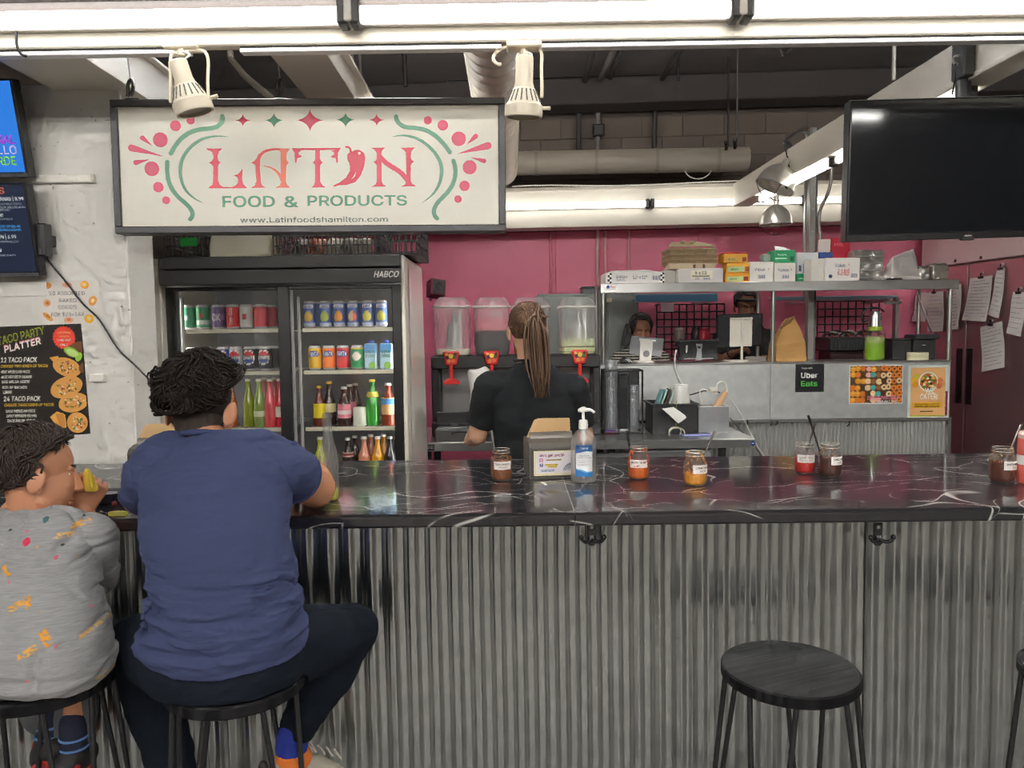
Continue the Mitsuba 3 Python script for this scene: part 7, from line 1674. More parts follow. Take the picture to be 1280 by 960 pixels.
# ================================================================ people
def hand(w, f, n, s, curl=.5, sc=1.0, spread=.12, thumb=.6):
    """w wrist, f finger direction, n out of the back of the hand, s towards the thumb; solids of a palm, four fingers and a thumb"""
    w, f, n, s = np.array(w, float), unit(f), unit(n), unit(s); out = []
    A = lambda a, b, c=0: w + sc * (f * a + s * b + n * c)
    out.append(hull([(A(.0, .018), .017 * sc), (A(.0, -.018), .016 * sc), (A(.085, .032), .012 * sc), (A(.088, -.032), .0105 * sc), (A(.094, .008), .0125 * sc), (A(.04, .034), .014 * sc)]))
    for b, L, r in ((.031, .070, .0088), (.0105, .079, .0092), (-.0105, .073, .0088), (-.031, .057, .0078)):
        p = A(.088, b); d = unit(f + s * b * spread * 8); pts = [p]; a = curl * .55
        for k, q in enumerate((.46, .30, .24)):
            e = d * math.cos(a) - n * math.sin(a); pts.append(pts[-1] + e * L * q * sc); a += curl * (.8 if k == 0 else .6)
        out.append(limb(pts, [r * sc * 1.05, r * sc, r * sc * .92, r * sc * .8], 12, 5))
    p = A(.022, .030, -.004); d1 = unit(f * .7 + s * (1 - .4 * thumb) - n * .35 * thumb); d2 = unit(f * (1.0) + s * (.3 - .7 * thumb) - n * .5 * thumb)
    out.append(limb([p, p + d1 * .042 * sc, p + (d1 * .042 + d2 * .034) * sc, p + (d1 * .042 + d2 * .058) * sc], [.0125 * sc, .0108 * sc, .0095 * sc, .0078 * sc], 12, 5))
    return out


class Head:
    def __init__(s, c, fwd, up=(0, 0, 1), sc=1.0, ear=.083):
        s.ear = ear
        s.c = np.array(c, float); s.y = unit(fwd); u = np.array(up, float); u -= s.y * (u @ s.y); s.z = unit(u); s.x = np.cross(s.y, s.z); s.sc = sc

    def p(s, x, y, z): return s.c + s.sc * (x * s.x + y * s.y + z * s.z)

    def tr(s, m): m = m.copy(); v = m.vertices * s.sc; m.vertices = s.c + v[:, :1] * s.x + v[:, 1:2] * s.y + v[:, 2:] * s.z; return m

    def solids(s, nose=1.0):
        g = [ell((0, -.012, .035), (.075, .094, .080)), ell((0, .028, -.03), (.062, .062, .080)), hull([((-.036, .015, -.066), .022), ((.036, .015, -.066), .022), ((0, .062, -.095), .020), ((.014, .058, -.095), .018), ((-.014, .058, -.095), .018), ((0, .03, -.04), .04)]),
             hull([((0, .086, .008), .008), ((0, .088 + .020 * nose, -.030), .0105), ((-.012, .084 + .010 * nose, -.034), .008), ((.012, .084 + .010 * nose, -.034), .008)]), ell((0, .084, -.060), (.023, .010, .006)), ell((0, .082, -.071), (.020, .011, .007)),
             hull([((-.036, .066, .022), .009), ((.036, .066, .022), .009), ((0, .077, .022), .010)]), hull([((-.038, .060, -.025), .017), ((-.030, .055, -.05), .02)]), hull([((.038, .060, -.025), .017), ((.030, .055, -.05), .02)])]
        for k in (-1, 1):
            ear = ell((0, 0, 0), (.008, .020, .033)); g.append(mv(rot(rot(ear, -.25, (1, 0, 0)), -k * .32, (0, 0, 1)), k * s.ear, -.010, -.014)); g.append(ell((k * .076, -.002, -.038), (.006, .009, .010)))
            g.append(m3.Manifold())
        return [s.tr(x) for x in g if isinstance(x, trimesh.Trimesh)]

    def eyes(s, key):
        for k in (-1, 1):
            e = part(key, 'eye', s.tr(ell((k * .029, .0615, .004), (.0115, .0120, .0085), 2)), M('#e8e4de', .25), True)
            part(e, 'iris', s.tr(ell((k * .029, .0710, .004), (.0048, .0034, .0048), 2)), M('#2a1a12', .2), True)
            part(key, 'eyebrow', s.tr(tube([(k * .013, .0855, .026), (k * .027, .0775, .030), (k * .040, .0670, .027)], [.0026, .0032, .0016], 8, 12)), M('#1d1512', .8), True)
        part(key, 'lips', s.tr(cat(ell((0, .0885, -.0605), (.020, .007, .0045), 2), ell((0, .0875, -.0695), (.017, .0075, .0050), 2))), M('#a3604f', .5), True)


def hair(H, seed, n, limit, base=(.080, .100, .087), vol=.010, length=(.5, .9), swirl=.5, r0=.0075, crown=-.35, wave=.06, thick_low=1.0):
    """locks combed from the crown; limit(az) -> how far down (radians) they may reach; az 0 = forehead"""
    g = np.random.default_rng(seed); cs = np.array([0, -.012, .035]); ms = []

    def surf(az, po, k=1.0):
        d = np.array([math.sin(po) * math.sin(az), math.sin(po) * math.cos(az), math.cos(po)])
        c, s_ = math.cos(crown), math.sin(crown); d = np.array([d[0], d[1] * c + d[2] * s_, -d[1] * s_ + d[2] * c])
        return cs + d * np.array(base) * k
    ic = trimesh.creation.icosphere(subdivisions=4); v = ic.vertices; c, s_ = math.cos(-crown), math.sin(-crown)
    lo = np.stack([v[:, 0], v[:, 1] * c + v[:, 2] * s_, -v[:, 1] * s_ + v[:, 2] * c], 1); po = np.arccos(np.clip(lo[:, 2], -1, 1)); az = np.arctan2(lo[:, 0], lo[:, 1])
    keep = po < np.array([limit(a) for a in az]); f = ic.faces[keep[ic.faces].all(1)]
    w = np.array([np.array(base)]) * v * (1.0 + .02 * (meshkit.noise(v * 9, seed)[:, None] - .3)); cap = trimesh.Trimesh(cs + w, f, process=False); cap.remove_unreferenced_vertices(); ms.append(cap)
    C = max(1, n // 9)
    for i in range(C if n else 0):
        azc = g.uniform(-math.pi, math.pi); lm = limit(azc); pc = lm * g.uniform(0.0, .92) ** .7; Lc = g.uniform(*length); swc = swirl * g.uniform(.2, 1) + g.normal() * .25; phc = g.uniform(0, 6.28); lc = vol * g.uniform(.3, 1.3)
        for _ in range(9):
            az0 = azc + g.normal() * .13 / max(math.sin(min(pc + .3, 1.57)), .3); p0 = max(0, pc + g.normal() * .07); p1 = min(p0 + Lc * g.uniform(.85, 1.1), limit(az0) * 1.03); lift = lc * g.uniform(.6, 1.2); k = 7; pts = []
            for j in range(k):
                t = j / (k - 1); a_ = az0 + (azc - az0) * .45 * t + swc * t + wave * math.sin(phc + t * 4.5)
                pts.append(surf(a_, p0 + (p1 - p0) * t, 1.0 + (lift / .09) * math.sin(math.pi * min(t + .12, 1) * .93)))
            ms.append(tube(pts, [r0 * .5, r0 * g.uniform(.8, 1.2), r0, r0 * .9, r0 * .7, r0 * .4, r0 * .1], 4))
    return H.tr(cat(ms))


def wrinkle(m, amp, freq, seed, mask=None):
    v = m.vertices; q = meshkit.fbm(v * np.array(freq), 3, seed) - .5
    if mask is not None: q = q * mask(v)
    m = m.copy(); m.vertices = v + m.vertex_normals * (q * amp)[:, None]; return m


def crease(m, amp, freq, seed, width=.05, mask=None):
    v = m.vertices; w = (meshkit.fbm(v * 5, 2, seed + 3) - .5)[:, None] * np.array([0, 0, .10]); n = meshkit.noise((v + w) * np.array(freq), seed); gate = np.clip((meshkit.noise(v * 7, seed + 9) - .42) * 5, 0, 1)
    q = -np.exp(-(np.abs(n - .5) / width) ** 2) * gate
    if mask is not None: q = q * mask(v)
    m = m.copy(); m.vertices = v + m.vertex_normals * (q * amp)[:, None]; return m


def ringpx(rows): return [(P(x, y, Y), w, d, t) for x, y, Y, w, d, t in rows]


SK_M, SK_B, SK_W, SK_K = M('#c68a68', .55), M('#bd8464', .55), M('#d0a183', .55), M('#8a5f48', .55)
# ---------------------------------------------------------------- the man in the blue shirt
pm = thing('person', 'person with short black hair in a navy blue shirt sitting at the bar', 'person')
Hm = Head(P(253, 512, 1.985), (.22, 1, -.30), (.06, .3, 1), .98, .090)
nk = P(256, 566, 1.935)
sR, eR, wR = P(350, 585, 1.92), P(394, 605, 2.14), P(392, 590, 2.36)
sL, eL, wL = P(192, 592, 1.91), P(178, 648, 2.075), np.array([-.83, 2.28, 1.145])
eR[2], wR[2] = 1.134, 1.15; eL[2] = 1.128
rows = [(283, 810, 1.775, .160, .115, 0), (282, 798, 1.775, .187, .150, 0), (281, 783, 1.77, .189, .149, 0), (281, 768, 1.77, .180, .138, 0), (278, 735, 1.78, .170, .130, 0), (276, 700, 1.79, .165, .125, 0), (273, 655, 1.83, .170, .122, 0), (270, 610, 1.875, .178, .115, 0), (268, 580, 1.905, .166, .098, 0), (264, 562, 1.925, .115, .076, 0), (261, 550, 1.935, .070, .064, 0), (260, 546, 1.937, .056, .056, 0)]
R_m = ringpx(rows)
hipR, hipL = P(325, 818, 1.80), P(238, 818, 1.80); kR, kL = P(440, 788, 2.01), P(168, 806, 2.01); aR, aL = P(364, 922, 1.97), P(226, 985, 1.95)
body = [loft([(c, w * .86, d * .82, t) for c, w, d, t in R_m[1:-2]]), limb([nk, nk + (Hm.p(0, -.01, -.03) - nk) * .6, Hm.p(0, -.02, -.02)], [.058, .056, .056]), limb([sR, eR], [.062, .054]), limb([eR, (eR + wR) / 2, wR], [.056, .047, .029]), limb([sL, eL], [.06, .048]), limb([eL, (eL + wL) / 2, wL], [.05, .043, .029]),
        limb([hipR, kR], [.07, .05]), limb([kR, aR], [.045, .034]), limb([hipL, kL], [.07, .05]), limb([kL, aL], [.045, .034])] + Hm.solids() + hand(wR, (-.25, 1, -.05), (0, .1, 1), (-1, -.2, 0), .55) + hand(wL, (.9, .55, -.03), (0, 0, 1), (-.5, .9, 0), .4)
bm = fuse(body, .011, 6); part(pm, 'body', bm, SK_M, True, label='bare arms, neck and head')


def patch(m, H, f, d):
    q = (m.vertices - H.c) / H.sc; q = np.stack([q @ H.x, q @ H.y, q @ H.z], 1); k = f(q); t = trimesh.Trimesh(m.vertices + m.vertex_normals * d, m.faces[k[m.faces].all(1)], process=False); t.remove_unreferenced_vertices(); return t


part(pm, 'nape_hair', patch(bm.subdivide(), Hm, lambda q: (q[:, 1] < .012) & (q[:, 2] > -.082 + .55 * np.abs(q[:, 0])) & (q[:, 2] < .07) & (np.abs(q[:, 0]) < .0785), .0022), M('#2b211b', .85), True, label='closely cut hair at the nape')
Hm.eyes(pm)
lim_m = lambda a: 1.02 if abs(a) < .7 else (1.02 + (abs(a) - .7) * .35 if abs(a) < 1.35 else (1.25 if abs(a) < 1.95 else 1.62))
part(pm, 'hair', cat(hair(Hm, 3, 2600, lim_m, (.089, .109, .099), .019, (.35, .8), .55, .0032, -.62, .12), hair(Hm, 4, 260, lambda a: 1.32, (.096, .113, .105), .024, (.3, .6), .9, .0024, -.62, .3)), M('#1a1411', .75, 0, 0, .18), True, label='thick short black hair')
sleeve = lambda a, b, ra, rb: limb([a, a + (b - a) * .5, b], [ra, (ra + rb) / 2, rb], 24)
sRe = sR + (eR - sR) * .42; sLe = sL + (eL - sL) * .86
dR, dL = unit(eR - sR), unit(eL - sL)


def cutter(p, d, h=.3, r=.2):
    m = trimesh.creation.cylinder(r, h, sections=24); T_ = trimesh.geometry.align_vectors([0, 0, 1], unit(d)); m.apply_transform(T_); m.apply_translation(np.array(p) + unit(d) * h / 2); return m


shirt = fuse([loft([(c, w + .004, d + .004, t) for c, w, d, t in R_m[1:]]), limb([R_m[8][0] + [-.11, 0, .005], sL], [.082, .072]), limb([R_m[8][0] + [.11, 0, .005], sR], [.082, .074]), sleeve(sR, sR + (eR - sR) * .8, .074, .068), sleeve(sL, sL + (eL - sL) * 1.02, .066, .060)], .009, 10, [cutter(sRe, dR, .25, .085), cutter(sLe, dL, .25, .085)])
z_w = P(280, 740, 1.78)[2]
fold = lambda v: .35 + 1.0 * np.exp(-((v[:, 2] - z_w + .03) / .085) ** 2)
shirt = wrinkle(shirt, .034, (4.5, 8, 34), 4, fold); shirt = wrinkle(shirt, .020, (7, 9, 11), 8); shirt = wrinkle(shirt, .022, (9, 12, 52), 12, lambda v: np.exp(-((v[:, 2] - z_w + .02) / .07) ** 2))
shirt = shirt.subdivide(); waist = lambda v: .12 + np.exp(-((v[:, 2] - z_w + .03) / .075) ** 2)
shirt = crease(shirt, .0115, (4.5, 5, 30), 31, .07, waist); shirt = crease(shirt, .009, (6, 7, 44), 37, .08, waist); shirt = crease(shirt, .010, (8, 8, 9), 41, .05, lambda v: .8 * (v[:, 2] > z_w + .05)); shirt = wrinkle(shirt, .004, (45, 45, 70), 43)
part(pm, 'shirt', shirt, M('#3b4260', .92, 0, 0, .15), True, label='navy blue short sleeved shirt creased at the waist')
part(pm, 'collar', tube([R_m[-1][0] + [.060 * math.cos(t), .060 * math.sin(t) + .0, .004 - .016 * math.sin(t)] for t in np.linspace(0, 2 * math.pi, 37)[:-1]], .0075, 8, closed=True), M('#353d5c', .9, 0, 0, .15), True)
part(pm, 'sleeve_hem', ring((0, 0, 0), .0695, .004, 36, 8).apply_transform(trimesh.geometry.align_vectors([0, 0, 1], dR)).apply_translation(sRe - dR * .004), M('#353d5c', .9, 0, 0, .15), True)
hc = P(282, 842, 1.785); seat_cut = lambda c: man(trimesh.creation.cylinder(.167, .5, sections=48).apply_translation((c[0], c[1], .752 - .25)))
trs = fuse([loft([(np.array([hc[0], 1.785, z]), w, d, 0) for z, w, d in ((.745, .150, .120), (.757, .182, .150), (.80, .192, .155), (.85, .178, .138), (.92, .155, .11))]), limb([hipR, hipR + (kR - hipR) * .55, kR], [.104, .090, .070], 28), limb([hipL, hipL + (kL - hipL) * .5, kL], [.108, .098, .074], 28),
            limb([kR, kR + (aR - kR) * .45, aR + (kR - aR) * .06], [.069, .066, .047], 28), limb([kL, kL + (aL - kL) * .5, aL], [.074, .068, .050], 28)], .011, 8, [cutter(aR + (kR - aR) * .05, aR - kR, .2, .09), seat_cut(s2)])
trs = wrinkle(trs, .016, (12, 12, 16), 5); trs = wrinkle(trs, .008, (22, 22, 30), 9)
part(pm, 'trousers', trs, M('#10161f', .9, 0, 0, .15), True, label='very dark navy trousers')
part(pm, 'pocket_zip', tube([P(392, 812, 1.915), P(390, 822, 1.9), P(388, 830, 1.89)], .0022, 6, 12), M('#5a6070', .4, .5), True)
fdir = unit([.80, .42, -.16])
for a_, nm, toe in ((aR, 'right', fdir), (aL, 'left', unit([.5, .6, -.2]))):
    dn = np.array([0, 0, -1.0]); up_ = unit(a_ - (a_ + dn)); ank = a_ + dn * .01
    if nm == 'right': part(pm, 'sock', limb([a_ + (kR - a_) * .02, ank + dn * .022], [.042, .042], 24), M('#1f2f86', .85), True, label='blue sock top'); part(pm, 'sock', limb([ank + dn * .024 + [0, 0, -.012], ank + dn * .05 + toe * .01], [.043, .043], 24), M('#e07a34', .85), True, label='orange sock')
    else: part(pm, 'sock', limb([ank, ank + dn * .05], [.041, .041], 24), M('#1f2f86', .85), True)
    hl, tz = ank + dn * .095 - toe * .045, ank + dn * .11 + toe * .135
    sh_ = part(pm, 'shoe', fuse([hull([(hl, .038), (ank + dn * .075 + toe * .02, .040), (ank + dn * .085 + toe * .06, .038), (tz - toe * .03 + [0, 0, .005], .034), (tz + [0, 0, -.008], .024), (hl + dn * .02, .034)])], .012, 4), M('#a8a294' if nm == 'right' else '#a39d90', .7), True, label='beige sports shoe')
    part(sh_, 'sole', fuse([hull([(hl + dn * .030, .032), (ank + dn * .115 + toe * .10, .034), (tz + dn * .012, .025)])], .02, 2), M('#c9c4b8', .7), True); part(sh_, 'heel_tab', ell(hl - toe * .03 + [0, 0, .02], (.014, .014, .03), 2), M('#2b2725', .7), True)
    part(sh_, 'laces', cat(*[rod(ank + dn * (.022 + .008 * i) + toe * (.055 + .022 * i) + np.cross(toe, dn) * .026, ank + dn * (.022 + .008 * i) + toe * (.06 + .022 * i) - np.cross(toe, dn) * .026, .0035, 6) for i in range(4)]), M('#d9d5ca', .8), True)

# ---------------------------------------------------------------- the boy in the grey shirt
pb = thing('person', 'child in a grey shirt with orange print sitting at the left edge, eating', 'person')
Hb = Head(P(47, 594, 1.90), (.80, .60, -.16), (-.05, .12, 1), .93, .081)
nb = P(44, 652, 1.895)
sRb, eRb, wRb = P(112, 672, 1.885), P(120, 708, 1.985), P(104, 636, 2.0)
sLb, eLb, wLb = P(-25, 672, 1.895), P(-48, 712, 2.0), np.array([-1.40, 2.24, 1.14])
rows = [(50, 847, 1.765, .140, .105, 0), (50, 838, 1.765, .160, .128, 0), (49, 820, 1.765, .166, .130, 0), (48, 795, 1.775, .158, .120, 0), (46, 750, 1.80, .140, .106, 0), (44, 705, 1.835, .142, .100, 0), (42, 672, 1.865, .140, .088, 0), (41, 655, 1.885, .100, .070, 0), (41, 646, 1.895, .062, .056, 0), (41, 642, 1.897, .052, .050, 0)]
R_b = ringpx(rows)
hR, hL = P(84, 845, 1.80), P(18, 845, 1.80); knR, knL = P(98, 840, 2.02), P(30, 838, 2.03); anR, anL = P(93, 927, 1.98), P(62, 912, 1.99)
body = [loft([(c, w * .86, d * .82, t) for c, w, d, t in R_b[1:-2]]), limb([nb, Hb.p(0, -.02, -.03)], [.05, .05]), limb([sRb, eRb], [.048, .04]), limb([eRb, (eRb + wRb) / 2, wRb], [.041, .036, .025]), limb([sLb, eLb], [.048, .04]), limb([eLb, wLb], [.04, .026]), limb([hR, knR], [.06, .042]), limb([knR, anR], [.038, .03]), limb([hL, knL], [.06, .042]), limb([knL, anL], [.038, .03])] + Hb.solids(.8) \
    + hand(wRb, P(121, 604, 2.0) - wRb, (.80, -.55, .2), (-.55, -.5, .4), 1.15, .80, thumb=.9) + hand(wLb, (.2, .95, -.05), (0, 0, 1), (.8, -.6, 0), .5, .84)
part(pb, 'body', fuse(body, .009, 18), SK_B, True, label='skin of face, neck and arms')
Hb.eyes(pb)
lim_b = lambda a: 1.22 if abs(a) < .75 else (1.22 + (abs(a) - .75) * .6 if abs(a) < 1.25 else (1.34 if abs(a) < 1.72 else 2.02))
part(pb, 'hair', hair(Hb, 13, 2600, lim_b, (.086, .105, .094), .011, (.4, .85), .45, .0030, -.45, .12), M('#241914', .6, 0, 0, .35), True, label='thick dark brown hair')
sRe = sRb + (eRb - sRb) * 1.0; dRb = unit(eRb - sRb); dLb = unit(eLb - sLb)
shirt = fuse([loft([(c, w + .004, d + .004, t) for c, w, d, t in R_b[:]]), limb([R_b[6][0] + [-.08, 0, 0], sLb], [.07, .064]), limb([R_b[6][0] + [.08, 0, 0], sRb], [.07, .064]), limb([sRb, sRb + (eRb - sRb) * 1.3 + [.0, 0, -.03]], [.066, .052], 24), limb([sLb, sLb + (eLb - sLb) * 1.2], [.064, .054], 24)], .0075, 10, [cutter(sRb + (eRb - sRb) * 1.25 + [0, 0, -.02], dRb, .2, .08), cutter(sLb + (eLb - sLb) * 1.0, dLb, .2, .08)])
z_b = P(60, 850, 1.77)[2]
shirt = wrinkle(shirt, .030, (6, 8, 26), 14, lambda v: .35 + np.exp(-((v[:, 2] - z_b) / .07) ** 2)); shirt = wrinkle(shirt, .018, (9, 9, 13), 15)
shirt = shirt.subdivide(); shirt = crease(shirt, .012, (6, 6, 16), 51, .06, lambda v: .35 + .8 * np.exp(-((v[:, 2] - z_b) / .08) ** 2)); shirt = crease(shirt, .009, (9, 9, 12), 53, .06); v = shirt.vertices; g = np.random.default_rng(21)
base = np.array(lin('#8f8f90')); hz = meshkit.noise(v * np.array([60, 60, 420]), 2); col = base * (.84 + .34 * hz)[:, None]
for px, py, ln, an, c in ((90, 660, 26, -50, '#d99a3a'), (70, 668, 22, 25, '#d8a452'), (42, 748, 14, -55, '#d99a3a'), (30, 752, 18, 30, '#d8a452'), (74, 787, 20, -55, '#d99a3a'), (58, 800, 20, 30, '#d8a452'), (5, 715, 14, -50, '#d99a3a'), (120, 680, 14, -60, '#cfa768'), (108, 790, 12, 40, '#cfa768'), (75, 865, 18, -15, '#d99a3a'), (15, 862, 16, 20, '#d8a452'), (55, 680, 14, 0, '#d8b070'), (120, 850, 10, 40, '#cfa768'),
                          (30, 660, 7, 0, '#3f5f63'), (107, 660, 5, 0, '#3f5f63'), (12, 792, 8, 0, '#3f5f63'), (125, 762, 7, 0, '#4a5f66'), (20, 880, 7, 0, '#4a5a63'), (18, 684, 9, 0, '#d0405f'), (3, 812, 9, 0, '#d0405f'), (56, 704, 5, 0, '#c7607a'), (6, 770, 6, 0, '#c77a86')):
    q = P(px, py, 1.72); s = 1.72 / FPX; an = math.radians(an); du, dz = (v[:, 0] - q[0]) / s, -(v[:, 2] - q[2]) / s
    a_ = du * math.cos(an) - dz * math.sin(an); b_ = du * math.sin(an) + dz * math.cos(an)
    if ln > 9: k_ = ((np.abs(a_) < ln * .55) & (np.abs(b_) < ln * .22) & (meshkit.noise(v * np.array([160, 160, 240]), int(px)) > .42))
    else: k_ = (a_ ** 2 + b_ ** 2 < (ln * .55) ** 2)
    k_ &= (v[:, 1] < 1.86); col[k_] = np.array(lin(c)) * (.85 + .2 * hz[k_])[:, None]
for i in range(70):
    q = v[g.integers(len(v))]; d = np.linalg.norm(v - q, axis=1) < g.uniform(.002, .0042); col[d] = lin(['#2f3a44', '#c76a7a', '#d99a3a'][i % 3])
part(pb, 'shirt', shirt, 'm_vertex_rough', True, color=col, label='heather grey shirt splashed with orange, teal and pink')
part(pb, 'collar', tube([R_b[-1][0] + [.054 * math.cos(t), .052 * math.sin(t), .003 - .012 * math.sin(t)] for t in np.linspace(0, 2 * math.pi, 37)[:-1]], .006, 8, closed=True), M('#8a8a8c', .9, 0, 0, .15), True)
GR = M('#55575a', .9, 0, 0, .15)
bc = P(50, 842, 1.79)
tb = fuse([loft([(np.array([bc[0], 1.79, z]), w, d, 0) for z, w, d in ((.745, .12, .10), (.757, .148, .118), (.80, .150, .118), (.86, .14, .10))]), limb([hR, knR], [.078, .054], 24), limb([hL, knL], [.082, .060], 24), limb([knR, anR + (knR - anR) * .15], [.055, .050], 24), limb([knL, anL + (knL - anL) * .25], [.060, .050], 24)], .012, 8, [seat_cut(s3)])
part(pb, 'trousers', wrinkle(tb, .010, (14, 14, 18), 5), GR, True, label='grey trousers')
for a_, kn in ((anR, knR), (anL, knL)):
    dn = np.array([0, 0, -1.0]); toe = unit([-.25, -.5, -.25]) if a_ is anR else unit([-.45, .45, -.3]); s = part(pb, 'sock', limb([a_ + [0, 0, .05], a_ + dn * .03], [.035, .034], 22), M('#1b2036', .85), True, label='navy sock with light blue stripes')
    for z in (.015, -.012): part(s, 'stripe', ring(a_ + [0, 0, z], .0345, .0035, 30, 6), M('#5f86b8', .85), True)
    hl = a_ + dn * .055 - toe * .03; tz = a_ + dn * .075 + toe * .13
    sh_ = part(pb, 'shoe', fuse([hull([(hl, .034), (a_ + dn * .035, .037), (a_ + dn * .06 + toe * .07, .036), (tz, .026)])], .012, 4), M('#1c1a1b', .6), True, label='black and red sports shoe')
    part(sh_, 'red_band', fuse([hull([(a_ + dn * .04 + toe * .03 + [-.02, 0, 0], .020), (a_ + dn * .04 + toe * .03 + [.02, 0, 0], .020), (a_ + dn * .062 + toe * .075, .032)])], .012, 2), M('#a32a2c', .6), True); part(sh_, 'sole', hull([(hl + dn * .022, .028), (tz + dn * .012, .022), (a_ + dn * .085 + toe * .06, .03)]), M('#b5392f', .6), 40)
# what the boy eats
c = P(108, 600, 1.945)
k = thing('lime_wedge', 'yellow lime wedge in the hand of the boy, held at his mouth', 'lime')
m = hull([(c + [-.008, .02, -.026], .009), (c + [.008, .02, -.026], .009), (c + [-.003, .01, .014], .010), (c + [.002, -.0, .024], .006)]); part(k, 'wedge', m, M('#d2b542', .5)); part(k, 'rind', hull([(c + [.014, .0, -.018], .005), (c + [.010, 0, .014], .005), (c + [.012, .008, 0], .006)]), M('#b9a02e', .5))


# ---------------------------------------------------------------- the staff
def standing(label, rows, head, skin, arms, shirt_col, legs, hair_fn, sleeve_t=.75, stripes=False, hands=((), ())):
    k = thing('person', label, 'person'); R = ringpx(rows); nk = R[-2][0]; sh = []
    bd = [loft([(c, w * .85, d * .82, t) for c, w, d, t in R[:-2]]), limb([nk - [0, 0, .03], head.p(0, -.02, -.03)], [.052, .050])] + head.solids()
    for (s, e, w), (f, n, sd, cu) in zip(arms, hands):
        bd += [limb([s, e], [.055, .045]), limb([e, (e + w) / 2, w], [.046, .041, .027])] + hand(w, f, n, sd, cu, .95)
        sh += [limb([R[-4][0] + (s - R[-4][0]) * .55, s], [.085, .076]), limb([s, s + (e - s) * .95], [.076, .064], 22)]
    bd += [limb([R[0][0] + [x, 0, 0], R[0][0] * [1, 1, 0] + [x * 1.1, 0, .08]], [.07, .045]) for x in (-.09, .09)]
    part(k, 'body', fuse(bd, .013, 5), skin, True, label='bare skin'); head.eyes(k); part(k, 'hair', hair_fn[0], hair_fn[1], True)
    cuts = [cutter(s + (e - s) * sleeve_t, e - s, .25, .1) for s, e, w in arms]
    m = fuse([loft(R[:])] + sh, .011, 8, cuts); m = wrinkle(m, .016, (7, 7, 12), 3); m = wrinkle(m, .007, (20, 20, 24), 5)
    if stripes:
        m = m.subdivide(); st = (np.sin(m.vertices[:, 2] * 2 * np.pi / .021 + .6 * np.sin(m.vertices[:, 0] * 9)) > .1); part(k, 'shirt', m, 'm_vertex_rough', True, color=np.where(st[:, None], lin('#b9b4ac'), lin('#2a2826')), label='shirt with thin black and white stripes')
    else: part(k, 'shirt', m, shirt_col, True, label='black short sleeved shirt')
    b = R[0][0]; tr_ = fuse([loft([(b * [1, 1, 0] + [0, 0, .80], .16, .11, 0), (b * [1, 1, 0] + [0, 0, .95], .175, .125, 0), (b + [0, 0, .02], .165, .115, 0)])] + [limb([b * [1, 1, 0] + [x, 0, .86], b * [1, 1, 0] + [x * 1.15, 0, .5], b * [1, 1, 0] + [x * 1.15, 0, .10]], [.092, .072, .055]) for x in (-.085, .085)], .02, 8)
    part(k, 'trousers', tr_, legs, True)
    for x in (-.098, .098): part(k, 'shoe', hull([(b * [1, 1, 0] + [x, -.05, .04], .04), (b * [1, 1, 0] + [x, .12, .034], .034), (b * [1, 1, 0] + [x, .03, .06], .04)]), M('#1d1d1f', .6), 40)
    return k


Hw = Head(P(659, 413, 3.47), (-.06, 1, -.12), (0, .12, 1), 1.0)
lim_w = lambda a: 1.0 if abs(a) < .75 else (1.0 + (abs(a) - .75) * 1.6 if abs(a) < 1.25 else 1.98)
pony = []
g = np.random.default_rng(31)
for i in range(90):
    a = P(668 + g.normal() * 6, 392 + g.normal() * 5, 3.385 + g.normal() * .015); o = g.normal(size=2) * [6.0, .022]
    pony.append(tube([a, P(671 + o[0], 415, 3.352 + o[1]), P(673 + o[0] * 1.1, 440, 3.355 + o[1]), P(675 + o[0] * 1.0, 465, 3.350 + o[1]), P(676 + o[0] * .55 + g.normal() * 2, 482 + g.uniform(-8, 17), 3.35 + o[1])], [.004, .0055, .005, .004, .0008], 5, 14))
hw_ = hair(Hw, 33, 1300, lim_w, (.080, .100, .088), .005, (.5, 1.1), .12, .0028, -.95, .03)
rows = [(672, 612, 3.50, .185, .135, 0), (671, 585, 3.50, .19, .14, 0), (669, 545, 3.50, .192, .135, 0), (667, 512, 3.50, .200, .128, 0), (664, 485, 3.49, .198, .110, 0), (662, 466, 3.48, .140, .085, 0), (661, 455, 3.475, .080, .066, 0), (660, 450, 3.475, .062, .058, 0)]
aw = [(P(613, 484, 3.49), P(597, 543, 3.53), P(588, 551, 3.80)), (P(715, 487, 3.49), P(730, 545, 3.53), P(722, 553, 3.80))]
pw_ = standing('person with a brown ponytail in a black shirt behind the bar, seen from behind', rows, Hw, SK_W, aw, M('#191b1e', .9, 0, 0, .2), M('#1b1c20', .9), (cat(hw_, *pony), M('#5a4231', .5, 0, 0, .5)), .80, hands=(((.1, 1, .05), (0, 0, 1), (1, 0, 0), .5), ((-.1, 1, .05), (0, 0, 1), (-1, 0, 0), .5)))
part(pw_, 'hair_highlights', cat(*[tube([P(652 + i * 2.1 + g.normal() * 2, 392 + g.uniform(-4, 6), 3.37), P(656 + i * 1.8, 404, 3.352), P(665 + i * .9, 420 + g.uniform(-4, 8), 3.345), P(670 + i * .7, 442, 3.338), P(673 + i * .5, 462 + g.uniform(0, 20), 3.335)], [.001, .0028, .003, .0025, .0006], 5, 14) for i in range(10)]), M('#96734f', .5, 0, 0, .5), True, label='lighter strands')
part(pw_, 'neckband', ring(ringpx(rows)[-1][0], .062, .006, 30, 6), M('#141518', .9), True)
Y3 = 6.1
Y3 = 5.98
Hs = Head(P(801, 412, Y3), (.12, -1, -.42), (0, -.3, 1), 1.0)
lim_s = lambda a: .95 if abs(a) < .7 else (.95 + (abs(a) - .7) * 1.8 if abs(a) < 1.2 else 2.0)
hs = [hair(Hs, 41, 720, lim_s, (.083, .103, .090), .006, (.6, 1.2), .05, .004, -.25, .03)]
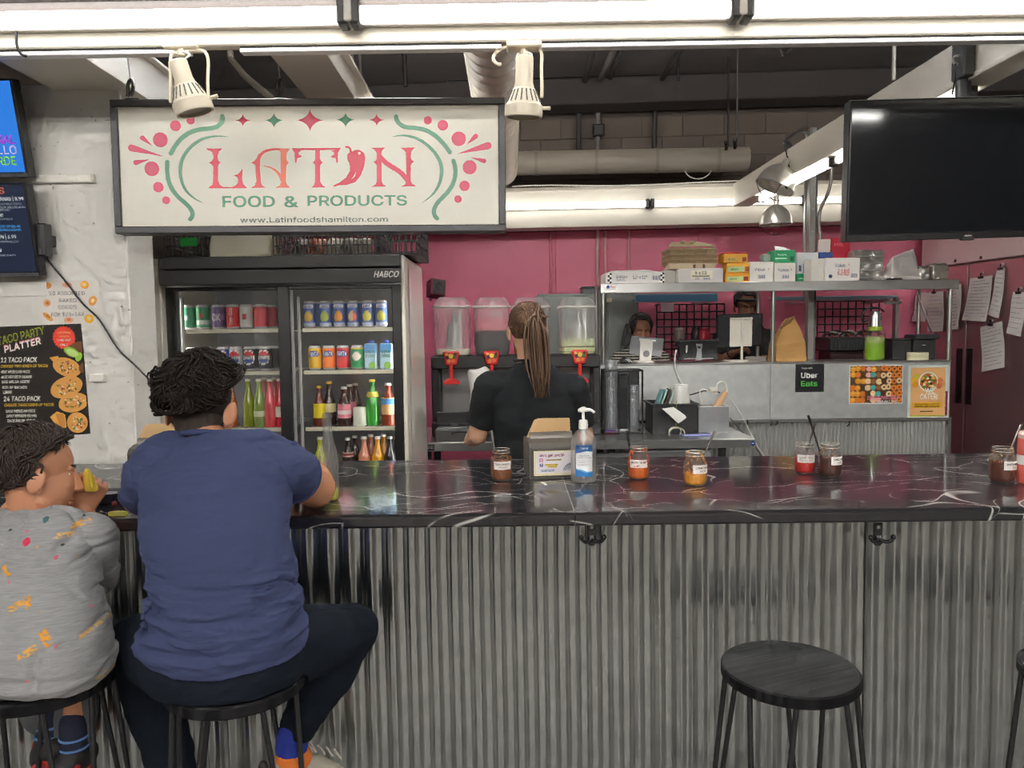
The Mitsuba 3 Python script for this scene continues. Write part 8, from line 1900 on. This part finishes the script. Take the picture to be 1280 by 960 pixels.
for i in range(60):
    o = g.normal(size=2) * [2.2, .02]; hs.append(tube([P(788 + o[0], 405, Y3 + .03 + o[1]), P(784 + o[0], 420, Y3 + .02 + o[1]), P(781 + o[0], 434 + g.uniform(-3, 3), Y3 + .0 + o[1])], [.006, .007, .001], 5, 8))
rows = [(801, 500, Y3, .175, .125, 0), (801, 475, Y3, .185, .13, 0), (801, 458, Y3, .19, .125, 0), (801, 446, Y3, .165, .105, 0), (801, 438, Y3, .11, .085, 0), (801, 432, Y3, .075, .065, 0), (801, 429, Y3, .06, .055, 0)]
as_ = [(P(776, 450, Y3), P(768, 486, Y3 - .05), P(785, 492, Y3 - .19)), (P(826, 450, Y3), P(834, 486, Y3 - .05), P(818, 492, Y3 - .19))]
standing('person with long black hair in a striped shirt bending over the silver tablet', rows, Hs, SK_K, as_, None, M('#1b1c20', .9), (cat(*hs), M('#17120f', .4, 0, 0, .6)), .9, True, hands=(((.5, -.8, .1), (0, 0, 1), (.8, .5, 0), .5), ((-.5, -.8, .1), (0, 0, 1), (-.8, .5, 0), .5)))
Y3 = 6.1
Hc = Head(P(932, 383, Y3), (-.02, -1, -.35), (0, -.25, 1), 1.02)
lim_c = lambda a: .85 if abs(a) < .8 else (.85 + (abs(a) - .8) * 1.9 if abs(a) < 1.25 else 2.0)
rows = [(934, 490, Y3, .20, .14, 0), (934, 462, Y3, .205, .14, 0), (934, 440, Y3, .205, .13, 0), (933, 420, Y3, .19, .112, 0), (933, 410, Y3, .13, .09, 0), (932, 404, Y3, .08, .068, 0), (932, 400, Y3, .062, .058, 0)]
ac = [(P(903, 424, Y3), P(897, 455, Y3 - .03), P(917, 441, Y3 - .2)), (P(962, 424, Y3), P(970, 455, Y3 - .02), P(955, 448, Y3 - .2))]
pc_ = standing('person with a dark headband in black working behind the till monitor', rows, Hc, SK_K, ac, M('#191a1d', .9), M('#1b1c20', .9), (hair(Hc, 51, 720, lim_c, (.083, .103, .090), .005, (.5, 1.0), .05, .004, -.2, .03), M('#15110f', .45, 0, 0, .6)), .62, hands=(((.8, -.5, .3), (0, -.3, 1), (.3, .8, .2), .7), ((-.6, -.7, .1), (0, 0, 1), (-.8, .5, 0), .5)))
part(pc_, 'headband', Hc.tr(ring((0, -.005, .072), .088, .011, 36, 8)), M('#26262a', .7), True); part(pc_, 'wristband', ring((0, 0, 0), .033, .008, 24, 8).apply_transform(trimesh.geometry.align_vectors([0, 0, 1], unit(ac[0][2] - ac[0][1]))).apply_translation(ac[0][2] - unit(ac[0][2] - ac[0][1]) * .03), BLACK, True)
